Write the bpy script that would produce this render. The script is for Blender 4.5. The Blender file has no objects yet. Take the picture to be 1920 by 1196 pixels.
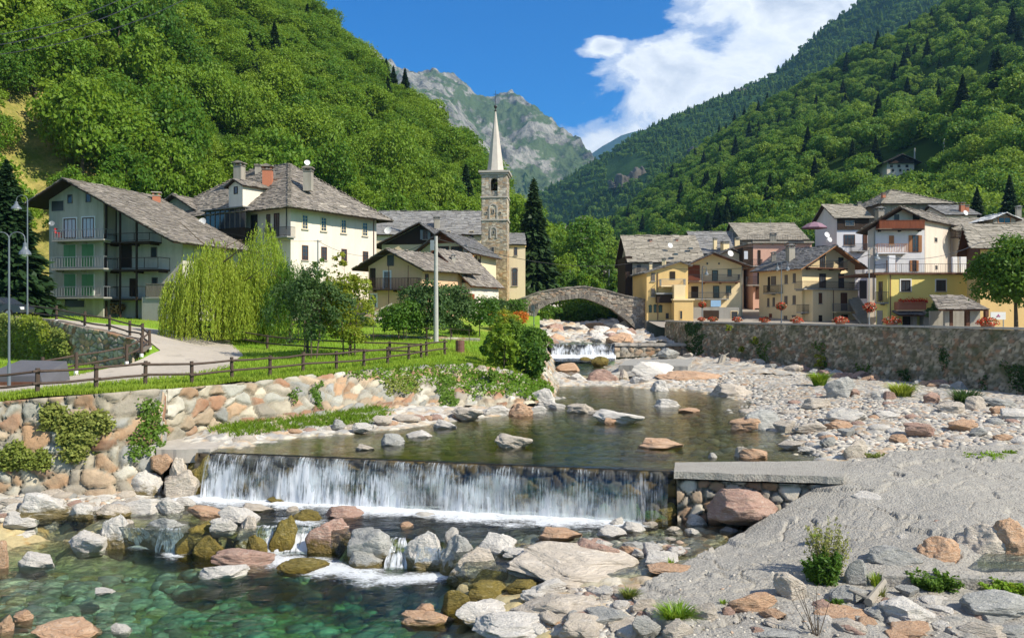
import bpy, math, random
import numpy as np
from mathutils import Vector
random.seed(7); RNG = np.random.default_rng(7)
S = bpy.context.scene
COL = S.collection
CAMZ, HOR, FPX = 5.2, 583.0, 1500.0
# ---------------------------------------------------------------- camera
cd = bpy.data.cameras.new('camera'); cam = bpy.data.objects.new('camera', cd); COL.objects.link(cam)
cam.location = (0, 0, CAMZ); cam.rotation_euler = (math.radians(90), 0, 0)
cd.sensor_width = 36.0; cd.lens = 36.0*FPX/1920.0; cd.shift_y = -15.0/1920.0
cd.clip_start = 0.3; cd.clip_end = 30000
S.camera = cam
# ---------------------------------------------------------------- light
SUNV = Vector((0.84, -0.47, 0.84)).normalized()
sel = math.asin(SUNV.z); saz = math.atan2(SUNV.x, SUNV.y)
sd = bpy.data.lights.new('sun', 'SUN'); sun = bpy.data.objects.new('sun', sd); COL.objects.link(sun)
sd.energy = 5.0; sd.angle = math.radians(0.53); sd.color = (1.0, 0.93, 0.80)
sun.rotation_euler = SUNV.to_track_quat('Z', 'Y').to_euler(); sun.location = (60, -20, 80)
S.view_settings.view_transform = 'Standard'; S.view_settings.look = 'None'
S.view_settings.exposure = 0.5; S.view_settings.gamma = 1.0
S.cycles.max_bounces = 7; S.cycles.diffuse_bounces = 3; S.cycles.glossy_bounces = 3
S.cycles.transmission_bounces = 5; S.cycles.transparent_max_bounces = 16; S.cycles.volume_bounces = 0
S.cycles.caustics_reflective = False; S.cycles.caustics_refractive = False
S.cycles.sample_clamp_indirect = 6.0

class NT:
    """tiny node-tree writer"""
    def __init__(s, tree): s.t = tree; s.n = tree.nodes; s.l = tree.links
    def node(s, typ, **kw):
        nd = s.n.new(typ)
        for k, v in kw.items():
            if k == 'ins':
                for a, b in v.items(): s.put(nd, a, b)
            else: setattr(nd, k, v)
        return nd
    def put(s, nd, key, val):
        sock = nd.inputs[key]
        if isinstance(val, bpy.types.NodeSocket): s.l.new(val, sock)
        elif isinstance(val, bpy.types.Node): s.l.new(val.outputs[0], sock)
        else:
            if isinstance(val, (tuple, list)) and len(val) == 3 and sock.type == 'RGBA': val = (*val, 1)
            sock.default_value = val
    def math(s, op, a, b=0.0, c=0.0, clamp=False):
        m = s.node('ShaderNodeMath', operation=op, use_clamp=clamp)
        s.put(m, 0, a); s.put(m, 1, b)
        if op in ('MULTIPLY_ADD', 'SMOOTH_MIN', 'SMOOTH_MAX'): s.put(m, 2, c)
        return m.outputs[0]
    def noise(s, vec, scale, detail=4, rough=0.55, dist=0.0, col=False):
        nn = s.node('ShaderNodeTexNoise', ins={'Scale': scale, 'Detail': detail, 'Roughness': rough, 'Distortion': dist})
        if vec is not None: s.put(nn, 'Vector', vec)
        return nn.outputs['Color' if col else 'Fac']
    def ramp(s, fac, stops, interp='LINEAR'):
        r = s.node('ShaderNodeValToRGB'); cr = r.color_ramp; cr.interpolation = interp
        while len(cr.elements) < len(stops): cr.elements.new(0.5)
        for e, (p, c) in zip(cr.elements, stops):
            e.position = p
            e.color = (c, c, c, 1) if isinstance(c, (int, float)) else (*c, 1)
        s.put(r, 'Fac', fac); return r.outputs[0]
    def mix(s, fac, a, b, mode='MIX'):
        m = s.node('ShaderNodeMix', data_type='RGBA', blend_type=mode)
        s.put(m, 0, fac); s.put(m, 6, a); s.put(m, 7, b); return m.outputs[2]
    def mapv(s, vec, scale=(1, 1, 1), loc=(0, 0, 0), rot=(0, 0, 0)):
        m = s.node('ShaderNodeMapping', ins={'Vector': vec, 'Scale': scale, 'Location': loc, 'Rotation': rot})
        return m.outputs[0]
    def bump(s, h, strength=0.5, dist=0.05, normal=None):
        b = s.node('ShaderNodeBump', ins={'Height': h, 'Strength': strength, 'Distance': dist})
        if normal is not None: s.put(b, 'Normal', normal)
        return b.outputs[0]

# ---------------------------------------------------------------- sky
w = bpy.data.worlds.new("World"); S.world = w; w.use_nodes = True
t = NT(w.node_tree); t.n.clear()
sky = t.node('ShaderNodeTexSky', sky_type='NISHITA', sun_disc=False, sun_elevation=sel, sun_rotation=saz,
             altitude=900.0, air_density=1.0, dust_density=0.25, ozone_density=2.2)
hs = t.node('ShaderNodeHueSaturation', ins={'Saturation': 1.7, 'Value': 1.05, 'Color': sky})
skyc = t.mix(1.0, hs.outputs[0], (0.16, 0.90, 1.12), 'MULTIPLY')
tc = t.node('ShaderNodeTexCoord').outputs['Generated']
sx = t.node('ShaderNodeSeparateXYZ', ins={0: tc})
yy = t.math('MAXIMUM', sx.outputs[1], 0.02)
a = t.math('DIVIDE', sx.outputs[0], yy); b = t.math('DIVIDE', sx.outputs[2], yy)
ab = t.node('ShaderNodeCombineXYZ', ins={0: a, 1: b}).outputs[0]
n1 = t.noise(t.mapv(ab, (8.0, 12.5, 1), (3.1, 1.7, 0)), 1.0, 10, 0.60, 0.35)
n2 = t.noise(t.mapv(ab, (2.2, 3.4, 1), (7.4, 2.2, 0)), 1.0, 3, 0.5)
# bank of cumulus over the right-hand ridge: a soft body whose edge runs up to the right
def blob(cx, cy, rx, ry):
    v = t.node('ShaderNodeVectorMath', operation='LENGTH', ins={0: t.mapv(ab, (1/rx, 1/ry, 1), (-cx/rx, -cy/ry, 0))})
    return t.math('SUBTRACT', 1.0, v.outputs['Value'])
bl = blob(0.36, 0.40, 0.19, 0.135)
for q in ((0.24, 0.235, 0.135, 0.085), (0.125, 0.205, 0.07, 0.034), (0.115, 0.33, 0.04, 0.016), (0.60, 0.40, 0.25, 0.3), (0.20, 0.275, 0.10, 0.075), (0.15, 0.20, 0.09, 0.05)):
    bl = t.math('SMOOTH_MAX', bl, blob(*q), 0.25)
bl = t.math('MULTIPLY', bl, 1.15)
dens = t.math('ADD', bl, t.math('MULTIPLY', t.math('SUBTRACT', n1, 0.5), 2.7))
dens = t.math('ADD', dens, t.math('MULTIPLY', t.math('SUBTRACT', n2, 0.5), 0.5))
cl = t.ramp(dens, [(0.0, 0.0), (0.2, 0.5), (0.5, 1.0)], 'EASE')
nsh = t.noise(t.mapv(ab, (9, 14, 1), (2.0, -0.05, 0)), 1.0, 6, 0.6, 0.3)
cc = t.ramp(t.math('ADD', t.math('MULTIPLY', dens, 0.35), t.math('MULTIPLY', nsh, 0.9)), [(0.30, (4.4, 5.2, 6.6)), (0.5, (6.4, 6.9, 7.8)), (0.68, (8.4, 8.6, 8.8)), (0.95, (5.0, 5.5, 6.4))])
# thin veil near the horizon
out = t.mix(cl, skyc, cc)
up = t.math('GREATER_THAN', sx.outputs[1], 0.02)
# unseen broken cumulus, added overhead and behind the camera for neutral fill light
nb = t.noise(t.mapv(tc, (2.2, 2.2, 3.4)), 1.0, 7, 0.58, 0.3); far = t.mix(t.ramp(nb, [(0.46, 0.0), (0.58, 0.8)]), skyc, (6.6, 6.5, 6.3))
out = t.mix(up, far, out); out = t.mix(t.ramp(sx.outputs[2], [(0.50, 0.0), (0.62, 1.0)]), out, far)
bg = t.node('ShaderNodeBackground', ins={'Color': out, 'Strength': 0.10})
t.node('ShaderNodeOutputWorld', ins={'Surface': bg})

# ---------------------------------------------------------------- numpy helpers
def _h(ix, iy, seed):
    n = (ix*374761393 + iy*668265263 + seed*1442695041) & 0xffffffff
    n = ((n ^ (n >> 13))*1274126177) & 0xffffffff
    return ((n ^ (n >> 16)) & 0xffff)/65535.0
def vnoise(x, y, seed=0):
    x = np.asarray(x, float); y = np.asarray(y, float)
    ix = np.floor(x).astype(np.int64); iy = np.floor(y).astype(np.int64)
    fx = x-ix; fy = y-iy; fx = fx*fx*(3-2*fx); fy = fy*fy*(3-2*fy)
    a = _h(ix, iy, seed); b = _h(ix+1, iy, seed); c = _h(ix, iy+1, seed); d = _h(ix+1, iy+1, seed)
    return (a*(1-fx)+b*fx)*(1-fy)+(c*(1-fx)+d*fx)*fy
def fbm(x, y, o=4, seed=0, g=0.5):
    s = 0; a = 1; tt = 0
    for k in range(o):
        s = s+a*vnoise(x*2**k, y*2**k, seed+k*17); tt += a; a *= g
    return s/tt*2-1
def ridged(x, y, o=4, seed=0):
    s = 0; a = 1; tt = 0
    for k in range(o):
        s = s+a*(1-2*np.abs(vnoise(x*2**k, y*2**k, seed+k*13)-0.5)); tt += a; a *= 0.5
    return s/tt
def voronoi(x, y, seed=0, jit=0.9):
    """F1, F2-F1 and the id (two hashes) of the nearest cell"""
    x = np.asarray(x, float); y = np.asarray(y, float)
    ix = np.floor(x).astype(np.int64); iy = np.floor(y).astype(np.int64)
    f1 = np.full(x.shape, 9.0); f2 = np.full(x.shape, 9.0); ida = np.zeros(x.shape); idb = np.zeros(x.shape)
    for dx in (-1, 0, 1):
        for dy in (-1, 0, 1):
            cx = ix+dx; cy = iy+dy
            px = cx+0.5+(_h(cx, cy, seed)-0.5)*jit; py = cy+0.5+(_h(cx, cy, seed+5)-0.5)*jit
            d = np.maximum(np.hypot(px-x, py-y), 0)
            nearer = d < f1
            f2 = np.where(nearer, f1, np.minimum(f2, d)); f1 = np.where(nearer, d, f1)
            ida = np.where(nearer, _h(cx, cy, seed+11), ida); idb = np.where(nearer, _h(cx, cy, seed+23), idb)
    return f1, f2-f1, ida, idb
class RBF:
    def __init__(s, pts, lin=True):
        P = np.array(pts, float); s.c = P[:, :2]; z = P[:, 2]; n = len(P)
        d = np.hypot(*(s.c[:, None]-s.c[None]).transpose(2, 0, 1))
        A = np.zeros((n+3, n+3)); A[:n, :n] = -d; A[:n, :n] += np.eye(n)*-0.02
        A[:n, n] = 1; A[:n, n+1:] = s.c; A[n, :n] = 1; A[n+1:, :n] = s.c.T
        s.w = np.linalg.solve(A, np.r_[z, 0, 0, 0]); s.n = n
    def __call__(s, x, y):
        x = np.asarray(x, float); y = np.asarray(y, float); sh = x.shape; x = x.ravel(); y = y.ravel()
        o = s.w[s.n]+s.w[s.n+1]*x+s.w[s.n+2]*y
        for k in range(s.n): o = o-s.w[k]*np.hypot(x-s.c[k, 0], y-s.c[k, 1])
        return o.reshape(sh)
def at(px, py, Y): return np.array(((px-960)*Y/FPX, Y, CAMZ-(py-HOR)*Y/FPX))
def gz(px, py, z):                                   # where the sight line meets level z
    Y = (CAMZ-z)*FPX/(py-HOR); return np.array(((px-960)*Y/FPX, Y, z))
def inpoly(x, y, poly):
    x = np.asarray(x, float); y = np.asarray(y, float); r = np.zeros(x.shape, bool); n = len(poly)
    for i in range(n):
        x1, y1 = poly[i]; x2, y2 = poly[(i+1) % n]
        if y1 == y2: continue
        c = ((y1 > y) != (y2 > y)) & (x < (x2-x1)*(y-y1)/(y2-y1)+x1); r ^= c
    return r

# ---------------------------------------------------------------- mesh helpers
ORG = {}
def _link(o, parent):
    COL.objects.link(o)
    if parent is not None: o.parent = parent
def raw(name, V, F, mats, parent=None, fm=None, smooth=False, col=None, org=None):
    """V: Nx3 world coords; F: list of faces or int array; org: world origin of the object"""
    if parent is not None: org = ORG[parent.name]
    if org is None: org = (0, 0, 0)
    V = np.asarray(V, np.float32)-np.asarray(org, np.float32)
    me = bpy.data.meshes.new(name)
    if isinstance(F, np.ndarray):
        nf, k = F.shape
        me.vertices.add(len(V)); me.vertices.foreach_set('co', V.ravel())
        me.loops.add(nf*k); me.loops.foreach_set('vertex_index', F.astype(np.int32).ravel())
        me.polygons.add(nf); me.polygons.foreach_set('loop_start', np.arange(nf, dtype=np.int32)*k)
        me.polygons.foreach_set('loop_total', np.full(nf, k, np.int32)); me.update(calc_edges=True)
    else: me.from_pydata(V.tolist(), [], F)
    if not isinstance(mats, (list, tuple)): mats = [mats]
    for m in mats: me.materials.append(m)
    if fm is not None: me.polygons.foreach_set('material_index', np.asarray(fm, np.int32))
    if smooth: me.polygons.foreach_set('use_smooth', np.ones(len(me.polygons), bool))
    if col is not None:
        ca = me.color_attributes.new('Col', 'FLOAT_COLOR', 'POINT')
        C4 = np.c_[np.asarray(col, np.float32), np.ones(len(V), np.float32)]; ca.data.foreach_set('color', C4.ravel())
    me.update()
    o = bpy.data.objects.new(name, me); _link(o, parent)
    if parent is None: o.location = org
    ORG[o.name] = org
    return o
def tag(o, label=None, cat=None, group=None, kind=None):
    for k, v in (('label', label), ('category', cat), ('group', group), ('kind', kind)):
        if v: o[k] = v
    return o
def thing(name, label, cat, loc, group=None):
    o = bpy.data.objects.new(name, None); COL.objects.link(o); o.location = loc; o.empty_display_size = 0.3
    ORG[o.name] = tuple(loc); return tag(o, label, cat, group)
class MB:
    def __init__(s): s.V = []; s.F = []; s.M = []
    def add(s, V, F, m=0):
        k = len(s.V); s.V += [tuple(v) for v in V]; s.F += [tuple(i+k for i in f) for f in F]; s.M += [m]*len(F); return s
    def hexa(s, P, m=0):                              # 8 points: bottom 4 ccw, top 4
        return s.add(P, [(0, 3, 2, 1), (4, 5, 6, 7), (0, 1, 5, 4), (1, 2, 6, 5), (2, 3, 7, 6), (3, 0, 4, 7)], m)
    def box(s, c, hx, hy, hz, ang=0.0, m=0):
        ca, sa = math.cos(ang), math.sin(ang); P = []
        for z in (-hz, hz):
            for x, y in ((-hx, -hy), (hx, -hy), (hx, hy), (-hx, hy)):
                P.append((c[0]+x*ca-y*sa, c[1]+x*sa+y*ca, c[2]+z))
        return s.hexa(P, m)
    def tube(s, a, b, r0, r1=None, n=6, m=0, cap=True):
        r1 = r0 if r1 is None else r1
        a = Vector(a); b = Vector(b); d = (b-a)
        if d.length < 1e-6: return s
        d.normalize(); u = d.orthogonal().normalized(); v = d.cross(u); P = []
        for p, r in ((a, r0), (b, r1)):
            for k in range(n):
                th = 2*math.pi*k/n; P.append(p+u*(r*math.cos(th))+v*(r*math.sin(th)))
        F = [(k, (k+1) % n, n+(k+1) % n, n+k) for k in range(n)]
        if cap: F += [tuple(range(n-1, -1, -1)), tuple(range(n, 2*n))]
        return s.add(P, F, m)
    def path(s, pts, r, n=5, m=0):
        for p, q in zip(pts[:-1], pts[1:]): s.tube(p, q, r, r, n, m)
        return s
    def lathe(s, c, prof, n=12, m=0):                 # prof: (r, z)
        P = []; F = []
        for r, z in prof:
            for k in range(n):
                th = 2*math.pi*k/n; P.append((c[0]+r*math.cos(th), c[1]+r*math.sin(th), c[2]+z))
        for i in range(len(prof)-1):
            for k in range(n): F.append((i*n+k, i*n+(k+1) % n, (i+1)*n+(k+1) % n, (i+1)*n+k))
        return s.add(P, F, m)
    def build(s, name, mats, parent=None, smooth=False, org=None):
        if not s.V: return None
        if org is None and parent is None: org = tuple(np.array(s.V).min(0))
        return raw(name, s.V, s.F, mats, parent, s.M, smooth, None, org)
def grid_faces(nu, nv):
    i = np.arange(nu-1)[:, None]*nv+np.arange(nv-1)[None]
    return np.stack([i, i+nv, i+nv+1, i+1], -1).reshape(-1, 4)
def water(name, absorb, dens, bscale, bstr, scat=None, foam=False, tint=(0.93, 0.97, 0.93)):
    m, t = newmat(name); v = geoc(t)
    n = t.noise(t.mapv(v, (1.0, 2.2, 1)), bscale, 4, 0.55, 0.4); n2 = t.noise(t.mapv(v, (1, 2.0, 1)), bscale*0.22, 3, 0.5)
    h = t.math('ADD', t.math('MULTIPLY', n, 0.5), n2); bp = t.bump(h, bstr, 0.12)
    fr = t.node('ShaderNodeFresnel', ins={'IOR': 1.36, 'Normal': bp}); gl = t.node('ShaderNodeBsdfGlossy', ins={'Roughness': 0.03, 'Normal': bp, 'Color': (1, 1, 1)})
    rf = t.node('ShaderNodeBsdfTransparent', ins={'Color': tint})
    sh = t.node('ShaderNodeMixShader', ins={0: t.math('MULTIPLY', fr.outputs[0], 0.85, clamp=True), 1: rf, 2: gl}).outputs[0]
    if foam:
        at_ = t.node('ShaderNodeAttribute', attribute_name='Col').outputs['Color']
        fn = t.noise(t.mapv(v, (1.2, 3.0, 1)), 3.4, 8, 0.8, 1.2)
        fm = t.ramp(t.math('ADD', t.math('MULTIPLY', at_, 1.15), t.math('MULTIPLY', t.math('SUBTRACT', fn, 0.5), 2.4)), [(0.42, 0.0), (0.85, 1.0)])
        fb = t.node('ShaderNodeBsdfPrincipled', ins={'Base Color': (0.85, 0.89, 0.92), 'Roughness': 0.6, 'Normal': t.bump(fn, 0.8, 0.15)})
        sh = t.node('ShaderNodeMixShader', ins={0: t.math('MULTIPLY', fm, 0.95), 1: sh, 2: fb}).outputs[0]
    ab_ = t.node('ShaderNodeVolumeAbsorption', ins={'Color': absorb, 'Density': dens})
    t.node('ShaderNodeOutputMaterial', ins={'Surface': sh, 'Volume': ab_}); return m
# ---------------------------------------------------------------- materials
MAT = {}
def newmat(name):
    m = bpy.data.materials.new(name); m.use_nodes = True; t = NT(m.node_tree); t.n.clear(); MAT[name] = m; return m, t
def finish(t, col, rough=0.8, normal=None, spec=0.3, metal=0.0, extra=None):
    p = t.node('ShaderNodeBsdfPrincipled', ins={'Base Color': col, 'Roughness': rough, 'Metallic': metal, 'Specular IOR Level': spec})
    if normal is not None: t.put(p, 'Normal', normal)
    t.node('ShaderNodeOutputMaterial', ins={'Surface': p}); return p
def objc(t): return t.node('ShaderNodeTexCoord').outputs['Object']
def geoc(t): return t.node('ShaderNodeNewGeometry').outputs['Position']
def plain(name, c, rough=0.6, spec=0.3, metal=0.0, var=0.12, sc=3.0, bump=0.0):
    m, t = newmat(name); v = objc(t); n = t.noise(v, sc, 5, 0.6)
    col = t.mix(n, tuple(x*(1-var) for x in c), tuple(min(1, x*(1+var)) for x in c))
    finish(t, col, rough, t.bump(n, bump, 0.02) if bump else None, spec, metal); return m
def plaster(name, c, stain=(0.20, 0.17, 0.13), amt=0.35, sc=0.35):
    amt = min(1, amt*1.6); m, t = newmat(name); v = geoc(t)
    big = t.noise(t.mapv(v, (sc, sc, sc*0.5)), 1.0, 6, 0.62, 0.4); fine = t.noise(v, 9.0, 5, 0.6)
    streak = t.noise(t.mapv(v, (2.2, 2.2, 0.16)), 1.0, 4, 0.6)
    f = t.math('MULTIPLY', t.ramp(t.math('ADD', t.math('MULTIPLY', big, 0.6), t.math('MULTIPLY', streak, 0.4)), [(0.42, 0.0), (0.68, 1.0)]), amt)
    col = t.mix(f, c, stain)
    col = t.mix(0.35, col, t.mix(fine, tuple(x*0.72 for x in c), tuple(min(1, x*1.2) for x in c)))
    finish(t, col, 0.9, t.bump(t.math('ADD', fine, big), 0.35, 0.03), 0.15); return m
def slate(name, cols, rough=0.75, spec=0.35):
    m, t = newmat(name); rnd = t.node('ShaderNodeNewGeometry').outputs['Random Per Island']; v = geoc(t)
    n = t.noise(v, 1.6, 6, 0.65); f = t.noise(v, 14.0, 4, 0.6)
    c = t.ramp(rnd, [(i/(len(cols)-1), k) for i, k in enumerate(cols)])
    c = t.mix(t.ramp(n, [(0.35, 0.0), (0.7, 0.55)]), c, (0.19, 0.165, 0.12))
    c = t.mix(t.math('MULTIPLY', f, 0.5), c, t.mix(0.6, c, (0.04, 0.04, 0.04)))
    finish(t, c, rough, t.bump(f, 0.5, 0.03), spec); return m
slate('slab_warm', [(0.13, 0.115, 0.10), (0.25, 0.215, 0.18), (0.34, 0.30, 0.25), (0.17, 0.15, 0.135), (0.42, 0.37, 0.31)])
slate('slab_grey', [(0.15, 0.15, 0.155), (0.25, 0.25, 0.25), (0.34, 0.335, 0.325), (0.19, 0.19, 0.195)])
slate('slab_dark', [(0.09, 0.092, 0.10), (0.15, 0.15, 0.16), (0.21, 0.21, 0.215), (0.11, 0.11, 0.12)])
slate('slab_light', [(0.24, 0.21, 0.165), (0.36, 0.32, 0.255), (0.45, 0.40, 0.32), (0.29, 0.26, 0.21)])
plaster('p_grey', (0.52, 0.485, 0.395), (0.16, 0.14, 0.10), 0.5)
plaster('p_oldgrey', (0.38, 0.35, 0.29), (0.13, 0.11, 0.09), 0.7, 0.5)
plaster('p_white', (0.70, 0.63, 0.53), (0.36, 0.31, 0.25), 0.35)
plaster('p_cream', (0.72, 0.60, 0.40), (0.42, 0.33, 0.22), 0.22)
plaster('p_peach', (0.66, 0.43, 0.27), (0.36, 0.26, 0.18), 0.25)
plaster('p_ochre', (0.72, 0.50, 0.21), (0.36, 0.25, 0.12), 0.3)
plaster('p_yellow', (0.82, 0.65, 0.38), (0.42, 0.35, 0.2), 0.2)
plaster('p_lemon', (0.84, 0.68, 0.22), (0.42, 0.36, 0.12), 0.12)
plaster('p_pink', (0.66, 0.40, 0.30), (0.40, 0.27, 0.2), 0.25)
plaster('p_pale', (0.60, 0.52, 0.43), (0.34, 0.28, 0.22), 0.35)
plaster('p_blue', (0.68, 0.67, 0.68), (0.36, 0.36, 0.38), 0.25)
plaster('p_dark', (0.15, 0.12, 0.10), (0.06, 0.05, 0.045), 0.5)
plaster('p_concrete', (0.33, 0.32, 0.29), (0.15, 0.14, 0.12), 0.5)
def wood(name, c, sc=6.0):
    m, t = newmat(name); v = objc(t); n = t.noise(t.mapv(v, (sc, sc, sc*0.15)), 1.0, 5, 0.6, 0.5)
    rnd = t.node('ShaderNodeNewGeometry').outputs['Random Per Island']
    col = t.mix(n, tuple(x*0.5 for x in c), tuple(min(1, x*1.45) for x in c)); col = t.mix(t.math('MULTIPLY', rnd, 0.4), col, tuple(x*0.6 for x in c))
    finish(t, col, 0.75, t.bump(n, 0.4, 0.02), 0.2); return m
wood('w_dark', (0.045, 0.028, 0.018)); wood('w_brown', (0.13, 0.06, 0.035)); wood('w_red', (0.22, 0.065, 0.03))
wood('w_orange', (0.42, 0.20, 0.09)); wood('w_grey', (0.20, 0.17, 0.14)); wood('w_fence', (0.085, 0.06, 0.045)); wood('w_log', (0.33, 0.19, 0.09))
plain('metal_dark', (0.03, 0.03, 0.032), 0.45, 0.5); plain('metal_grey', (0.25, 0.27, 0.28), 0.4, 0.5, 0.3)
plain('metal_green', (0.09, 0.13, 0.13), 0.5, 0.4); plain('white_paint', (0.72, 0.71, 0.68), 0.5); plain('shutter_green', (0.10, 0.25, 0.10), 0.5)
plain('copper', (0.15, 0.07, 0.05), 0.5, 0.4); plain('cloth_white', (0.75, 0.75, 0.75), 0.9); plain('parasol', (0.25, 0.15, 0.19), 0.9)
plain('red_plastic', (0.55, 0.03, 0.03), 0.5); plain('brick', (0.42, 0.16, 0.09), 0.85, 0.2, 0, 0.3, 12, 0.3); plain('terracotta', (0.42, 0.17, 0.10), 0.85)
plain('car_paint', (0.025, 0.03, 0.04), 0.25, 0.6); plain('rubber', (0.012, 0.012, 0.012), 0.8); plain('tarp', (0.10, 0.10, 0.11), 0.7, 0.3, 0, 0.2, 2, 0.3)
plain('concrete_pole', (0.40, 0.39, 0.36), 0.85, 0.2, 0, 0.25, 5, 0.2); plain('awning_blue', (0.25, 0.42, 0.62), 0.8); plain('curtain', (0.55, 0.58, 0.62), 0.9)
plain('lamp_glass', (0.8, 0.8, 0.78), 0.3); plain('lamp_grey', (0.12, 0.14, 0.16), 0.4, 0.5); plain('spire_stone', (0.52, 0.47, 0.41), 0.85, 0.2, 0, 0.18, 1.2, 0.3)
plain('bell', (0.12, 0.08, 0.03), 0.4, 0.5, 0.8); plain('teal_cloth', (0.06, 0.35, 0.33), 0.9); plain('slab_stone', (0.40, 0.365, 0.315), 0.9, 0.2, 0, 0.35, 2.2, 0.6)
m, t = newmat('glass'); n = t.noise(objc(t), 1.5, 2)
finish(t, t.mix(n, (0.015, 0.018, 0.022), (0.06, 0.07, 0.085)), 0.08, None, 0.6)
def foliage(name, c1, c2, c3, trans=0.35):
    m, t = newmat(name); g = t.node('ShaderNodeNewGeometry').outputs['Random Per Island']; oi = t.node('ShaderNodeObjectInfo').outputs['Random']
    v = geoc(t); n = t.noise(v, 0.09, 3, 0.5); f = t.math('ADD', t.math('MULTIPLY', oi, 0.62), t.math('MULTIPLY', n, 0.5))
    base = t.ramp(f, [(0.15, c1), (0.5, c2), (0.92, c3)])
    col = t.mix(t.math('MULTIPLY', g, 0.55), base, tuple(x*0.42 for x in c1))
    col = t.mix(t.ramp(g, [(0.86, 0.0), (0.96, 0.5)]), col, c3)
    d = t.node('ShaderNodeBsdfPrincipled', ins={'Base Color': col, 'Roughness': 0.55, 'Specular IOR Level': 0.22})
    tr = t.node('ShaderNodeBsdfTranslucent', ins={'Color': t.mix(0.5, col, (c3[0]*1.5, c3[1]*1.4, c3[2]))})
    t.node('ShaderNodeOutputMaterial', ins={'Surface': t.node('ShaderNodeMixShader', ins={0: trans, 1: d, 2: tr})}); return m
foliage('leaf_hill', (0.055, 0.145, 0.014), (0.125, 0.25, 0.018), (0.26, 0.37, 0.03), .38)
foliage('leaf_right', (0.055, 0.15, 0.024), (0.12, 0.26, 0.03), (0.26, 0.37, 0.045), .4)
foliage('leaf_far', (0.05, 0.14, 0.035), (0.10, 0.23, 0.045), (0.20, 0.32, 0.05), 0.35)
foliage('leaf_conifer', (0.018, 0.045, 0.014), (0.028, 0.065, 0.018), (0.05, 0.09, 0.025), 0.15)
foliage('leaf_willow', (0.15, 0.28, 0.03), (0.27, 0.40, 0.04), (0.46, 0.48, 0.06), 0.4)
foliage('leaf_dark', (0.035, 0.085, 0.02), (0.055, 0.12, 0.03), (0.10, 0.17, 0.05))
foliage('leaf_mid', (0.05, 0.13, 0.015), (0.09, 0.19, 0.02), (0.15, 0.25, 0.03))
foliage('leaf_lime', (0.17, 0.25, 0.02), (0.26, 0.32, 0.03), (0.36, 0.36, 0.04), 0.4)
foliage('leaf_creeper', (0.11, 0.18, 0.03), (0.22, 0.27, 0.05), (0.36, 0.36, 0.10), 0.3)
foliage('grass_blade', (0.15, 0.30, 0.015), (0.22, 0.38, 0.02), (0.36, 0.42, 0.06), 0.35)
foliage('flower_red', (0.5, 0.02, 0.005), (0.68, 0.05, 0.01), (0.75, 0.12, 0.03), 0.2)
foliage('flower_white', (0.6, 0.16, 0.05), (0.8, 0.55, 0.35), (0.8, 0.8, 0.65), 0.2)
foliage('flower_orange', (0.5, 0.13, 0.02), (0.62, 0.2, 0.02), (0.7, 0.3, 0.04), 0.2)
foliage('flower_pink', (0.45, 0.07, 0.2), (0.55, 0.12, 0.3), (0.6, 0.3, 0.4), 0.2)
plain('bark', (0.11, 0.085, 0.06), 0.9, 0.1, 0, 0.4, 3, 0.5); plain('bark_pale', (0.30, 0.27, 0.22), 0.9, 0.1, 0, 0.3, 3, 0.4)
# rocks: five stone kinds
def rockmat(name, c1, c2, vein, moss=0.0, wetz=None):
    m, t = newmat(name); v = objc(t); oi = t.node('ShaderNodeObjectInfo').outputs['Random']
    vv = t.node('ShaderNodeVectorMath', operation='ADD', ins={0: v, 1: t.node('ShaderNodeCombineXYZ', ins={0: t.math('MULTIPLY', oi, 50), 1: t.math('MULTIPLY', oi, 17)}).outputs[0]}).outputs[0]
    n = t.noise(t.mapv(vv, (1, 1, 2.6)), 1.3, 7, 0.62, 1.2); f = t.noise(vv, 9.0, 6, 0.66); st = t.noise(t.mapv(vv, (1.2, 1.2, 6.0), (0, 0, 0), (0.4, 0.5, 0)), 1.4, 6, 0.6, 2.0)
    col = t.mix(t.ramp(n, [(0.3, 0.0), (0.65, 1.0)]), c1, c2)
    col = t.mix(t.ramp(st, [(0.55, 0.0), (0.66, 0.8)]), col, vein)
    col = t.mix(t.ramp(f, [(0.28, 0.5), (0.46, 0.0)]), col, tuple(x*0.45 for x in c1))
    col = t.mix(t.math('MULTIPLY', oi, 0.25), col, tuple(x*0.6 for x in c2))
    rough = 0.85
    z = t.node('ShaderNodeSeparateXYZ', ins={0: geoc(t)}).outputs[2]
    lz = t.node('ShaderNodeSeparateXYZ', ins={0: v}).outputs[2]
    if moss:
        mk = t.math('MULTIPLY', t.ramp(t.math('ADD', lz, t.math('MULTIPLY', t.math('SUBTRACT', n, 0.5), 1.4)), [(0.02, 1.0), (0.30, 0.0)]), moss)
        mc = t.mix(t.noise(vv, 5.0, 4), (0.030, 0.026, 0.007), (0.21, 0.145, 0.012))
        col = t.mix(mk, col, mc); rough = t.math('SUBTRACT', 0.85, t.math('MULTIPLY', mk, 0.5))
    h = t.math('ADD', t.math('MULTIPLY', n, 1.5), t.math('ADD', f, t.math('MULTIPLY', st, 0.7)))
    finish(t, col, rough, t.bump(h, 0.75, 0.12), 0.3); return m
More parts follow.
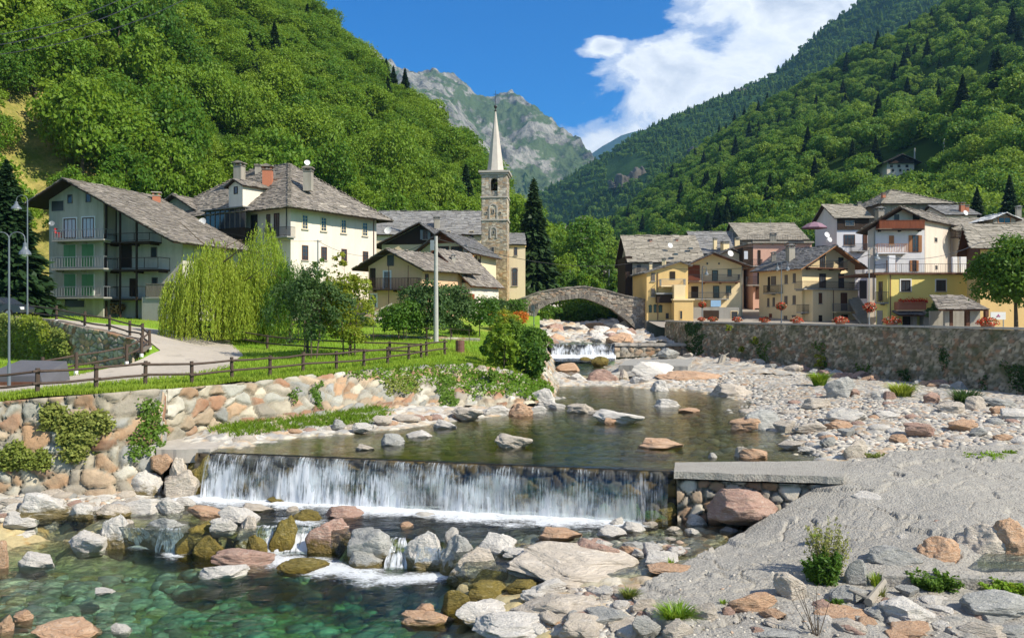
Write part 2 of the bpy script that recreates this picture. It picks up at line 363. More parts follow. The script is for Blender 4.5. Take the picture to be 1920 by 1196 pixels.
RC = {'white': ((0.52, 0.49, 0.44), (0.66, 0.62, 0.55), (0.74, 0.71, 0.65)), 'grey': ((0.30, 0.30, 0.275), (0.43, 0.425, 0.39), (0.56, 0.54, 0.49)),
      'orange': ((0.45, 0.26, 0.15), (0.58, 0.39, 0.25), (0.58, 0.46, 0.35)), 'pink': ((0.34, 0.20, 0.155), (0.45, 0.31, 0.24), (0.52, 0.43, 0.36)),
      'tan': ((0.44, 0.38, 0.30), (0.58, 0.51, 0.42), (0.66, 0.61, 0.53)), 'olive': ((0.13, 0.11, 0.03), (0.24, 0.18, 0.04), (0.32, 0.27, 0.13)), 'green': ((0.02, 0.05, 0.006), (0.05, 0.10, 0.01), (0.10, 0.12, 0.04))}
for k, (c1, c2, vn) in RC.items(): rockmat('rock_'+k, c1, c2, vn); rockmat('wet_'+k, c1, c2, vn, 0.9)
# meshes coloured stone by stone (wall stones, beds of pebbles)
def attrmat(name, rough=0.9, bs=0.5, bd=0.03, sc=12.0, weather=None, wa=0.5, spec=0.2):
    m, t = newmat(name); c = t.node('ShaderNodeAttribute', attribute_name='Col').outputs['Color']; v = geoc(t)
    f = t.noise(v, sc, 6, 0.65); n = t.noise(v, sc*0.12, 5, 0.6, 0.5)
    col = t.mix(0.55, c, t.mix(f, t.mix(1.0, c, (0.45, 0.45, 0.45), 'MULTIPLY'), t.mix(1.0, c, (1.5, 1.5, 1.5), 'MULTIPLY')))
    if weather: col = t.mix(t.math('MULTIPLY', t.ramp(n, [(0.42, 0.0), (0.66, 1.0)]), wa), col, weather)
    finish(t, col, rough, t.bump(t.math('ADD', f, n), bs, bd), spec); return m
attrmat('wall_left', 0.9, 0.6, 0.05, 9.0, (0.34, 0.32, 0.24), 0.3)
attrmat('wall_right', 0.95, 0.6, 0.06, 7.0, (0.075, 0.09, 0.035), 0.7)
attrmat('bed', 0.85, 0.6, 0.04, 12.0)
attrmat('apron', 0.95, 0.9, 0.035, 16.0, (0.20, 0.185, 0.165), 0.35)
attrmat('tower', 0.9, 0.5, 0.04, 6.0, (0.12, 0.10, 0.08), 0.3)
# concrete-and-gravel apron gets its own rough mortar look
m, t = newmat('mortar'); v = geoc(t); f = t.noise(t.mapv(v, (1, 1, 1)), 22.0, 6, 0.7); n = t.noise(v, 0.8, 6, 0.6, 0.6); pb = t.node('ShaderNodeTexVoronoi', ins={'Scale': 16.0, 'Vector': v})
st = t.noise(t.mapv(v, (3.0, 9.0, 3.0)), 2.0, 6, 0.65)
col = t.mix(n, (0.29, 0.275, 0.24), (0.42, 0.40, 0.355)); col = t.mix(t.ramp(st, [(0.36, 0.6), (0.48, 0.0)]), col, (0.24, 0.21, 0.175))
col = t.mix(t.ramp(pb.outputs['Color'], [(0.6, 0.0), (0.9, 0.22)]), col, (0.55, 0.52, 0.46))
finish(t, col, 0.95, t.bump(t.math('ADD', t.math('ADD', f, t.math('MULTIPLY', pb.outputs['Distance'], 0.7)), t.math('MULTIPLY', st, 1.6)), 0.8, 0.05), 0.15)
# ground
m, t = newmat('grass_ground'); v = geoc(t); n = t.noise(v, 0.25, 5, 0.6); f = t.noise(v, 6.0, 4, 0.7)
c = t.mix(t.ramp(n, [(0.35, 0.0), (0.65, 1.0)]), (0.15, 0.30, 0.02), (0.25, 0.38, 0.04)); c = t.mix(t.ramp(f, [(0.35, 0.6), (0.6, 0.0)]), c, (0.09, 0.19, 0.015))
c = t.mix(t.ramp(t.noise(v, 0.12, 4, 0.6), [(0.56, 0.0), (0.72, 0.7)]), c, (0.30, 0.26, 0.07)); finish(t, c, 0.9, t.bump(f, 0.8, 0.1), 0.1)
m, t = newmat('asphalt_pale'); v = geoc(t); n = t.noise(v, 0.35, 5, 0.65); f = t.noise(v, 25, 4, 0.6); n2 = t.noise(v, 1.3, 6, 0.7, 1.0)
c = t.mix(n, (0.36, 0.32, 0.26), (0.54, 0.48, 0.40)); c = t.mix(t.ramp(n2, [(0.54, 0.0), (0.62, 0.45)]), c, (0.24, 0.22, 0.18)); c = t.mix(t.math('MULTIPLY', f, 0.4), c, (0.2, 0.18, 0.16)); finish(t, c, 0.95, t.bump(f, 0.5, 0.02), 0.1)
plain('paving', (0.30, 0.27, 0.23), 0.9, 0.1, 0, 0.2, 0.5, 0.1)
m, t = newmat('hill_ground'); v = geoc(t); n = t.noise(v, 0.03, 6, 0.65); c = t.mix(n, (0.025, 0.05, 0.012), (0.06, 0.10, 0.02)); finish(t, c, 1.0, None, 0.0)
m, t = newmat('dry_slope'); v = geoc(t); n = t.noise(v, 0.22, 6, 0.65); f = t.noise(v, 2.5, 5, 0.7)
c = t.mix(t.ramp(n, [(0.38, 0.0), (0.62, 1.0)]), (0.14, 0.17, 0.03), (0.42, 0.33, 0.11)); c = t.mix(t.ramp(f, [(0.3, 0.6), (0.55, 0.0)]), c, (0.10, 0.09, 0.04)); finish(t, c, 1.0, t.bump(f, 0.7, 0.3), 0.0)
m, t = newmat('middle_ground'); v = geoc(t); n = t.noise(v, 0.008, 7, 0.65); rk = t.noise(t.mapv(v, (1, 1, 2)), 0.012, 7, 0.68, 0.6)
c = t.mix(n, (0.022, 0.055, 0.022), (0.045, 0.085, 0.025)); finish(t, c, 1.0, t.bump(rk, 0.6, 8.0), 0.0)
plain('cliff', (0.11, 0.10, 0.085), 0.95, 0.1, 0, 0.4, 0.12, 0.8)
m, t = newmat('rock_mountain'); v = geoc(t); nz = t.node('ShaderNodeSeparateXYZ', ins={0: t.node('ShaderNodeNewGeometry').outputs['Normal']}).outputs[2]
n = t.noise(v, 0.0035, 8, 0.66, 0.8); f = t.noise(t.mapv(v, (1, 1, 0.5)), 0.016, 8, 0.72, 0.6); g = t.noise(v, 0.02, 5, 0.7)
rock = t.mix(t.ramp(f, [(0.35, 0.0), (0.62, 1.0)]), (0.045, 0.045, 0.04), (0.38, 0.36, 0.31))
zz = t.node('ShaderNodeSeparateXYZ', ins={0: v}).outputs[2]
gm = t.ramp(t.math('MULTIPLY', t.math('ADD', t.math('ADD', t.math('MULTIPLY', n, 2.2), t.math('MULTIPLY', g, 0.9)), t.math('MULTIPLY', nz, 0.35)), 0.5), [(0.86, 0.0), (0.92, 1.0)])
gc = t.mix(t.ramp(zz, [(0.0, 0.0), (1.0, 1.0)]), (0.035, 0.085, 0.03), (0.07, 0.11, 0.035))
c = t.mix(t.math('MULTIPLY', gm, 0.9), rock, gc); finish(t, c, 1.0, t.bump(f, 1.0, 22.0), 0.0)
m, t = newmat('far_mountain'); v = geoc(t); n = t.noise(v, 0.002, 5, 0.6); finish(t, t.mix(n, (0.03, 0.06, 0.04), (0.06, 0.09, 0.06)), 1.0, None, 0.0)
# water: clear, reflecting, with real absorption in its volume
# ================================================================ LAND AND RIVER
def interp(poly, n):
    """resample a 3D polyline to n points by arc length; returns points and arc lengths"""
    P = np.array(poly, float); d = np.r_[0, np.cumsum(np.linalg.norm(np.diff(P, axis=0), axis=1))]
    s = np.linspace(0, d[-1], n); return np.stack([np.interp(s, d, P[:, k]) for k in range(P.shape[1])], 1), s
PAL_L = np.array([(0.50, 0.43, 0.33), (0.44, 0.27, 0.16), (0.42, 0.40, 0.35), (0.33, 0.18, 0.11), (0.55, 0.50, 0.42), (0.36, 0.31, 0.25), (0.48, 0.35, 0.24), (0.30, 0.29, 0.27)])
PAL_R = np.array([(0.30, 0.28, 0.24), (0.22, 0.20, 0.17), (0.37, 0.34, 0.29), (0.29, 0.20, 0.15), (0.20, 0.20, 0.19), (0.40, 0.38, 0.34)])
def stonewall(name, base, top, res, cell, depth, pal, mortar, mat, label=None, cat='wall', group=None, warp=0.35, kind=None, aspect=1.35, seed=1, thick=0.6, cap=None, bulge=0.0):
    nb = int(np.linalg.norm(np.diff(np.array(base), axis=0), axis=1).sum()/res)+2
    B, s = interp(base, nb)
    # pair the top with the base by fraction of vertex index so corners stay aligned
    fb = np.r_[0, np.cumsum(np.linalg.norm(np.diff(np.array(base, float), axis=0), axis=1))]; T = np.stack([np.interp(s, fb, np.array(top, float)[:, k]) for k in range(3)], 1)
    H = np.linalg.norm(T-B, axis=1).mean(); nv = int(H/res)+3
    v = np.linspace(0, 1, nv)
    P = B[:, None]*(1-v)[None, :, None]+T[:, None]*v[None, :, None]
    du = np.gradient(P, axis=0); dv = np.gradient(P, axis=1); N = np.cross(du, dv); N /= np.linalg.norm(N, axis=2, keepdims=True)+1e-9
    S = s[:, None]+0*v[None]; Hh = np.linalg.norm(P-B[:, None], axis=2)
    wx = fbm(S*1.1, Hh*1.1, 3, seed+3)*warp; wy = fbm(S*1.1+40, Hh*1.1, 3, seed+4)*warp
    f1, ed, ia, ib = voronoi((S+wx*cell)/(cell*aspect), (Hh+wy*cell)/cell, seed)
    sz = 0.75+0.5*ib; e = np.clip(ed/0.24, 0, 1); prof = np.sqrt(e)*(0.7+0.6*ia)+0.12*fbm(S*4, Hh*4, 3, seed)
    Pd = P+N*((prof-0.3)*depth)[..., None]
    if bulge: Pd += N*(fbm(S*0.22, Hh*0.35, 3, seed+9)*bulge)[..., None]
    c = pal[(ia*len(pal)*0.999).astype(int)]*(0.72+0.5*ib)[..., None]
    vary = 1+0.22*fbm(S*2.5, Hh*2.5, 3, seed+2)
    c = c*vary[..., None]; m = np.clip((0.13-ed)/0.06, 0, 1)[..., None]; c = c*(1-m)+np.array(mortar)*m
    V = Pd.reshape(-1, 3); F = grid_faces(nb, nv); C = c.reshape(-1, 3)
    # back sheet so that the wall has thickness
    k = len(V); Tb = Pd[:, -1]-N[:, -1]*thick; V = np.r_[V, Tb]; C = np.r_[C, np.tile(mortar, (nb, 1))]
    i = np.arange(nb-1); F2 = np.stack([i*nv+nv-1, (i+1)*nv+nv-1, k+i+1, k+i], 1); F = np.r_[F, F2]
    o = raw(name, V, F, MAT[mat], None, None, True, C, org=tuple(B[0])); 
    if label: tag(o, label, cat, group)
    if kind: o['kind'] = kind
    return o
# ---- outline of the left bank
LB = [(-250, 950, -1.6), (0, 948, -1.6), (200, 937, -1.6), (285, 930, -1.6)]
lbase = [gz(*p) for p in LB]+[gz(*p) for p in ((305, 832, 0.0), (400, 808, 0.15), (500, 799, 0.2), (600, 789, 0.25), (700, 777, 0.28), (800, 769, 0.25), (860, 767, 0.2), (940, 768, 0.0), (1000, 763, -0.1), (1040, 750, -0.1))]
lbase += [np.array(p) for p in ((3.3, 60, 0.0), (3.7, 75, 0.3), (3.9, 84, 0.5), (3.6, 100, 1.8))]
lbase[3][0] -= 0.1
ltop = [at(-250, 760, 28.0), at(0, 753, 28.4), at(200, 737, 29.2), at(285, 731, 30.4), at(306, 730, 31.6), at(400, 722, 33.8), at(500, 716, 36.0), at(600, 706, 39.0), at(700, 695, 41.5), at(800, 687, 44.0), at(868, 684, 45.8), at(930, 692, 46.5), at(975, 702, 47), at(1018, 716, 50)]
ltop += [np.array(p) for p in ((2.0, 60, 2.2), (2.4, 75, 2.3), (2.6, 84, 2.5), (2.2, 100, 3.4))]
BANK = stonewall('retaining_wall', lbase, ltop, 0.07, 0.50, 0.27, PAL_L*np.array((.84, .86, .84)), (0.25, 0.22, 0.17), 'wall_left', 'long rough wall of orange and grey boulders under the fenced lawn on the left bank', 'retaining wall', seed=3, bulge=0.3, warp=.75)
# ---- left ground
LP = [tuple(p) for p in ltop[1:14]]+[(2.0, 60, 2.2), (2.4, 75, 2.3), (2.6, 84, 2.5), (2.2, 100, 3.6)]
LP += [tuple(gz(x, y, z)) for x, y, z in ((70, 741, 2.15), (180, 731, 2.2), (272, 722, 2.2), (440, 711, 2.2), (568, 698, 2.22), (682, 690, 2.22), (766, 676, 2.25), (450, 668, 2.45), (600, 660, 2.6), (380, 650, 2.85), (330, 622, 3.5), (141, 708, 2.02), (79, 717, 1.97), (240, 684, 2.4), (300, 684, 2.35),
       (260, 674, 2.62), (281, 662, 2.9), (750, 640, 2.9), (900, 640, 2.7), (700, 622, 3.4), (880, 668, 2.3), (960, 650, 2.4))]
LP += [tuple(at(*p)) for p in ((268, 641, 45.4), (242, 636, 46.4), (204, 624, 47.4), (157, 616, 48.5), (104, 604, 50.8), (50, 597, 55), (0, 594, 60), (-250, 590, 62), (100, 592, 75), (200, 595, 75), (300, 600, 72), (400, 610, 70), (500, 606, 80), (700, 598, 84), (860, 592, 88), (-250, 560, 95), (0, 560, 92), (100, 568, 100), (500, 565, 115), (700, 565, 125), (925, 571, 120), (1000, 588, 108), (985, 575, 130), (900, 560, 160), (-250, 740, 33))]
ZUP = RBF(LP)
SUNK = [((x-960)*Y/FPX, Y) for x, Y in ((-250, 36.0), (79, 36.8), (141, 38.7), (234, 41.4), (262, 42.8), (279, 44.2), (266, 45.3), (240, 46.3), (204, 47.2), (157, 48.3), (104, 50.6), (50, 54.5), (0, 56.5), (-250, 64))]
def zleft(x, y):
    z = ZUP(x, y); return np.where(inpoly(x, y, SUNK), np.minimum(z, 1.95+0.04*fbm(np.asarray(x)*0.5, np.asarray(y)*0.5)), z)
sg = np.concatenate([np.linspace(-250, 60, 60), np.linspace(64, 320, 110), np.linspace(324, 1012, 170)])
tp = np.array([((p[0])/p[1]*FPX+960, p[1]) for p in ltop[:14]]); Yn = np.interp(sg, tp[:, 0], tp[:, 1])+0.12
tg = np.linspace(0, 1, 230)**1.5
Yg = Yn[:, None]*(1-tg)+135*tg; Xg = (sg[:, None]-960)/FPX*Yg
Zg = zleft(Xg, Yg)+0.03*fbm(Xg, Yg, 3)
V = np.stack([Xg, Yg, Zg], -1).reshape(-1, 3)
tag(raw('lawn', V, grid_faces(len(sg), 230), MAT['grass_ground'], smooth=True, org=(0, 40, 0)), kind='structure')
# ---- paved lane: from the lower left, past the bend, up behind the inner wall; ribbons laid 4 cm over the ground
def ribbon(name, Lp, Rp, n, m, mat, lift=0.045, zf=zleft, fillz=None):
    L, _ = interp(Lp, n); R, _ = interp(Rp, n); v = np.linspace(0, 1, m)[None, :, None]
    P = L[:, None]*(1-v)+R[:, None]*v; Z = zf(P[..., 0], P[..., 1])+lift
    V = np.concatenate([P, Z[..., None]], -1).reshape(-1, 3)
    return raw(name, V, grid_faces(n, m), MAT[mat], smooth=True, org=tuple(V[0]))
def pg(px, py, z): p = gz(px, py, z); return (p[0], p[1])
tag(ribbon('road', [pg(-60, 748, 2.1), pg(100, 727, 2.12), pg(270, 712, 2.2), pg(360, 702, 2.25), pg(430, 686, 2.35), pg(457, 668, 2.45), pg(430, 648, 2.75), pg(345, 626, 3.4), pg(270, 611, 4.0), pg(150, 600, 4.5), ((-36.5, 64))],
       [(-23.5, 35.6), (-21.6, 36.8), (-20.9, 38.8), (-20.0, 41.2), (-19.7, 42.6), (-19.5, 44.4), (-20.6, 45.6), (-22.2, 46.7), (-24.0, 47.8), (-28.3, 51.2), (-34.4, 57.2)], 150, 16, 'asphalt_pale'), kind='structure')
wb = [((x-960)*Y/FPX, Y) for x, Y in ((262, 42.8), (279, 44.2), (266, 45.3), (240, 46.3), (204, 47.2), (157, 48.3), (104, 50.6), (50, 54.5), (-30, 58))]
wc = np.array([-26.5, 43.5]); wb2 = [(x+(wc[0]-x)*.35/math.hypot(x-wc[0], y-wc[1]), y+(wc[1]-y)*.35/math.hypot(x-wc[0], y-wc[1])) for x, y in wb]
stonewall('stone_wall', [(x, y, 1.85) for x, y in wb2[::-1]], [(x-0.02, y+0.05, float(ZUP(x, y+0.3))+0.14) for x, y in wb2[::-1]], 0.07, 0.34, 0.10, PAL_L*np.array((0.85, 0.78, 0.7)), (0.12, 0.10, 0.08), 'wall_left', 'curved dry stone wall under the fenced bend of the lane, half hidden by creeper', 'wall', seed=12)
# ---- beds of the river
def bedmesh(name, xs, ys, zf, cell, amp, pal, seed=5, mat='bed', skip=None, big=0.10, wet=None):
    X, Y = np.meshgrid(xs, ys, indexing='ij'); Z = zf(X, Y)
    f1, ed, ia, ib = voronoi(X/cell+0.3*fbm(X, Y, 2, seed), Y/cell, seed)
    g1, ge, ga, gb = voronoi(X/(cell*0.42), Y/(cell*0.42), seed+7)
    isb = (ia > 0.45); Z = Z+np.where(isb, np.sqrt(np.clip(1-f1*1.25, 0, 1))*amp*(0.4+ib), 0)+np.sqrt(np.clip(1-g1*1.2, 0, 1))*amp*0.45*ga+big*fbm(X*0.35, Y*0.35, 4, seed)
    C = np.where(isb[..., None] & (ed > 0.1)[..., None], pal[(ib*len(pal)*0.999).astype(int)], pal[(gb*len(pal)*0.999).astype(int)]*(0.8+0.3*ga)[..., None])
    sh = np.clip(1-0.55*np.clip((0.12-ge)/0.12, 0, 1), 0, 1)[..., None]; C = C*(0.75+0.25*sh)
    if wet is not None:
        k = wet(X, Y, Z)[..., None]; C = C*(1-k)+C*k*np.array((0.85, 0.74, 0.42))
    V = np.stack([X, Y, Z], -1).reshape(-1, 3); F = grid_faces(len(xs), len(ys))
    if skip is not None:
        cx = V[F].mean(1); F = F[~skip(cx[:, 0], cx[:, 1])]
    return tag(raw(name, V, F, MAT[mat], smooth=True, col=C.reshape(-1, 3), org=(xs[0], ys[0], 0)), kind='structure')
PAL_B = np.array([(0.44, 0.41, 0.36), (0.52, 0.50, 0.45), (0.36, 0.34, 0.30), (0.47, 0.40, 0.31), (0.42, 0.40, 0.35), (0.54, 0.50, 0.42), (0.42, 0.32, 0.22), (0.32, 0.31, 0.29)])
UP = [tuple(gz(*p)) for p in ((450, 838, 0), (560, 815, 0.03), (740, 801, 0.03), (860, 784, 0.02), (940, 773, 0.0), (1040, 748, 0), (450, 806, .25), (600, 790, .3), (730, 776, .35), (850, 768, .3),
      (1500, 872, -.14), (1590, 862, .04), (1495, 848, -.14), (1450, 818, -.2), (1400, 802, -.15), (1378, 775, -.12), (1395, 757, -.1), (1345, 742, -.1), (1290, 733, -.06), (1200, 727, .0), (1180, 716, .10),
      (1560, 830, .12), (1600, 800, .3), (1700, 770, .42), (1800, 742, .55), (1920, 770, .5), (1500, 722, .4), (1400, 702, .45), (1600, 735, .5), (1700, 830, .1), (1920, 835, .22))]
UP += [(0, 35, -.85), (4, 45, -.8), (3, 31, -.75), (-5, 32, -.55), (5, 53, -.5), (-9, 30.5, -.4), (6.5, 29, -.4), (8.5, 31, -.3), (7.5, 38, -.5), (31.5, 50, -.1), (26.4, 61, .1), (18.2, 79, .6), (34, 40, .5), (40, 30, .4), (14, 70, .6), (15.5, 60, .5), (-14, 30, -.2), (-12, 32, 0.1), (20, 28, .2)]
UP += [tuple(gz(*p)) for p in ((1060, 712, .05), (1140, 712, .05), (1100, 700, -.3), (1070, 690, -.2), (1200, 695, .4), (1110, 680, -.1), (1200, 680, .7), (1050, 669, .0), (1140, 669, .0), (1250, 670, .9), (1020, 700, .6))]
ZBU = RBF(UP)
def zbu(x, y): return ZBU(x, y)
def wetk(lv, soft=0.12): return lambda X, Y, Z: np.clip((lv+0.05-Z)/soft, 0, 1)*0.9
DAM = [np.array((-11.3, 29.35)), np.array((5.4, 25.7)), np.array((10.2, 24.9))]
def damY(x): return np.interp(x, [-40, -11.3, 5.4, 10.2, 13, 60], [31.5, 29.35, 25.7, 24.9, 26.6, 26.6])
PAL_W = PAL_B
bedmesh('riverbed', np.arange(-16, 14, 0.10), np.arange(25.3, 60, 0.12), lambda x, y: zbu(x, y), 0.42, 0.10, PAL_B, 5, wet=wetk(0.0), skip=lambda x, y: (y < damY(x)+0.7))
bedmesh('gravel_bar', np.arange(13.9, 44, 0.11), np.arange(25.8, 60, 0.12), lambda x, y: zbu(x, y), 0.33, 0.08, PAL_B*.82, 6, skip=lambda x, y: (x > 32+(50-y)*14/30+1.5) | ((HOR+(CAMZ-.1)*FPX/y > 860) & (x/y > .43)))
bedmesh('riverbed', np.arange(-2, 36, 0.22), np.arange(59.9, 84, 0.22), lambda x, y: zbu(x, y), 0.5, 0.15, PAL_B*.85, 8, wet=wetk(0.2), skip=lambda x, y: x > 32+(50-y)*14/30+1.5)
DP = [tuple(gz(*p)) for p in ((100, 1196, -2.5), (400, 1150, -3.5), (700, 1150, -3.8), (820, 1196, -3.3), (100, 1060, -2.75), (600, 1072, -3.3), (760, 1090, -3.3), (0, 1100, -2.6), (-200, 1100, -2.5),
      (500, 960, -2.05), (800, 980, -2.15), (1100, 1000, -1.95), (1300, 1000, -1.72), (250, 955, -1.62), (80, 955, -1.45), (0, 975, -1.5), (-150, 980, -1.5), (180, 985, -1.6), (300, 985, -1.7), (700, 1010, -2.0), (880, 1040, -1.9), (1000, 1045, -1.75), (560, 1000, -1.95), (420, 1005, -1.9),
      (1050, 1110, -1.75), (1000, 1150, -1.8), (1100, 1190, -1.7), (930, 1196, -2.1), (880, 1150, -2.35), (860, 1110, -2.2), (1200, 1150, -1.6), (1300, 1080, -1.6), (1450, 1196, -1.7), (1500, 1000, -1.9), (330, 1045, -2.7), (480, 1050, -2.8), (230, 1050, -2.6), (640, 1060, -3.0), (1240, 1020, -1.75), (1200, 1060, -1.6))]
DP += [(-11, 28.5, -2.0), (0, 26.5, -2.2), (5, 25.2, -2.0), (8, 24.3, -1.9), (12, 22, -2.0), (15, 16, -2.0), (-25, 25, -1.5), (-25, 17, -2.5), (0, 12, -3.0), (10, 12, -1.8), (-10, 12, -3)]
ZBD = RBF(DP)
bedmesh('riverbed', np.arange(-24, 8.5, 0.085), np.arange(12.5, 30.6, 0.085), lambda x, y: ZBD(x, y), 0.55, 0.12, PAL_B, 9, wet=wetk(-1.52, 0.2), skip=lambda x, y: y > damY(x)+0.5)
# upstream of the upper weir
UB = RBF([(0, 84, 2.0), (4, 84, 1.4), (7, 84, 1.3), (10, 84, 1.4), (11, 84, 1.7), (18, 84, 1.9), (5, 95, 1.7), (9, 100, 1.9), (13, 100, 2.0), (2, 100, 3.0), (16, 100, 2.2), (8, 110, 2.4), (14, 112, 2.8), (9, 125, 3.2), (18, 125, 3.8), (3, 118, 4), (12, 145, 5), (20, 170, 7.5), (28, 170, 9), (0, 150, 8), (26, 120, 6)])
bedmesh('riverbed', np.arange(0, 30, 0.3), np.arange(83.6, 175, 0.35), lambda x, y: UB(x, y), 0.9, 0.3, PAL_B*1.05, 10, big=0.35, skip=lambda x, y: x > np.where(y < 104, 17.0, 14.5+(y-104)*.08))
# ---- water bodies (closed, with absorbing volume)
water('water_pool', (0.60, 0.64, 0.12), 0.55, 2.4, 0.2, foam=False)
water('water_mid', (0.46, 0.70, 0.36), 0.34, 3.2, 0.5, foam=True)
water('water_deep', (0.06, 0.74, 0.48), 0.36, 3.4, 0.55, foam=True)
def waterbody(name, outline, z, depth, mat, res=None, foamf=None, amp=0.0):
    """outline: list of (x,y) front edge left-to-right and then back edge right-to-left, given as (front, back) polylines"""
    fr, bk = outline; n = 240; m = 110
    Fp, _ = interp(fr, n); Bp, _ = interp(bk, n); v = np.linspace(0, 1, m)**1.2
    P = Fp[:, None]*(1-v)[None, :, None]+Bp[:, None]*v[None, :, None]
    X = P[..., 0]; Y = P[..., 1]; f = foamf(X, Y) if foamf else np.zeros(X.shape)
    Z = z+amp*fbm(X*1.7, Y*3.0, 3, 4)+0.05*f*(fbm(X*4, Y*5, 3, 2)+0.4)
    V = np.stack([X, Y, Z], -1).reshape(-1, 3); C = np.repeat(f.reshape(-1, 1), 3, 1); F = grid_faces(n, m)
    # sides and bottom
    ring = [i*m for i in range(n)]+[(n-1)*m+j for j in range(1, m)]+[i*m+m-1 for i in range(n-2, -1, -1)]+[j for j in range(m-2, 0, -1)]
    k = len(V); R = V[ring].copy(); R[:, 2] = z-depth; V = np.r_[V, R]; C = np.r_[C, np.zeros((len(ring), 3))]
    faces = [tuple(f_) for f_ in F.tolist()]; L = len(ring)
    for i in range(L):
        j = (i+1) % L; faces.append((ring[i], k+i, k+j, ring[j]))
    faces.append(tuple(k+i for i in range(L-1, -1, -1)))
    me_o = raw(name, V, faces, MAT[mat], smooth=True, col=C, org=(P[0, 0, 0], P[0, 0, 1], z)); return tag(me_o, kind='structure')
def near_line(P, pts, wid, amp=1.0):
    X, Y = P; d = np.full(X.shape, 99.0)
    for (x1, y1), (x2, y2) in zip(pts[:-1], pts[1:]):
        tt = np.clip(((X-x1)*(x2-x1)+(Y-y1)*(y2-y1))/((x2-x1)**2+(y2-y1)**2), 0, 1)
        d = np.minimum(d, np.hypot(X-x1-tt*(x2-x1), Y-y1-tt*(y2-y1)))
    d = d+wid*.45*fbm(X*.9+3, Y*1.4, 4, 61); return amp*np.clip(1-d/wid, 0, 1)
waterbody('water', ([(-16, 31.0), (-11.3, 29.5), (5.3, 25.85), (5.6, 27.1), (14, 27.4)], [(-16, 61), (14, 61)]), 0.0, 1.6, 'water_pool')
midfront = [gz(*p)[:2] for p in ((-160, 985, -1.5), (0, 975, -1.5), (120, 975, -1.5), (250, 990, -1.5), (330, 998, -1.5), (450, 1000, -1.5), (540, 985, -1.5), (580, 985, -1.5), (640, 1000, -1.5), (750, 1008, -1.5), (830, 1015, -1.5), (880, 1062, -1.5), (960, 1075, -1.5), (1100, 1075, -1.5), (1280, 1080, -1.5), (1400, 1040, -1.5))]
waterbody('water', (midfront, [(-19, 29.6), (-11.4, 29.6), (5.3, 25.95), (9.8, 25.2)]), -1.5, 2.2, 'water_mid', foamf=lambda X, Y: np.maximum(near_line((X, Y), [(-11.3, 28.6), (-4, 27.0), (1.5, 25.8), (3.4, 25.5)], 1.5, 1.0), near_line((X, Y), [tuple(gz(540, 975, -1.5)[:2]), tuple(gz(600, 985, -1.5)[:2])], .8, .7)), amp=0.02)
cas = [gz(x, y, -2.15)[:2] for x, y in ((262, 1022), (318, 1035), (520, 1040), (575, 1048), (640, 1062), (745, 1075), (820, 1078))]
waterbody('water', ([(-24, 12.6), (0, 12.6), (2.2, 12.6)], [gz(-160, 990, -2.15)[:2], gz(0, 1000, -2.15)[:2], gz(250, 1000, -2.15)[:2], gz(560, 1020, -2.15)[:2], gz(830, 1040, -2.15)[:2], gz(1050, 1060, -2.15)[:2]]), -2.15, 2.6, 'water_deep',
      foamf=lambda X, Y: np.maximum(near_line((X, Y), [tuple(gz(500, 1045, -2.15)[:2]), tuple(gz(600, 1062, -2.15)[:2]), tuple(gz(690, 1078, -2.15)[:2])], 1.15, .95), np.maximum(near_line((X, Y), [tuple(gz(725, 1085, -2.15)[:2]), tuple(gz(820, 1082, -2.15)[:2])], .8, .85), np.maximum(near_line((X, Y), [tuple(gz(318, 1035, -2.15)[:2]), tuple(gz(330, 1040, -2.15)[:2])], .55, .8), near_line((X, Y), [tuple(gz(255, 1025, -2.15)[:2]), tuple(gz(275, 1027, -2.15)[:2])], .4, .9)))), amp=0.025)
waterbody('water', ([(3.6, 61.5), (7.5, 61.5)], [(3.8, 73), (8.2, 73)]), 0.28, 0.8, 'water_mid', foamf=lambda X, Y: 0.15+0*X, amp=0.02)
waterbody('water', ([(3.9, 72.5), (9.3, 72.5)], [(3.9, 83.2), (10.8, 83.2)]), 0.62, 0.8, 'water_mid', foamf=lambda X, Y: np.clip((Y-76)/5, 0, 1)*1.2+0.25, amp=0.03)
waterbody('water', ([(3.9, 83.0), (10.8, 83.0)], [(5.5, 112), (12.5, 112)]), 1.78, 0.8, 'water_mid', foamf=lambda X, Y: 0.25+0.35*np.clip((Y-92)/10, 0, 1), amp=0.05)
# ---- falling water
m, t = newmat('waterfall'); v = geoc(t); cc_ = t.node('ShaderNodeAttribute', attribute_name='Col').outputs['Color']
uz = t.node('ShaderNodeSeparateXYZ', ins={0: cc_})
st1 = t.noise(t.node('ShaderNodeCombineXYZ', ins={0: t.math('MULTIPLY', uz.outputs[0], 1500), 1: t.math('MULTIPLY', uz.outputs[1], 1.8)}).outputs[0], 1.0, 6, 0.7, 0.25)
st2 = t.noise(t.node('ShaderNodeCombineXYZ', ins={0: t.math('MULTIPLY', uz.outputs[0], 90), 1: t.math('MULTIPLY', uz.outputs[1], 1.2), 2: 3.0}).outputs[0], 1.0, 4, 0.6, 0.3)
fm = t.ramp(t.math('MULTIPLY', t.math('ADD', t.math('ADD', t.math('MULTIPLY', st1, 0.85), t.math('MULTIPLY', st2, 0.85)), t.math('MULTIPLY', uz.outputs[1], 0.20)), 0.6), [(0.525, 0.0), (0.58, 0.5), (0.63, 1.0)])
st3 = t.noise(t.node('ShaderNodeCombineXYZ', ins={0: t.math('MULTIPLY', uz.outputs[0], 62), 1: t.math('MULTIPLY', uz.outputs[1], 0.7), 2: 9.0}).outputs[0], 1.0, 3, 0.6)
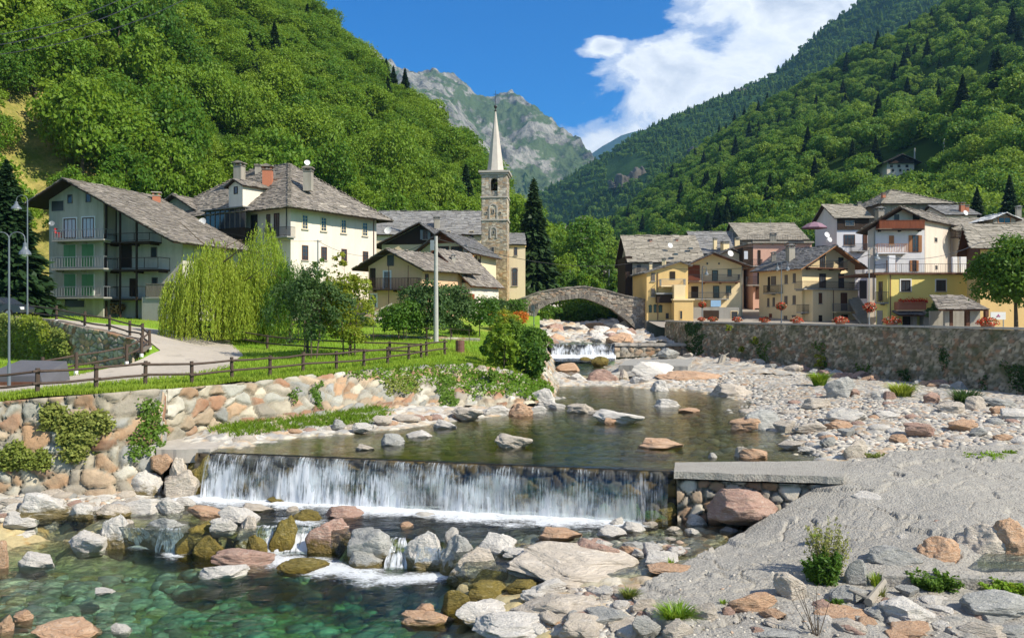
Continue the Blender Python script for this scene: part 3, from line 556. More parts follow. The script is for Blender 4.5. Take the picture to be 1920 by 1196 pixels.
fm = t.math('MULTIPLY', t.math('MULTIPLY', fm, uz.outputs[2]), t.ramp(t.math('ADD', st3, t.math('MULTIPLY', uz.outputs[1], 0.12)), [(0.38, 0.12), (0.56, 1.0)]))
wb_ = t.node('ShaderNodeBsdfPrincipled', ins={'Base Color': (0.86, 0.89, 0.93), 'Roughness': 0.35})
wt_ = t.node('ShaderNodeBsdfTranslucent', ins={'Color': (0.85, 0.9, 0.95)})
wm = t.node('ShaderNodeMixShader', ins={0: 0.35, 1: wb_, 2: wt_})
cl_ = t.node('ShaderNodeMixShader', ins={0: 0.03, 1: t.node('ShaderNodeBsdfTransparent', ins={'Color': (0.93, 0.96, 0.95)}), 2: t.node('ShaderNodeBsdfGlossy', ins={'Roughness': 0.1})})
t.node('ShaderNodeOutputMaterial', ins={'Surface': t.node('ShaderNodeMixShader', ins={0: fm, 1: cl_, 2: wm})})
def fall(name, A, B, z0, z1, out, n, label, dens=None, m=16, rough=0.12, lab2=None):
    A = np.array(A); B = np.array(B); L = np.linalg.norm(B-A); d = (B-A)/L; nrm = np.array((d[1], -d[0]))
    u = np.linspace(0, 1, n); v = np.linspace(0, 1, m); U, W = np.meshgrid(u, v, indexing='ij')
    o = out*np.sqrt(W)+rough*fbm(U*L*3, W*2, 3, 8)*W; P = A+(B-A)*U[..., None]+nrm*o[..., None]
    Z = z0+(z1-z0)*W**1.3; V = np.concatenate([P, Z[..., None]], -1).reshape(-1, 3)
    dd = np.ones(U.shape) if dens is None else np.interp(U, *dens)
    C = np.stack([U*L/100.0, W, dd], -1).reshape(-1, 3)
    o_ = raw(name, V, grid_faces(n, m), MAT['waterfall'], smooth=True, col=C, org=(A[0], A[1], z1)); 
    return tag(o_, label, 'waterfall', kind='thing')
fall('waterfall', (-11.1, 29.2), (5.0, 25.62), 0.02, -1.55, 0.42, 300, 'wide curtain of white water falling over the lower weir', ([0, .05, .35, .55, .72, .85, 1], [1.0, .95, 1.0, .8, .85, .6, .35]))
fall('waterfall', (-10.9, 29.12), (4.0, 25.70), 0.0, -1.5, 0.30, 300, None, ([0, .6, .8, 1], [.5, .4, .3, .2]))
for o in list(COL.objects):
    if o.name == 'waterfall.001': o.parent = bpy.data.objects['waterfall']; o.location = (0.2, -0.08, 0.05); o.name = 'water_sheet'; [o.pop(k) for k in ('category', 'kind') if k in o]
fall('waterfall', (4.1, 82.9), (10.6, 82.9), 1.80, 0.6, 0.35, 120, 'white curtain of water over the small upper weir near the bridge', m=10)
# ---- weirs
def wx(p, d=0): return (p[0], p[1])
PAL_D = .6*np.array([(0.10, 0.07, 0.035), (0.15, 0.11, 0.05), (0.07, 0.06, 0.05), (0.20, 0.13, 0.04), (0.12, 0.11, 0.09)])
stonewall('weir', [(-11.6, 29.20, -2.3), (5.3, 25.75, -2.3)], [(-11.6, 29.55, -0.03), (5.3, 25.95, -0.03)], 0.07, 0.38, 0.2, PAL_D, (0.03, 0.027, 0.02), 'tower', 'dark wet stone weir under the wide lower waterfall', 'weir', seed=21, thick=1.2)
stonewall('stone_wall', [(5.3, 25.55, -2.1), (10.6, 24.65, -1.6), (11.6, 26.4, -0.6)], [(5.3, 25.8, -0.24), (10.3, 24.95, -0.24), (11.4, 26.6, -0.1)], 0.05, 0.36, 0.22, PAL_L*0.85, (0.10, 0.09, 0.07), 'wall_left', 'low stone wall of rounded boulders under the concrete slab right of the lower waterfall', 'wall', seed=22, thick=0.6)
def slab(name, pts, z, th, mat, label, cat, res=0.15, amp=0.015, kind=None):
    """a thick slab over a four-cornered outline (front-left, front-right, back-right, back-left)"""
    a, b, c, d = [np.array(p, float) for p in pts]; nu = max(4, int(np.linalg.norm(b-a)/res)); nv = max(3, int(np.linalg.norm(d-a)/res))
    u = np.linspace(0, 1, nu)[:, None, None]; v = np.linspace(0, 1, nv)[None, :, None]
    P = (a*(1-u)+b*u)*(1-v)+(d*(1-u)+c*u)*v
    e = 0.09*fbm(P[..., 0]*1.8, P[..., 1]*1.5, 3, 4)[..., None]; P = P+e
    Z = z+amp*fbm(P[..., 0]*2, P[..., 1]*2, 3); V = np.concatenate([P, Z[..., None]], -1).reshape(-1, 3); n = nu*nv
    V2 = V.copy(); V2[:, 2] -= th; F = [tuple(f) for f in grid_faces(nu, nv).tolist()]; F += [tuple(i+n for i in f[::-1]) for f in F]
    ring = [i*nv for i in range(nu)]+[(nu-1)*nv+j for j in range(1, nv)]+[i*nv+nv-1 for i in range(nu-2, -1, -1)]+list(range(nv-2, 0, -1))
    for i in range(len(ring)):
        p, q = ring[i], ring[(i+1) % len(ring)]; F.append((p, p+n, q+n, q))
    return tag(raw(name, np.r_[V, V2], F, MAT[mat], org=(a[0], a[1], z-th)), label, cat, kind=kind)
slab('concrete_slab', [(5.15, 25.4), (10.2, 24.6), (11.6, 27.3), (5.5, 27.0)], 0.10, 0.22, 'mortar', 'pale concrete slab capping the dry end of the lower weir', 'slab')
slab('concrete_slab', [gz(290, 842, .1)[:2], gz(395, 842, .1)[:2], gz(462, 812, .1)[:2], gz(330, 812, .1)[:2]], 0.10, 0.5, 'slab_stone', 'pale flat slab beside the left end of the lower waterfall', 'slab')
slab('concrete_slab', [(10.6, 82.4), (18.6, 82.0), (18.6, 84.5), (10.6, 84.5)], 1.85, 0.25, 'slab_stone', 'long pale slab beside the small upper weir under the ochre house', 'slab')
slab('concrete_slab', [gz(1160, 688, .75)[:2], gz(1290, 690, .75)[:2], gz(1300, 674, .85)[:2], gz(1180, 675, .85)[:2]], 0.9, 0.9, 'p_concrete', 'sloping grey concrete ramp below the upper weir', 'slab')
stonewall('stone_wall', [(10.6, 82.5, 0.4), (18.4, 82.1, 0.7)], [(10.6, 82.7, 1.6), (18.4, 82.3, 1.6)], 0.12, 0.5, 0.2, PAL_L*0.8, (0.12, 0.11, 0.08), 'wall_left', 'rubble wall under the slab right of the upper weir', 'wall', seed=25)
stonewall('weir', [(3.9, 83.0, 0.0), (10.7, 83.0, 0.0)], [(3.9, 83.2, 1.74), (10.7, 83.2, 1.74)], 0.12, 0.45, 0.15, PAL_D, (0.03, 0.027, 0.02), 'tower', 'dark stone sill of the small upper weir below the arched bridge', 'weir', seed=26)
# ---- mortared apron in the right foreground
AL = [gz(*p) for p in ((1612, 849, .16), (1598, 866, .08), (1572, 890, .02), (1530, 912, -.3), (1490, 935, -.55), (1452, 960, -.85), (1400, 993, -1.3), (1345, 1022, -1.4), (1275, 1060, -1.42), (1225, 1085, -1.4), (1175, 1112, -1.4), (1235, 1150, -1.35), (1285, 1196, -1.35), (1330, 1290, -1.35))]
AR = [gz(*p) for p in ((2420, 826, .38), (2420, 850, .3), (2420, 865, .25), (2420, 880, .18), (2420, 905, .05), (2420, 935, -.12), (2420, 960, -.3), (2420, 990, -.55), (2420, 1020, -.9), (2420, 1060, -1.1), (2420, 1100, -1.3), (2420, 1150, -1.3), (2420, 1196, -1.3), (2420, 1290, -1.3))]
AI = [gz(*p) for p in ((1700, 850, .2), (1800, 880, .1), (1700, 950, -.4), (1800, 930, -.15), (1600, 1000, -.85), (1600, 1060, -1.1), (1700, 1030, -.85), (1500, 1100, -1.25), (1650, 1100, -1.25), (1800, 1000, -.6), (1850, 1075, -1.15), (1400, 1060, -1.3), (1500, 960, -.75), (1800, 1130, -1.3), (1600, 1180, -1.32), (1400, 1170, -1.34))]
ZA = RBF([tuple(p) for p in AL+AR+AI])
na, ma = 260, 380
La, _ = interp(AL, na); Ra, _ = interp(AR, na); v = np.linspace(0, 1, ma)[None, :, None]; P = La[:, None]*(1-v)+Ra[:, None]*v
wob = 0.16*fbm(P[..., 0]*1.3, P[..., 1]*1.3, 4, 30)[..., None]; P[:, :1] += wob[:, :1]
Xa, Ya = P[..., 0], P[..., 1]
def apron_z(x, y):
    x = np.asarray(x, float); y = np.asarray(y, float)
    c1, ce, ca_, cb_ = voronoi(x/2.6+0.5*fbm(x, y, 3, 41), y/1.5+0.5*fbm(x, y, 3, 42), 44)
    low = np.clip((18.5-y)/2.5, 0, 1); crack = np.clip(1-ce/0.045, 0, 1)*np.where(ca_+cb_ > 0.95, 1, 0.2)*(0.10+0.28*low)
    ch = np.clip(1-np.abs(fbm(x*0.5+9, y*0.9, 4, 50))/0.035, 0, 1)*0.05
    return ZA(x, y)+0.07*fbm(x*0.45, y*0.7, 4, 31)+0.03*fbm(x*3.5, y*3.5, 3, 32)+0.012*ridged(x*2.2, y*5, 3, 33)+(ca_-.5)*.11+low*0.16*fbm(x*1.1, y*1.1, 3, 34)-crack-ch
Zap = apron_z(Xa, Ya)
V = np.stack([Xa, Ya, Zap], -1); sk = V[:, :1].copy(); sk[..., 2] -= 1.0; sk[..., 0] -= 0.12; V = np.concatenate([sk, V], 1).reshape(-1, 3)
tag(raw('riverside_apron', V, grid_faces(na, ma+1), MAT['mortar'], smooth=True, org=tuple(AL[0])), kind='structure')
slab('curb', [gz(1655, 1092, -1.15)[:2], gz(1990, 1104, -1.15)[:2], gz(1990, 1088, -1.0)[:2], gz(1662, 1068, -1.0)[:2]], -0.98, 0.4, 'mortar', 'rough concrete curb crossing the apron near the lower right corner', 'curb', amp=0.03)
o = slab('puddle', [gz(1835, 1060, -.98)[:2], gz(2000, 1068, -.98)[:2], gz(2000, 1040, -.98)[:2], gz(1850, 1042, -.98)[:2]], -0.86, 0.15, 'water_mid', None, None, kind='structure', amp=0.0)
# ---- right-hand retaining wall, square behind it
RW = [(40.5, 32, 0), (32, 50, 0), (18.1, 80, 0), (17.2, 88, 0)]
rb = [(40.5, 32, -.4), (32, 50, -.5), (26, 63, -.3), (18.1, 79.8, .3), (17.1, 90, .8)]; rt = [(40.8, 32.2, 4.0), (32.3, 50.2, 4.0), (26.3, 63.2, 4.0), (18.4, 80.1, 4.02), (17.3, 90, 4.0)]
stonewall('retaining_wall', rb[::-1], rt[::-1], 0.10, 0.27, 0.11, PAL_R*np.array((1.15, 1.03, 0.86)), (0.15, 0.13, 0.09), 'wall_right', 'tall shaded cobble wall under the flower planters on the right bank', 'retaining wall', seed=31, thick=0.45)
mb = MB()
for (x1, y1, _), (x2, y2, _) in zip(rt[:-1], rt[1:]):
    L = math.hypot(x2-x1, y2-y1); n = int(L/1.6)
    for k in range(n):
        f = (k+0.5)/n; mb.box((x1+(x2-x1)*f+0.2, y1+(y2-y1)*f+0.06, 4.09), L/n/2-0.01, 0.33, 0.07, math.atan2(y2-y1, x2-x1))
ORG['retaining_wall.001'] = tuple(rb[-1]); pw = bpy.data.objects['retaining_wall.001']; mb.build('coping', MAT['slab_stone'], pw)
# square and village ground (a slab with thickness so the wall has earth behind it)
xs = np.linspace(0, 1, 60); gy = np.linspace(30, 190, 90); Xl = np.interp(gy, [30, 32, 50, 80, 90, 190], [41.6, 40.8, 32.5, 18.6, 17.6, 19])
X = Xl[:, None]+(170-Xl[:, None])*xs[None]**1.3; Y = gy[:, None]+0*X; Z = 3.3+np.clip((Y-95)/60, 0, 1)**1.2*5+np.clip((X-50)/100, 0, 1)*3+np.clip((X-20)/1e9, 0, 1)
tag(raw('square', np.stack([X, Y, Z], -1).reshape(-1, 3), grid_faces(90, 60), MAT['paving'], smooth=True, org=(20, 50, 3.3)), kind='structure')
tag(raw('ground', [(-1500, -60, -6), (2500, -60, -6), (2500, 7100, -6), (-1500, 7100, -6)], [(0, 1, 2, 3)], MAT['hill_ground'], org=(0, 0, -6)), kind='structure')
# ================================================================ HILLS
class Hill:
    """fan-shaped hillside: for each bearing a foot and a crest, relief added in between; continues down behind the crest"""
    def __init__(s, rows, shape=1.0, amp=0.05, sc=60.0, seed=1, rid=0.0, ridsc=80, back=0.5, skirt=-12, lift=0):
        R = np.array(rows, float); s.R = R; s.shape = shape; s.amp = amp; s.sc = sc; s.seed = seed; s.rid = rid; s.ridsc = ridsc; s.skirt = skirt; R[:, 4] += lift
    def pos(s, px, t):
        R = s.R; px = np.asarray(px, float); t = np.asarray(t, float)
        Yf = np.interp(px, R[:, 0], R[:, 1]); Zf = np.interp(px, R[:, 0], R[:, 2]); Yc = np.interp(px, R[:, 0], R[:, 3]); pc = np.interp(px, R[:, 0], R[:, 4])
        Zc = CAMZ-(pc-HOR)*Yc/FPX; Y = Yf+(Yc-Yf)*t; X = (px-960)*Y/FPX; tt = np.clip(t, 0, 1)
        Z = Zf+(Zc-Zf)*tt**s.shape-np.clip(t-1, 0, 9)*(Zc-Zf)*0.8
        w = np.minimum(1, 4*tt*(1.12-tt)+0.05); h = (Zc-Zf)
        Z = Z+w*h*s.amp*fbm(X/s.sc, Y/s.sc, 5, s.seed)+w*h*s.rid*(ridged(X/s.ridsc+0.35*Y/s.ridsc, Y/s.ridsc*0.55, 4, s.seed+3)-0.6)
        return X, Y, Z
    def mesh(s, name, npx, nt, mat, tmax=1.35, detail=None, smooth=True):
        px = np.linspace(s.R[0, 0], s.R[-1, 0], npx); t = np.linspace(0, tmax, nt); PX, T = np.meshgrid(px, t, indexing='ij'); X, Y, Z = s.pos(PX, T)
        if detail: Z = Z+detail(X, Y, T)
        V = np.stack([X, Y, Z], -1); e = V[:, :1].copy(); e[..., 2] += s.skirt; V = np.concatenate([e, V], 1)
        return tag(raw(name, V.reshape(-1, 3), grid_faces(npx, nt+1), MAT[mat], smooth=smooth, org=(float(X[0, 0]), float(Y[0, 0]), 0)), kind='structure')
# rows: bearing(px), foot distance, foot height, crest distance, crest picture row
HL = Hill([(-420, 78, 5, 210, -900), (-100, 86, 5, 225, -620), (60, 96, 6, 235, -420), (150, 98, 6.5, 240, -330), (350, 116, 7, 250, -170), (520, 128, 8, 262, -40), (600, 132, 8, 265, 25), (700, 138, 8, 262, 108), (800, 146, 8, 250, 205), (880, 152, 8, 240, 290), (925, 154, 8, 232, 345), (985, 160, 8, 222, 412), (1030, 168, 8, 215, 478), (1065, 175, 8, 205, 540)], 1.0, 0.05, 45, 2, 0.05, 60, lift=36)
o = HL.mesh('hillside', 220, 110, 'hill_ground'); o.data.materials.append(MAT['dry_slope'])
CLEAR = [(45, 250), (112, 250), (150, 300), (150, 345), (120, 420), (105, 600), (40, 600), (30, 330)]
nf = len(o.data.polygons); cv = np.zeros(nf*3, np.float32); o.data.polygons.foreach_get('center', cv); cv = cv.reshape(-1, 3)+np.array(o.location); qx = 960+cv[:, 0]/cv[:, 1]*FPX; qy = HOR-(cv[:, 2]-CAMZ)/cv[:, 1]*FPX
o.data.polygons.foreach_set('material_index', (inpoly(qx, qy, [(-60, 120), (130, 190), (200, 260), (200, 460), (150, 620), (-60, 620)])).astype(np.int32))
HR = Hill([(1015, 420, 8, 640, 462), (1080, 360, 8, 640, 440), (1130, 330, 8, 640, 418), (1180, 300, 9, 640, 385), (1250, 250, 9, 640, 322), (1330, 215, 9, 640, 262), (1420, 190, 9, 640, 202), (1500, 178, 9, 640, 160), (1600, 168, 9, 640, 98), (1680, 162, 9, 640, 52), (1750, 158, 9, 640, 10), (1830, 152, 9, 640, -50), (1920, 148, 9, 640, -120), (2200, 135, 9, 640, -330), (2500, 120, 9, 640, -560)], 1.0, 0.05, 110, 5, 0.13, 170, lift=17)
HR.mesh('hillside', 260, 130, 'hill_ground')
HM = Hill([(985, 1250, 20, 1600, 372), (1030, 1050, 15, 1600, 350), (1080, 900, 12, 1600, 322), (1130, 800, 12, 1600, 292), (1180, 740, 12, 1600, 262), (1240, 700, 12, 1600, 232), (1300, 690, 12, 1600, 205), (1380, 690, 12, 1600, 168), (1440, 690, 12, 1600, 142), (1490, 690, 12, 1600, 100), (1540, 690, 12, 1600, 50), (1600, 690, 12, 1600, 8), (1680, 690, 12, 1600, -50), (1760, 690, 12, 1600, -100), (2000, 690, 12, 1600, -300)], 0.95, 0.04, 300, 7, 0.10, 380, lift=6)
HM.mesh('mountain_ridge', 260, 170, 'middle_ground', detail=lambda X, Y, T: 7*fbm(X/60, Y/60, 4, 3))
HK = Hill([(470, 1800, 20, 3300, -40), (600, 1800, 20, 3300, 30), (650, 1800, 20, 3300, 62), (690, 1800, 20, 3300, 78), (725, 1800, 20, 3300, 103), (760, 1800, 20, 3300, 126), (800, 1800, 20, 3300, 134), (850, 1850, 20, 3300, 150), (890, 1900, 20, 3300, 180), (925, 1950, 20, 3300, 190), (960, 2000, 20, 3300, 185), (1000, 2050, 20, 3250, 203), (1040, 2100, 20, 3200, 238), (1075, 2150, 25, 3100, 262), (1100, 2200, 30, 3000, 284), (1114, 2250, 40, 2950, 300), (1140, 2300, 50, 2900, 360), (1190, 2300, 50, 2800, 430)], 0.9, 0.07, 500, 11, 0.24, 520)
HK.mesh('rock_mountain', 380, 260, 'rock_mountain', detail=lambda X, Y, T: np.minimum(1, (0.2+T*1.5))*(70*(ridged(X/230, Y/230+0.2*X/230, 6, 8)-0.5)+26*fbm(X/40, Y/40, 4, 9)), tmax=1.2)
HF = Hill([(1040, 4200, 60, 6000, 330), (1105, 4200, 60, 6000, 285), (1130, 4200, 60, 6000, 268), (1165, 4200, 60, 6000, 249), (1215, 4200, 60, 6000, 236)], 1, 0.04, 900, 12)
HF.mesh('far_mountain', 60, 20, 'far_mountain', 1.15)
# the cliff on the middle ridge
def cliff(name, px, py, w, h, Y, seed, label):
    c = at(px, py, Y); k = Y/FPX; W = w*k; H = h*k; nu, nv = 60, 36
    u = np.linspace(-1, 1, nu); v = np.linspace(0, 1, nv); U, Vv = np.meshgrid(u, v, indexing='ij')
    bul = 0.35*W*(1-U**2)**0.4*(1-0.3*Vv)+0.10*W*np.floor(3*vnoise(U*5, 0*U, seed))/3; X = c[0]+U*W/2; H = H+0*U; Yy = c[1]-bul+0.09*W*(ridged(U*4, Vv*1.5, 4, seed))+0.25*W*np.clip(Vv-0.8, 0, 1)*6; Z = c[2]-0.25*H+Vv*1.25*H*(0.62+0.30*U+0.34*fbm(U*4, 0*Vv, 4, seed))
    return tag(raw(name, np.stack([X, Yy, Z], -1).reshape(-1, 3), grid_faces(nu, nv), MAT['cliff'], smooth=False, org=tuple(c)), label, 'cliff')
# ================================================================ VEGETATION
def unit(v): return v/(np.linalg.norm(v, axis=-1, keepdims=True)+1e-9)
def leafquads(C, N, size, aspect=1.6, rng=RNG, sizevar=0.5, down=None):
    """one folded leaf (quad) per centre"""
    n = len(C); r = unit(rng.normal(size=(n, 3))); 
    if down is not None: r = unit(np.array([0, 0, -1.0])*down+r*(1-down))
    a = unit(np.cross(N, np.cross(r, N))); b = unit(np.cross(N, a)); s = size*(1-sizevar/2+sizevar*rng.random((n, 1)))
    l = a*s*aspect/2; w_ = b*s/2
    V = np.stack([C-l, C+w_*0.9+N*s*0.08, C+l, C-w_*0.9+N*s*0.08], 1).reshape(-1, 3)
    return V, np.arange(4*n).reshape(-1, 4)
def lobes_crown(seed, R, H, z0, nl, nleaf, size, lob=0.42, flat=0.8, gap=0.0, aspect=1.5, top=0.0):
    """leaves laid on many overlapping lobes spread through an egg-shaped crown"""
    rng = np.random.default_rng(seed); L = []; RR = []
    for k in range(nl):
        f = (k+0.5)/nl; zz = 2*f-1; th = k*2.399963+rng.random()*0.8; rad = math.sqrt(max(0, 1-zz*zz)); q = 0.55+0.38*rng.random()
        sq = 1-top*max(0, zz)
        L.append((rad*q*math.cos(th)*R*sq, rad*q*math.sin(th)*R*sq, z0+H/2+zz*q*H/2)); RR.append(R*lob*(0.65+0.7*rng.random())*sq)
    L = np.array(L); RR = np.array(RR); w_ = RR**2/np.sum(RR**2); idx = rng.choice(nl, nleaf, p=w_)
    d = unit(rng.normal(size=(nleaf, 3))); d[:, 2] = np.where(d[:, 2] < -0.55, -d[:, 2]*0.6, d[:, 2])
    rr = RR[idx]*(0.72+0.33*rng.random(nleaf)+np.where(rng.random(nleaf) < .22, .42*rng.random(nleaf), 0)); C = L[idx]+d*rr[:, None]*np.array([1, 1, flat])
    if gap: 
        keep = (fbm(C[:, 0]*1.3+seed, C[:, 2]*1.3+C[:, 1], 3, seed) > -gap); C = C[keep]; d = d[keep]
    N = unit(d*0.8+rng.normal(size=C.shape)*0.55+np.array([0, 0, 0.25])); return leafquads(C, N, size, aspect, rng)
def trunk_mesh(seed, h, r, spread, nb=7, lean=0.0, z0f=0.35):
    rng = random.Random(seed); mb = MB(); p = Vector((0, 0, -0.3)); pts = [p.copy()]; n = 6
    for k in range(1, n+1): pts.append(Vector((rng.uniform(-1, 1)*0.05*h*k/n+lean*h*k/n, rng.uniform(-1, 1)*0.05*h*k/n, h*k/n)))
    for k in range(n): mb.tube(pts[k], pts[k+1], r*(1-k/(n+1)), r*(1-(k+1)/(n+1)), 7)
    for b_ in range(nb):
        f = z0f+(0.95-z0f)*b_/nb; i = min(n-1, int(f*n)); s = pts[i].lerp(pts[i+1], f*n-i); th = b_*2.4+rng.random(); le = spread*(1.05-0.5*f)*rng.uniform(.7, 1.05)
        e = s+Vector((math.cos(th)*le, math.sin(th)*le, le*rng.uniform(.35, .8))); m_ = s.lerp(e, 0.5)+Vector((0, 0, -0.06*le))
        rb = r*0.42*(1-f*0.5); mb.tube(s, m_, rb, rb*0.65, 5); mb.tube(m_, e, rb*0.65, rb*0.25, 5)
        for q in range(2):
            e2 = e+Vector((rng.uniform(-1, 1), rng.uniform(-1, 1), rng.uniform(0, .8)))*le*0.4; mb.tube(m_.lerp(e, 0.6), e2, rb*0.35, rb*0.12, 4)
    return mb
def conifer_mesh(seed, h, r, nl, size, droop=0.35, z0=0.06, k=1.0):
    rng = np.random.default_rng(seed); f = rng.random(nl)**0.75; z = h*(1-(1-z0)*f)  # f=0 top
    tier = np.sin(z/h*math.pi*2*max(6, h*0.55))*0.16; rad = r*(f**0.85)*(0.86+tier+0.22*rng.random(nl)); rr = rad*np.sqrt(0.18+0.82*rng.random(nl))
    nb = 11; th = (rng.integers(0, nb, nl)+0.5*rng.normal(size=nl)*0.55+np.floor(z*1.3)*0.7)*2*math.pi/nb
    C = np.stack([rr*np.cos(th), rr*np.sin(th), z-droop*rr*0.55+0.1*rng.normal(size=nl)], 1)
    out_ = np.stack([np.cos(th), np.sin(th), -0.35+0*th], 1); N = unit(np.stack([np.cos(th)*0.35, np.sin(th)*0.35, 0.85+0*th], 1)+rng.normal(size=(nl, 3))*0.35)
    a = unit(out_+rng.normal(size=(nl, 3))*0.25); b = unit(np.cross(N, a)); s = size*(0.7+0.6*rng.random((nl, 1)))*(0.5+0.5*f[:, None])
    V = np.stack([C-a*s, C+b*s*0.42, C+a*s*0.9, C-b*s*0.42], 1).reshape(-1, 3); return V, np.arange(4*nl).reshape(-1, 4)
def mesh_of(name, V, F, mat):
    o = raw(name, V, F, MAT[mat]); me = o.data; bpy.data.objects.remove(o); return me
def mesh_mb(name, mb, mat):
    o = raw(name, mb.V, mb.F, MAT[mat]); me = o.data; bpy.data.objects.remove(o); return me
def child(name, me, parent, mat=None):
    o = bpy.data.objects.new(name, me); COL.objects.link(o); o.parent = parent; ORG[o.name] = ORG[parent.name]
    if mat: o.material_slots[0].link = 'OBJECT'; o.material_slots[0].material = MAT[mat]
    return o
class TreeKind:
    def __init__(s, name, crown, trunk): s.name = name; s.crown = crown; s.trunk = trunk; s.first = None
    def place(s, name, label, cat, loc, sc, rz, group=None, mat=None, zs=1.0):
        e = thing(name, label, cat, loc, group); e.scale = (sc, sc, sc*zs); e.rotation_euler = (0, 0, rz)
        child('trunk', s.trunk, e); c = child('crown', s.crown, e, mat)
        if s.first is None: s.first = c
        return e
BR = []
for k in range(6):
    R = 4.2+0.5*(k % 3); H = 7.5+0.8*(k % 4)
    V, F = lobes_crown(100+k, R, H, 2.2, 17+3*k, 6400, 0.36, 0.34+.02*k, 0.8, gap=.3)
    BR.append(TreeKind('b%d' % k, mesh_of('crown', V, F, 'leaf_hill'), mesh_mb('trunk', trunk_mesh(k, 8.5, 0.28, 3.6), 'bark')))
LOW = []
for k in range(4):
    V, F = lobes_crown(140+k, 4.6, 8.0, 1.6, 15+4*k, 2600, 0.52, 0.35, 0.82, gap=.25)
    LOW.append(mesh_of('crown', V, F, 'leaf_right'))
CON = []
for k in range(2):
    V, F = conifer_mesh(160+k, 14, 3.0+0.5*k, 4200, 0.75)
    CON.append(TreeKind('c%d' % k, mesh_of('crown', V, F, 'leaf_conifer'), mesh_mb('trunk', trunk_mesh(60+k, 13, 0.25, 0.3, 2), 'bark')))
V, F = conifer_mesh(170, 13, 3.4, 420, 1.7); CONLOW = mesh_of('crown', V, F, 'leaf_far')
V, F = conifer_mesh(171, 11, 4.2, 420, 2.0, 0.2); CONLOW2 = mesh_of('crown', V, F, 'leaf_far')
V, F = lobes_crown(172, 4.8, 7.0, 1.0, 9, 420, 1.25, 0.42, 0.9); BRLOW = mesh_of('crown', V, F, 'leaf_far')
def scatter(hill, px0, px1, t0, t1, n, spacing, reject=None, seed=1):
    rng = np.random.default_rng(seed); px = rng.uniform(px0, px1, n*3); t = rng.uniform(t0, t1, n*3); X, Y, Z = hill.pos(px, t)
    keep = rng.random(n*3) < np.clip(Y/Y.max(), 0, 1)*1.0; px, t, X, Y, Z = [a[keep] for a in (px, t, X, Y, Z)]
    py = HOR-(Z-CAMZ)*FPX/Y; ok = np.ones(len(X), bool)
    if reject is not None: ok &= ~reject(px, py, t)
    px, t, X, Y, Z, py = [a[ok] for a in (px, t, X, Y, Z, py)]
    cells = {}; out = []
    for i in range(len(X)):
        c = (int(X[i]//spacing), int(Y[i]//spacing)); bad = False
        for dx in (-1, 0, 1):
            for dy in (-1, 0, 1):
                for j in cells.get((c[0]+dx, c[1]+dy), ()):
                    if (X[i]-X[j])**2+(Y[i]-Y[j])**2 < spacing**2: bad = True; break
                if bad: break
            if bad: break
        if bad: continue
        cells.setdefault(c, []).append(i); out.append(i)
        if len(out) >= n: break
    return [(X[i], Y[i], Z[i], px[i], py[i], t[i]) for i in out]
def stuff_trees(name, label, pts, meshes, mats, smin, smax, seed=3):
    """one object: a cloud of points on the slope, a tree instanced on each by geometry nodes"""
    rng = np.random.default_rng(seed); V = np.array([p[:3] for p in pts], np.float32); n = len(V)
    me = bpy.data.meshes.new(name); me.vertices.add(n); me.vertices.foreach_set('co', V.ravel())
    a = me.attributes.new('sz', 'FLOAT', 'POINT'); a.data.foreach_set('value', rng.uniform(smin, smax, n).astype(np.float32))
    a = me.attributes.new('rz', 'FLOAT', 'POINT'); a.data.foreach_set('value', rng.uniform(0, 6.28, n).astype(np.float32))
    a = me.attributes.new('ix', 'INT', 'POINT'); a.data.foreach_set('value', rng.integers(0, len(meshes), n).astype(np.int32))
    o = bpy.data.objects.new(name, me); COL.objects.link(o); tag(o, label, 'forest', kind='stuff')
    g = bpy.data.node_groups.new(name, 'GeometryNodeTree'); g.interface.new_socket('Geometry', in_out='INPUT', socket_type='NodeSocketGeometry'); g.interface.new_socket('Geometry', in_out='OUTPUT', socket_type='NodeSocketGeometry')
    N = g.nodes; L = g.links; gi = N.new('NodeGroupInput'); go = N.new('NodeGroupOutput'); ip = N.new('GeometryNodeInstanceOnPoints'); jn = N.new('GeometryNodeJoinGeometry')
    for src in meshes:
        oi = N.new('GeometryNodeObjectInfo'); oi.inputs['Object'].default_value = src; oi.inputs['As Instance'].default_value = True; oi.transform_space = 'ORIGINAL'; L.new(oi.outputs['Geometry'], jn.inputs[0])
    L.new(gi.outputs[0], ip.inputs['Points']); L.new(jn.outputs[0], ip.inputs['Instance']); ip.inputs['Pick Instance'].default_value = True
    def na(nm, ty):
        q = N.new('GeometryNodeInputNamedAttribute'); q.data_type = ty; q.inputs[0].default_value = nm; return [x for x in q.outputs if x.enabled and x.name == 'Attribute'][0]
    L.new(na('ix', 'INT'), ip.inputs['Instance Index']); L.new(na('sz', 'FLOAT'), ip.inputs['Scale'])
    cx = N.new('ShaderNodeCombineXYZ'); L.new(na('rz', 'FLOAT'), cx.inputs[2]); L.new(cx.outputs[0], ip.inputs['Rotation']); L.new(ip.outputs[0], go.inputs[0])
    md = o.modifiers.new('trees', 'NODES'); md.node_group = g; return o
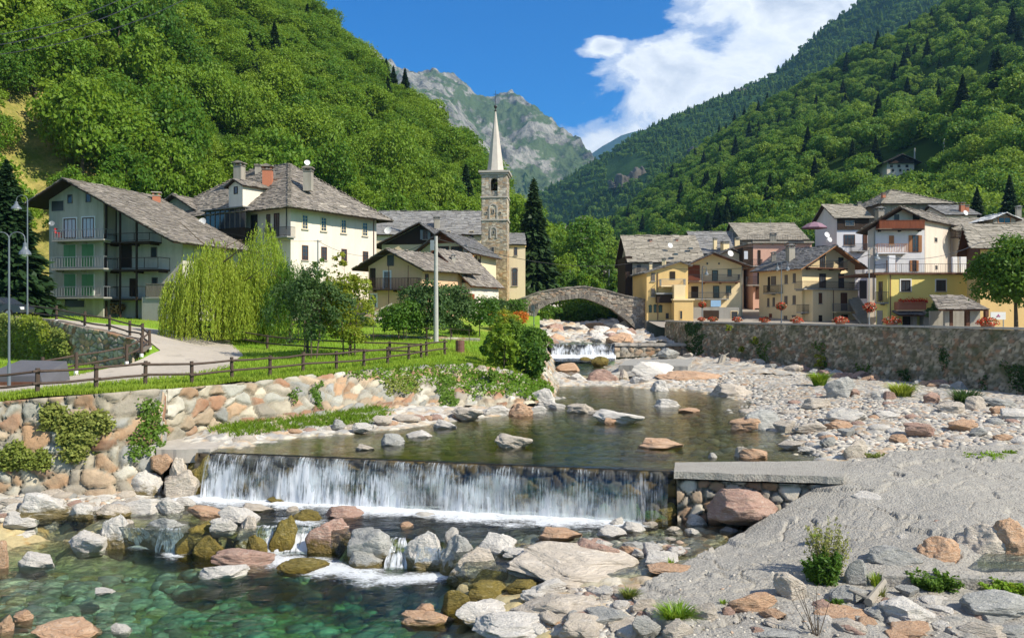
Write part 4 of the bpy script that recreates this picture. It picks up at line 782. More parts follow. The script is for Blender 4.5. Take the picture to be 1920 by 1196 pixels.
# ---- left hillside forest
def rejL(px, py, t): return inpoly(px, py, CLEAR) | (py < -330) | ((px < 500) & (t < 0.04))
ptsL = scatter(HL, -330, 1068, 0.0, 1.08, 4600, 4.0, rejL, 5)
ptsL.sort(key=lambda p: p[1]*(1 if -30 < p[3] < 1060 else 3))
print('left trees', len(ptsL))
nL = 0
for i, p in enumerate(ptsL[:205]):
    con = (i % 17 == 5); kd = CON[i % 2] if con else BR[i % 6]; s = random.choice((.5, .65, .8, .9, 1.15)); px = p[3]
    if p[5] < 0.1: s *= 0.8
    zone = 'behind the slab-roofed houses at the foot of' if p[4] > 380 else 'on the upper part of'
    if con: kd.place('conifer_tree', 'dark conifer among the broadleaf trees of the sunlit left hillside', 'tree', (p[0], p[1], p[2]-0.5), s*0.95, random.uniform(0, 6.28), 'dark conifers on the left hillside')
    else: kd.place('forest_tree', 'bright green broadleaf tree in the dense wood on the left hillside', 'tree', (p[0], p[1], p[2]-0.8), s, random.uniform(0, 6.28), 'broadleaf trees on the left hillside', zs=random.uniform(.9, 1.55))
stuff_trees('forest', 'dense bright green wood covering the steep left hillside', [(p[0], p[1], p[2]-0.8) for p in ptsL[205:]], [b.first for b in BR]*2+[CON[0].first], None, 0.5, 1.15, 8)
# ---- right hillside
HOUSE = [(1645, 290), (1760, 275), (1790, 330), (1725, 405), (1650, 405), (1640, 335)]
def rejR(px, py, t):
    r = inpoly(px, py, HOUSE) | (py < -90) | (py > 560)
    r |= inpoly(px, py, [(1760, 290), (1800, 320), (1740, 350), (1720, 330)])
    return r
ptsR = scatter(HR, 1020, 2010, 0.0, 1.05, 9000, 6.7, rejR, 6); print('right trees', len(ptsR))
ptsR.sort(key=lambda p: p[1]*(1 if p[3] < 1930 else 3))
RK = []
for k in range(3):
    rk = TreeKind('r%d' % k, LOW[k], BR[k].trunk); RK.append(rk)
for i, p in enumerate(ptsR[:62]):
    if i < 40: k_ = BR[i % 6]; k_.place('forest_tree', 'broadleaf tree in the dark wood at the foot of the right hillside', 'tree', (p[0], p[1], p[2]-0.8), random.uniform(.9, 1.3), random.uniform(0, 6), 'broadleaf trees on the right hillside', 'leaf_right')
    else: RK[i % 3].place('forest_tree', 'broadleaf tree in the dark wood at the foot of the right hillside', 'tree', (p[0], p[1], p[2]-0.8), random.uniform(.9, 1.3), random.uniform(0, 6), 'broadleaf trees on the right hillside')
CON[0].place('conifer_tree', 'small spruce on the slope above the stone roofs at the right edge', 'tree', tuple(at(1893, 415, 150)), 0.62, 0); CON[1].place('conifer_tree', 'pale blue spruce between the chimneys at the far right', 'tree', tuple(at(1832, 412, 145)), 0.42, 1)
rc = [p for p in ptsR[62:]]
stuff_trees('forest', 'dense green wood covering the right hillside', [(p[0], p[1], p[2]-0.8) for p in rc], [r.first for r in RK]*3+[CON[0].first], None, 0.62, 1.15, 9)
# ---- far ridge
def rejM(px, py, t): return (py < -60) | (py > 500) | inpoly(px, py, [(1140, 300), (1215, 293), (1215, 345), (1135, 345)]) | ((fbm(px/28, py/14, 4, 77) > 0.32) & (t > 0.25))
ptsM = scatter(HM, 1010, 1780, 0.03, 1.04, 9000, 9.5, rejM, 7); print('ridge trees', len(ptsM))
fk = [TreeKind('f0', CONLOW, CON[0].trunk), TreeKind('f1', CONLOW2, CON[0].trunk), TreeKind('f2', BRLOW, BR[0].trunk)]
for k, p in enumerate(sorted(ptsM, key=lambda p: p[1])[:6]):
    fk[k % 3].place('forest_tree', 'small tree at the foot of the distant wooded ridge', 'tree', (p[0], p[1], p[2]-1), 1.1, k, 'trees at the foot of the distant ridge')
stuff_trees('forest', 'conifer wood covering the distant ridge under the clouds', [(p[0], p[1], p[2]-1) for p in ptsM[6:]], [f.first for f in fk], None, 0.7, 1.25, 10)
ptsK = scatter(HK, 860, 1130, 0.03, 0.62, 1500, 17, lambda px, py, t: (fbm(px/30, py/24, 4, 71) < -0.02+t*0.35) | (py < 215), 7)
stuff_trees('forest', 'dark conifers in the gullies of the rocky mountain', [(p[0], p[1], p[2]-2) for p in ptsK], [fk[0].first, fk[1].first], None, 1.0, 1.7, 11)

def crag(px, py, w, h, seed, label, hill=HM, dy=-14):
    for t_ in np.linspace(0, 1, 500):
        X, Y, Z = hill.pos(px, t_)
        if HOR-(Z-CAMZ)*FPX/Y <= py: break
    cliff('cliff', px, py, w, h, float(Y)+dy, seed, label)
crag(1178, 344, 74, 42, 3, 'grey rock cliff breaking out of the wooded ridge', dy=10); crag(1305, 282, 34, 12, 4, 'small pale crag on the far wooded ridge'); crag(1392, 172, 40, 9, 5, 'long pale crag near the top of the far wooded ridge')
# ---- trees one can tell apart
def onland(px, Y): x = (px-960)/FPX*Y; return (x, Y, float(zleft(np.array(x), np.array(Y))))
CON[0].place('spruce_tree', 'tall dark spruce right of the stone bell tower', 'tree', tuple(at(1001, 572, 132)), 1.48, 0.3)
CON[1].place('spruce_tree', 'slender dark spruce just behind the tall spruce by the bell tower', 'tree', tuple(at(1022, 572, 140)), 0.9, 0.3)
V, F = conifer_mesh(181, 13.5, 4.2, 9000, 0.62, 0.5); tk = TreeKind('s', mesh_of('crown', V, F, 'leaf_conifer'), CON[0].trunk)
tk.place('spruce_tree', 'big drooping spruce behind the lamp posts at the left edge', 'tree', (at(12, 600, 68)[0], 68, 4.4), 1.0, 0.5)
def bush(name, label, cat, px, py, Y, rpx, hpx, mat, seed, nleaf=2600, size=0.16, trunk=None, lob=0.42, nl=16, ground=None, gap=0.0, gr=None, clear=0.0, stems=1, flat=0.85, top=0.0):
    """shrub or small tree: base row py, crown rpx wide to each side and hpx high (rows of the picture at distance Y)"""
    k = Y/FPX; loc = at(px, py, Y); R = rpx*k; H = hpx*k; c = clear*H
    e = thing(name, label, cat, tuple(loc), gr)
    V, F = lobes_crown(seed, R, H-c, c, nl, nleaf, size, lob, flat, gap, top=top); V = V+np.array(loc)
    mb = MB()
    for s_ in range(stems):
        dx = (s_-(stems-1)/2)*0.35; t_ = trunk_mesh(seed+s_, H*0.8, trunk or 0.06, R*0.7, 7, dx*0.1, 0.3 if clear < .15 else 0.45); mb.add([(v[0]+loc[0]+dx, v[1]+loc[1], v[2]+loc[2]) for v in t_.V], t_.F)
    raw('trunk', mb.V, mb.F, MAT['bark'], e); raw('crown', V, F, MAT[mat], e); return e
bush('tree', 'large round tree behind the crown of the arched bridge', 'tree', 1092, 545, 165, 37, 140, 'leaf_right', 201, 6000, 0.42, 0.3, nl=30)
for q in ((1050, 560, 150, 32, 80, 'leaf_hill', 'light green tree right of the spruces above the bridge'), (1132, 562, 160, 28, 78, 'leaf_mid', 'bushy tree over the right half of the bridge'), (1028, 556, 170, 28, 120, 'leaf_right', 'tree between the spruces and the round tree'), (1072, 572, 138, 34, 62, 'leaf_mid', 'low tree right behind the crest of the bridge'), (1160, 575, 140, 22, 66, 'leaf_right', 'dark tree against the shaded side of the stone-roofed house'), (1105, 575, 136, 30, 60, 'leaf_hill', 'yellow-green shrub behind the bridge parapet'), (1020, 575, 134, 26, 60, 'leaf_mid', 'shrub at the left end of the bridge'), (1150, 520, 210, 30, 70, 'leaf_right', 'tree on the slope above the far road'), (1065, 490, 260, 26, 62, 'leaf_right', 'distant tree below the hamlet'), (1120, 470, 280, 26, 60, 'leaf_right', 'distant tree right of the hamlet'),(1040, 480, 220, 26, 66, 'leaf_hill', 'leafy tree under the distant hamlet')):
    bush('tree', q[6], 'tree', q[0], q[1], q[2], q[3], q[4], q[5], int(q[0]), 3000, 0.36 if q[2] < 200 else 0.6, 0.2, nl=20)
for i, q in enumerate(((1010, 612, 118, 16, 30, 'low shrub left under the bridge arch'), (1035, 608, 122, 20, 34, 'leafy shrub under the left half of the arch'), (1068, 606, 125, 22, 40, 'shrub under the middle of the arch'), (1100, 606, 125, 22, 36, 'bright shrub hanging over the rocks under the arch'), (1130, 604, 128, 20, 36, 'dark shrub under the right half of the arch'), (1155, 606, 128, 16, 30, 'small shrub by the right springing of the arch'), (1085, 590, 130, 40, 40, 'wide dark shrub deep under the arch'))):
    bush('shrub', q[5], 'shrub', q[0], q[1], q[2], q[3], q[4], 'leaf_mid' if i % 2 else 'leaf_hill', 300+i, 2200, 0.3, 0.06)
# weeping willow
def willow(px, Y, label):
    loc = onland(px, Y); e = thing('willow_tree', label, 'tree', loc); rng = np.random.default_rng(55); C = []; D = []
    R, H = 4.3, 7.1; ns = 1250
    for k in range(ns):
        th = rng.random()*6.283; q = math.sqrt(rng.random()); lob = 0.82+0.2*math.sin(3*th+1)+0.1*math.sin(7*th); x = R*q*lob*math.cos(th); y = R*q*lob*math.sin(th)*0.85
        top = H*(1-0.50*q**2.0)*(0.86+0.16*rng.random())-(0.9 if math.sin(2.5*th) > .3 else 0); ln = min(top-0.2, rng.uniform(1.4, 5.6)*(0.5+0.8*q)); m_ = int(ln/0.085); s = np.linspace(0, 1, m_)
        ox = 0.28*math.cos(th)*np.sqrt(s)+0.06*np.sin(s*9+k); oy = 0.28*math.sin(th)*np.sqrt(s)+0.06*np.cos(s*7+k)
        C.append(np.stack([x+ox+0.03*rng.normal(size=m_), y+oy+0.03*rng.normal(size=m_), top-ln*s], 1))
    C = np.concatenate(C); N = unit(rng.normal(size=C.shape)*np.array([1, 1, .3])); V, F = leafquads(C, N, 0.07, 3.0, rng, 0.4, down=0.75)
    t_ = trunk_mesh(9, 7.2, 0.26, 3.6, 14, 0.0, 0.2); raw('trunk', np.array(t_.V)+np.array(loc), t_.F, MAT['bark'], e); raw('crown', V+np.array(loc), F, MAT['leaf_willow'], e)
    # top shoots
    return e
willow(408, 56, 'weeping willow with long yellow-green curtains in front of the white house')
def willow2(px, Y, R, H, seed, label, mat='leaf_willow', ns=420):
    loc = onland(px, Y); e = thing('willow_tree', label, 'tree', loc); rng = np.random.default_rng(seed); C = []
    for k in range(ns):
        th = rng.random()*6.283; q = math.sqrt(rng.random()); x = R*q*math.cos(th); y = R*q*math.sin(th); top = H*(1-0.55*q**1.6)*(0.82+0.2*rng.random()); ln = min(top-0.1, rng.uniform(1.0, 3.6)); m_ = int(ln/0.09); s = np.linspace(0, 1, m_)
        C.append(np.stack([x+0.25*math.cos(th)*s+0.04*rng.normal(size=m_), y+0.25*math.sin(th)*s+0.04*rng.normal(size=m_), top-ln*s], 1))
    C = np.concatenate(C); N = unit(rng.normal(size=C.shape)*np.array([1, 1, .3])); V, F = leafquads(C, N, 0.07, 2.8, rng, 0.4, down=0.7)
    t_ = trunk_mesh(seed, H*.8, 0.16, R*.8, 10, 0, 0.25); raw('trunk', np.array(t_.V)+np.array(loc), t_.F, MAT['bark'], e); raw('crown', V+np.array(loc), F, MAT[mat], e)
willow2(492, 58, 2.4, 9.0, 71, 'tall narrow willow rising beside the weeping willow', ns=520)
willow2(545, 57, 2.4, 6.3, 73, 'green feathery tree between the willows and the young trees', 'leaf_mid', ns=520)
Yc = 50
bush('tree', 'dark silvery young tree with staked trunks behind the log fence', 'tree', 583, 686, 46.5, 62, 185, 'leaf_dark', 401, 9500, 0.12, 0.06, nl=26, clear=0.22, stems=3, gap=0.25)
bush('tree', 'yellow-green young maple with a tall sparse leader behind the log fence', 'tree', 655, 684, 48.5, 50, 178, 'leaf_lime', 402, 7000, 0.13, 0.06, nl=22, clear=0.2, stems=3, gap=0.22, top=0.2)
bush('tree', 'thin upright sapling whose tip stands before the white house', 'tree', 640, 640, 58, 26, 190, 'leaf_lime', 403, 1500, 0.15, 0.05, nl=22, clear=0.3, gap=0.1, lob=0.28, top=0.5)
bush('tree', 'feathery green tree right of the willows in front of the white house', 'tree', 606, 655, 62, 42, 175, 'leaf_mid', 404, 7000, 0.15, 0.08, nl=24, clear=0.1, gap=0.12, top=0.3)
bush('tree', 'low umbrella-shaped tree on twin trunks on the garden lawn', 'tree', 752, 644, 62, 45, 72, 'leaf_mid', 405, 5200, 0.15, 0.07, nl=20, clear=0.32, stems=2)
bush('tree', 'dense dark green tree left of the concrete pole', 'tree', 800, 650, 64, 42, 125, 'leaf_dark', 406, 6500, 0.16, 0.09, nl=24, clear=0.2)
bush('tree', 'dark green tree right of the concrete pole', 'tree', 846, 640, 68, 38, 108, 'leaf_dark', 409, 5500, 0.16, 0.09, nl=22, clear=0.18)
bush('tree', 'small open-crowned fruit tree below the bell tower', 'tree', 899, 634, 72, 36, 72, 'leaf_mid', 407, 3200, 0.16, 0.06, nl=16, clear=0.3, gap=0.2)
for i, q in enumerate(((678, 626, 76, 22, 32, 'leaf_dark', 'dark shrub left of the umbrella-shaped tree'), (930, 600, 92, 24, 36, 'leaf_dark', 'round green shrub at the foot of the bell tower'), (967, 600, 96, 22, 40, 'leaf_mid', 'green shrub at the left end of the bridge'), (985, 650, 78, 34, 30, 'leaf_mid', 'broad shrub on the bank left of the upper weir'), (1002, 660, 66, 26, 44, 'leaf_mid', 'leafy shrub on the bank above the shallow pool'), (866, 640, 74, 22, 30, 'leaf_hill', 'yellowish shrub in the garden below the tower'), (945, 622, 82, 28, 34, 'leaf_lime', 'lime green shrub under the orange flowers'))):
    bush('shrub', q[6], 'shrub', q[0], q[1], q[2], q[3], q[4], q[5], 420+i, 2400, 0.17, 0.04)
for i, q in enumerate(((932, 606, 88, 20, 14, 'orange flowering bush left of the bridge'), (975, 606, 92, 16, 18, 'orange flowering bush under the bridge end'))):
    bush('flower_bush', q[5], 'flowers', q[0], q[1], q[2], q[3], q[4], 'flower_orange', 440+i, 1500, 0.16, 0.03)
bush('flower_bush', 'pink flowers in the bed behind the garden lawn', 'flowers', 733, 640, 68, 10, 12, 'flower_pink', 450, 300, 0.12, 0.02)
# shrubs on the river bank in front
for i, q in enumerate(((945, 705, 47.5, 34, 112, 'leaf_hill', 'tall leafy shrub on the end of the river wall', 6000), (985, 715, 48.5, 38, 85, 'leaf_mid', 'leafy shrub overhanging the pool from the bank end', 4200), (1008, 735, 49.5, 22, 60, 'leaf_hill', 'yellow-green shrub at the tip of the bank', 2200), (905, 735, 44.5, 28, 62, 'leaf_mid', 'bright shrub growing out of the river wall', 3000), (925, 680, 50, 22, 64, 'leaf_mid', 'dark upright shrub behind the bank shrubs', 3000), (962, 664, 58, 20, 70, 'leaf_mid', 'tall dark shrub between the fence end and the upper weir', 3600))):
    bush('shrub', q[6], 'shrub', q[0], q[1], q[2], q[3], q[4], q[5], 460+i, q[7], 0.14, 0.05, nl=26, gap=0.05, lob=.30, top=.35)
bush('tree', 'dense bright green tree behind the flower planter at the right edge', 'tree', 1906, 622, 56, 74, 168, 'leaf_mid', 480, 15000, 0.17, 0.16, nl=40, clear=0.30, lob=0.36)
bush('shrub', 'dark creeper column between the yellow terrace house and the shelter', 'shrub', 1757, 616, 77, 17, 52, 'leaf_dark', 481, 2600, 0.15, 0.05, nl=14)
# creepers and tufts on the left river wall: leaves laid over the wall surface
BV = np.zeros((len(BANK.data.vertices), 3), np.float32).ravel(); BANK.data.vertices.foreach_get('co', BV); BV = BV.reshape(-1, 3)+np.array(BANK.location)
BPX = 960+BV[:, 0]/BV[:, 1]*FPX; BPY = HOR-(BV[:, 2]-CAMZ)/BV[:, 1]*FPX
def creeper(name, label, polys, mat, nleaf, size, seed, cat='creeper', thick=0.22, source=None):
    sx_, sy_, SV = (BPX, BPY, BV) if source is None else source
    rng = np.random.default_rng(seed); m = np.zeros(len(SV), bool)
    for P in polys: m |= inpoly(sx_+14*fbm(sy_/12, sx_/12, 3, seed), sy_+8*fbm(sx_/10, sy_/10, 3, seed+2), P)
    m &= fbm(sx_/9, sy_/9, 3, seed+5) > -0.42; ids = np.nonzero(m)[0]
    if not len(ids): return
    c = SV[rng.choice(ids, nleaf)]; C = c+rng.normal(size=c.shape)*0.07+np.array([0.04, -1, 0.25])*(thick*rng.random((nleaf, 1))**1.3*(0.6+0.5*fbm(c[:, 0]*2, c[:, 2]*2, 2, seed)[:, None]))
    N = unit(rng.normal(size=C.shape)*0.6+np.array([0.15, -0.7, 0.6])); V, F = leafquads(C, N, size, 1.4, rng)
    return tag(raw(name, V, F, MAT[mat], org=tuple(C.min(0))), label, cat)
creeper('creeper_plant', 'large lime green creeper spilling down the river wall near the left edge', [[(78, 752), (105, 758), (130, 782), (205, 768), (215, 800), (185, 815), (170, 850), (140, 865), (118, 850), (105, 810), (85, 800)]], 'leaf_creeper', 4200, 0.10, 31)
creeper('creeper_plant', 'pale creeper at the foot of the river wall on the left edge', [[(-10, 845), (40, 830), (60, 850), (95, 850), (100, 880), (50, 875), (0, 885)]], 'leaf_creeper', 2200, 0.09, 32)
creeper('creeper_plant', 'narrow green creeper hanging down the wall left of the pale slab', [[(262, 755), (295, 750), (300, 800), (290, 850), (245, 860), (240, 820), (270, 800)]], 'leaf_mid', 2200, 0.09, 33)
creeper('creeper_plant', 'green creeper patch high on the middle of the river wall', [[(720, 715), (770, 700), (785, 730), (730, 745)]], 'leaf_creeper', 900, 0.10, 34)
creeper('creeper_plant', 'green creeper trailing down the right part of the river wall', [[(820, 700), (850, 705), (860, 770), (830, 775)]], 'leaf_mid', 1300, 0.11, 35)
creeper('creeper_plant', 'small creeper below the fence in the middle of the river wall', [[(590, 735), (600, 715), (608, 770), (596, 765)], [(540, 735), (555, 735), (550, 760)]], 'leaf_mid', 600, 0.09, 36)
creeper('creeper_plant', 'thick growth of leaves on the wall end beneath the bank shrubs', [[(865, 690), (1010, 705), (1035, 740), (1000, 750), (930, 735), (880, 750)]], 'leaf_hill', 4200, 0.13, 37)
creeper('creeper_plant', 'leaves spilling over the wall top below the end of the log fence', [[(640, 700), (700, 690), (860, 680), (900, 700), (880, 735), (800, 715), (760, 735), (700, 712)]], 'leaf_hill', 2600, 0.11, 41)
RWV = bpy.data.objects['retaining_wall.001']; q_ = np.zeros(len(RWV.data.vertices)*3, np.float32); RWV.data.vertices.foreach_get('co', q_); q_ = q_.reshape(-1, 3)+np.array(RWV.location); RSRC = (960+q_[:, 0]/q_[:, 1]*FPX, HOR-(q_[:, 2]-CAMZ)/q_[:, 1]*FPX, q_)
creeper('creeper_plant', 'dark plants hanging over the far corner of the right wall', [[(1288, 606), (1312, 606), (1310, 670), (1290, 672)]], 'leaf_dark', 1500, 0.16, 42, source=RSRC, thick=.5)
creeper('creeper_plant', 'moss and small plants scattered along the middle of the right wall', [[(1400, 640), (1440, 640), (1430, 690)], [(1525, 640), (1550, 645), (1545, 700)], [(1600, 680), (1640, 690), (1620, 720)], [(1480, 690), (1500, 690), (1495, 715)]], 'leaf_mid', 900, 0.13, 43, source=RSRC)
creeper('creeper_plant', 'dark plants rooted in the right wall near the edge of the picture', [[(1680, 700), (1700, 690), (1705, 745)], [(1760, 650), (1775, 655), (1770, 700)], [(1880, 680), (1925, 690), (1925, 735), (1890, 730)], [(1830, 720), (1850, 700), (1850, 745)]], 'leaf_dark', 1300, 0.13, 44, source=RSRC)
# creeper over the inner wall
W2 = bpy.data.objects['stone_wall']; q_ = np.zeros(len(W2.data.vertices)*3, np.float32); W2.data.vertices.foreach_get('co', q_); q_ = q_.reshape(-1, 3)+np.array(W2.location)
src = (960+q_[:, 0]/q_[:, 1]*FPX, HOR-(q_[:, 2]-CAMZ)/q_[:, 1]*FPX, q_)
creeper('creeper_plant', 'yellow-green creeper covering the left part of the curved inner wall', [[(-20, 590), (60, 600), (120, 625), (140, 650), (110, 690), (-20, 700)]], 'leaf_creeper', 9000, 0.13, 38, thick=0.9, source=src)
creeper('creeper_plant', 'loose bright creeper tendrils in the middle of the curved inner wall', [[(45, 588), (75, 582), (105, 640), (90, 690), (30, 690)]], 'leaf_lime', 3000, 0.12, 39, thick=1.2, source=src)
# ---- grass: blades on the lawn, tall green growth on the beach under the wall
def blades(name, pts, h, w_, mat, seed, label, lean=0.35, cat='grass'):
    rng = np.random.default_rng(seed); P = np.asarray(pts); n = len(P); th = rng.random(n)*6.283; d = np.stack([np.cos(th), np.sin(th), 0*th], 1)
    H = h*(0.5+0.9*rng.random((n, 1))); up = np.array([0, 0, 1.0])*H+unit(rng.normal(size=(n, 3))*np.array([1, 1, 0]))*H*lean; b = d*w_/2
    V = np.stack([P-b, P+b, P+up*0.6+b*0.7, P+up], 1).reshape(-1, 3); return tag(raw(name, V, np.arange(4*n).reshape(-1, 4), MAT[mat], org=tuple(P.min(0))), label, cat, kind='stuff')
def lawnpts(n, seed, x0, x1, poly=None, near=1.0):
    rng = np.random.default_rng(seed); px = rng.uniform(x0, x1, n); yn = np.interp(px, tp[:, 0], tp[:, 1])+0.12; Y = yn+(80-yn)*rng.random(n)**1.9; X = (px-960)/FPX*Y
    Z = zleft(X, Y); py = HOR-(Z-CAMZ)*FPX/Y; return px, py, np.stack([X, Y, Z-0.02], 1)
px, py, P = lawnpts(90000, 3, -20, 1010)
ROAD_PX = [(-60, 748), (100, 727), (270, 712), (360, 702), (430, 686), (457, 668), (430, 648), (345, 626), (270, 611), (150, 600), (0, 590), (0, 600), (104, 604), (157, 616), (204, 624), (242, 636), (268, 641), (281, 662), (262, 674), (240, 684), (141, 708), (79, 717), (-60, 728)]
ok = ~inpoly(px, py, ROAD_PX); blades('grass', P[ok], 0.16, 0.045, 'grass_blade', 5, 'short bright green grass of the riverside lawn')
rng = np.random.default_rng(9); px = rng.uniform(395, 735, 26000); py = rng.uniform(757, 812, 26000)
m_ = inpoly(px+10*fbm(py/8, px/8, 3, 4), py, [(398, 806), (410, 785), (470, 768), (560, 772), (640, 768), (700, 760), (730, 778), (690, 790), (600, 795), (520, 803), (440, 812)])
P = np.array([gz(a, b, 0.33) for a, b in zip(px[m_], py[m_])]); P[:, 2] = zbu(P[:, 0], P[:, 1])-0.02
blades('tall_grass', P, 0.26, 0.07, 'leaf_hill', 6, 'tall green growth on the pebble beach under the river wall', 0.95)
# ================================================================ BUILDINGS
class Face:
    def __init__(s, O, d, n): s.O = np.array(O, float); s.d = np.array(d, float); s.n = np.array(n, float)
    def hit(s, px, py, out=0.0):
        r = np.array(((px-960)/FPX, 1.0)); O = s.O+s.n*out; t = O.dot(s.n)/r.dot(s.n); p = r*t; return (p-O).dot(s.d), CAMZ+(HOR-py)/FPX*t
    def pt(s, u, z, out=0.0): p = s.O+s.d*u+s.n*out; return (p[0], p[1], z)
    def box(s, mb, u0, u1, z0, z1, o0, o1, m=0):
        P = [s.pt(u0, z0, o1), s.pt(u1, z0, o1), s.pt(u1, z0, o0), s.pt(u0, z0, o0), s.pt(u0, z1, o1), s.pt(u1, z1, o1), s.pt(u1, z1, o0), s.pt(u0, z1, o0)]; mb.hexa(P, m)
    def rect(s, r, out=0.0):
        cx = (r[0]+r[2])/2; a = s.hit(r[0], (r[1]+r[3])/2, out)[0]; b = s.hit(r[2], (r[1]+r[3])/2, out)[0]; z1 = s.hit(cx, r[1], out)[1]; z0 = s.hit(cx, r[3], out)[1]; return a, b, z0, z1
class House:
    """box footprint w x d (v may be skewed), walls with gables, slab roofs, openings placed on its faces"""
    def __init__(s, name, label, px, Y, th, w=None, pxr=None, d=8.0, vh=None, z0=3.2, wall='p_white', cat='house', corner='left', group=None):
        t_ = math.radians(th); s.u = np.array((math.cos(t_), math.sin(t_))); vh_ = t_ if vh is None else -math.radians(vh); s.v = np.array((-math.sin(vh_), math.cos(vh_)))
        A = np.array(at(px, 0, Y)[:2])
        if pxr is not None: r = (pxr-960)/FPX; w = -(A[0]-r*A[1])/(s.u[0]-r*s.u[1])
        w = abs(w)
        if corner == 'right': A = A-s.u*w
        s.A = A; s.w = w; s.dp = d; s.z0 = z0; s.wall = wall; n = -np.array((-s.u[1], s.u[0]))
        s.front = Face(A, s.u, n); s.right = Face(A+s.u*w, s.v, np.array((s.v[1], -s.v[0]))); s.left = Face(A, -s.v, np.array((-s.v[1], s.v[0])))
        s.root = thing(name, label, cat, (A[0], A[1], z0), group)
    def P(s, u, v, z): p = s.A+s.u*u+s.v*v; return (p[0], p[1], z)
    def fz(s, px, py, out=0.0): return s.front.hit(px, py, out)
    def body(s, ze, zr=None, ridge='v', ru=0.5, zel=None, name='wall', mat=None, z0=None):
        """ridge 'v': front gable, peak at u=ru*w; 'u': peak along the front; None flat"""
        w, d = s.w, s.dp; zl = ze if zel is None else zel; z0 = s.z0-1.0 if z0 is None else z0; s.ze = ze; s.zl = zl; s.zr = zr; s.ridge = ridge; s.ru = ru*(w if ridge == 'v' else d)
        mb = MB(); q = s.P
        if ridge == 'v': 
            V = [q(0, 0, z0), q(w, 0, z0), q(w, 0, ze), q(s.ru, 0, zr), q(0, 0, zl), q(0, d, z0), q(w, d, z0), q(w, d, ze), q(s.ru, d, zr), q(0, d, zl)]
            F = [(0, 1, 2, 3, 4), (6, 5, 9, 8, 7), (1, 6, 7, 2), (5, 0, 4, 9)]
        elif ridge == 'u':
            V = [q(0, 0, z0), q(0, 0, ze), q(0, s.ru, zr), q(0, d, zl), q(0, d, z0), q(w, 0, z0), q(w, 0, ze), q(w, s.ru, zr), q(w, d, zl), q(w, d, z0)]
            F = [(0, 1, 2, 3, 4), (5, 9, 8, 7, 6), (0, 5, 6, 1), (4, 3, 8, 9)]
        else:
            V = [q(0, 0, z0), q(w, 0, z0), q(w, d, z0), q(0, d, z0), q(0, 0, ze), q(w, 0, ze), q(w, d, ze), q(0, d, ze)]; F = [(0, 3, 2, 1), (4, 5, 6, 7), (0, 1, 5, 4), (1, 2, 6, 5), (2, 3, 7, 6), (3, 0, 4, 7)]
        mb.add(V, F); return mb.build(name, MAT[mat or s.wall], s.root)
    def roof(s, slab='slab_warm', oh=0.9, og=0.9, ex=0.36, sw=0.62, under='w_dark', ogb=0.5, seed=1, lift=0.04):
        w, d, q = s.w, s.dp, s.P; mb = MB(); 
        if s.ridge == 'v':
            sr = (s.zr-s.ze)/(w-s.ru); sl = (s.zr-s.zl)/s.ru; zr = s.zr+lift
            quads = [(q(-oh, -og, zr-sl*(s.ru+oh)), q(-oh, d+ogb, zr-sl*(s.ru+oh)), q(s.ru, d+ogb, zr), q(s.ru, -og, zr)), (q(w+oh, d+ogb, zr-sr*(w-s.ru+oh)), q(w+oh, -og, zr-sr*(w-s.ru+oh)), q(s.ru, -og, zr), q(s.ru, d+ogb, zr))]
        elif s.ridge == 'u':
            sf = (s.zr-s.ze)/s.ru; sb = (s.zr-s.zl)/(d-s.ru); zr = s.zr+lift
            quads = [(q(-og, -oh, zr-sf*(s.ru+oh)), q(w+og, -oh, zr-sf*(s.ru+oh)), q(w+og, s.ru, zr), q(-og, s.ru, zr)), (q(w+og, d+oh, zr-sb*(d-s.ru+oh)), q(-og, d+oh, zr-sb*(d-s.ru+oh)), q(-og, s.ru, zr), q(w+og, s.ru, zr))]
        for i, Q in enumerate(quads): slabs(mb, Q, ex, sw, seed+i)
        return mb.build('roof', [MAT[slab], MAT[under]], s.root)
    def hip(s, zr, a0, a1, slab='slab_warm', oh=0.9, ex=0.36, sw=0.62, seed=1):
        """ridge along u from a0 to a1 at mid depth"""
        w, d, q, ze = s.w, s.dp, s.P, s.ze; mb = MB(); dr = (zr-ze)/(d/2)*oh; R0 = q(a0, d/2, zr); R1 = q(a1, d/2, zr); z = ze-dr*0.8
        E = [q(-oh, -oh, z), q(w+oh, -oh, z), q(w+oh, d+oh, z), q(-oh, d+oh, z)]
        slabs(mb, (E[0], E[1], R1, R0), ex, sw, seed); slabs(mb, (E[1], E[2], R1, R1), ex, sw, seed+1); slabs(mb, (E[2], E[3], R0, R1), ex, sw, seed+2); slabs(mb, (E[3], E[0], R0, R0), ex, sw, seed+3)
        for a, b in ((E[0], R0), (E[1], R1), (R0, R1)):     # ridge stones
            a = Vector(a); b = Vector(b); n = int((b-a).length/0.5); rr = random.Random(seed)
            for k in range(n):
                p = a.lerp(b, (k+0.5)/n); mb.box((p.x, p.y, p.z+0.10), 0.27*rr.uniform(.8, 1.2), 0.2, 0.05, math.atan2(b.y-a.y, b.x-a.x)+rr.uniform(-.2, .2))
        return mb.build('roof', [MAT[slab], MAT['w_dark']], s.root)
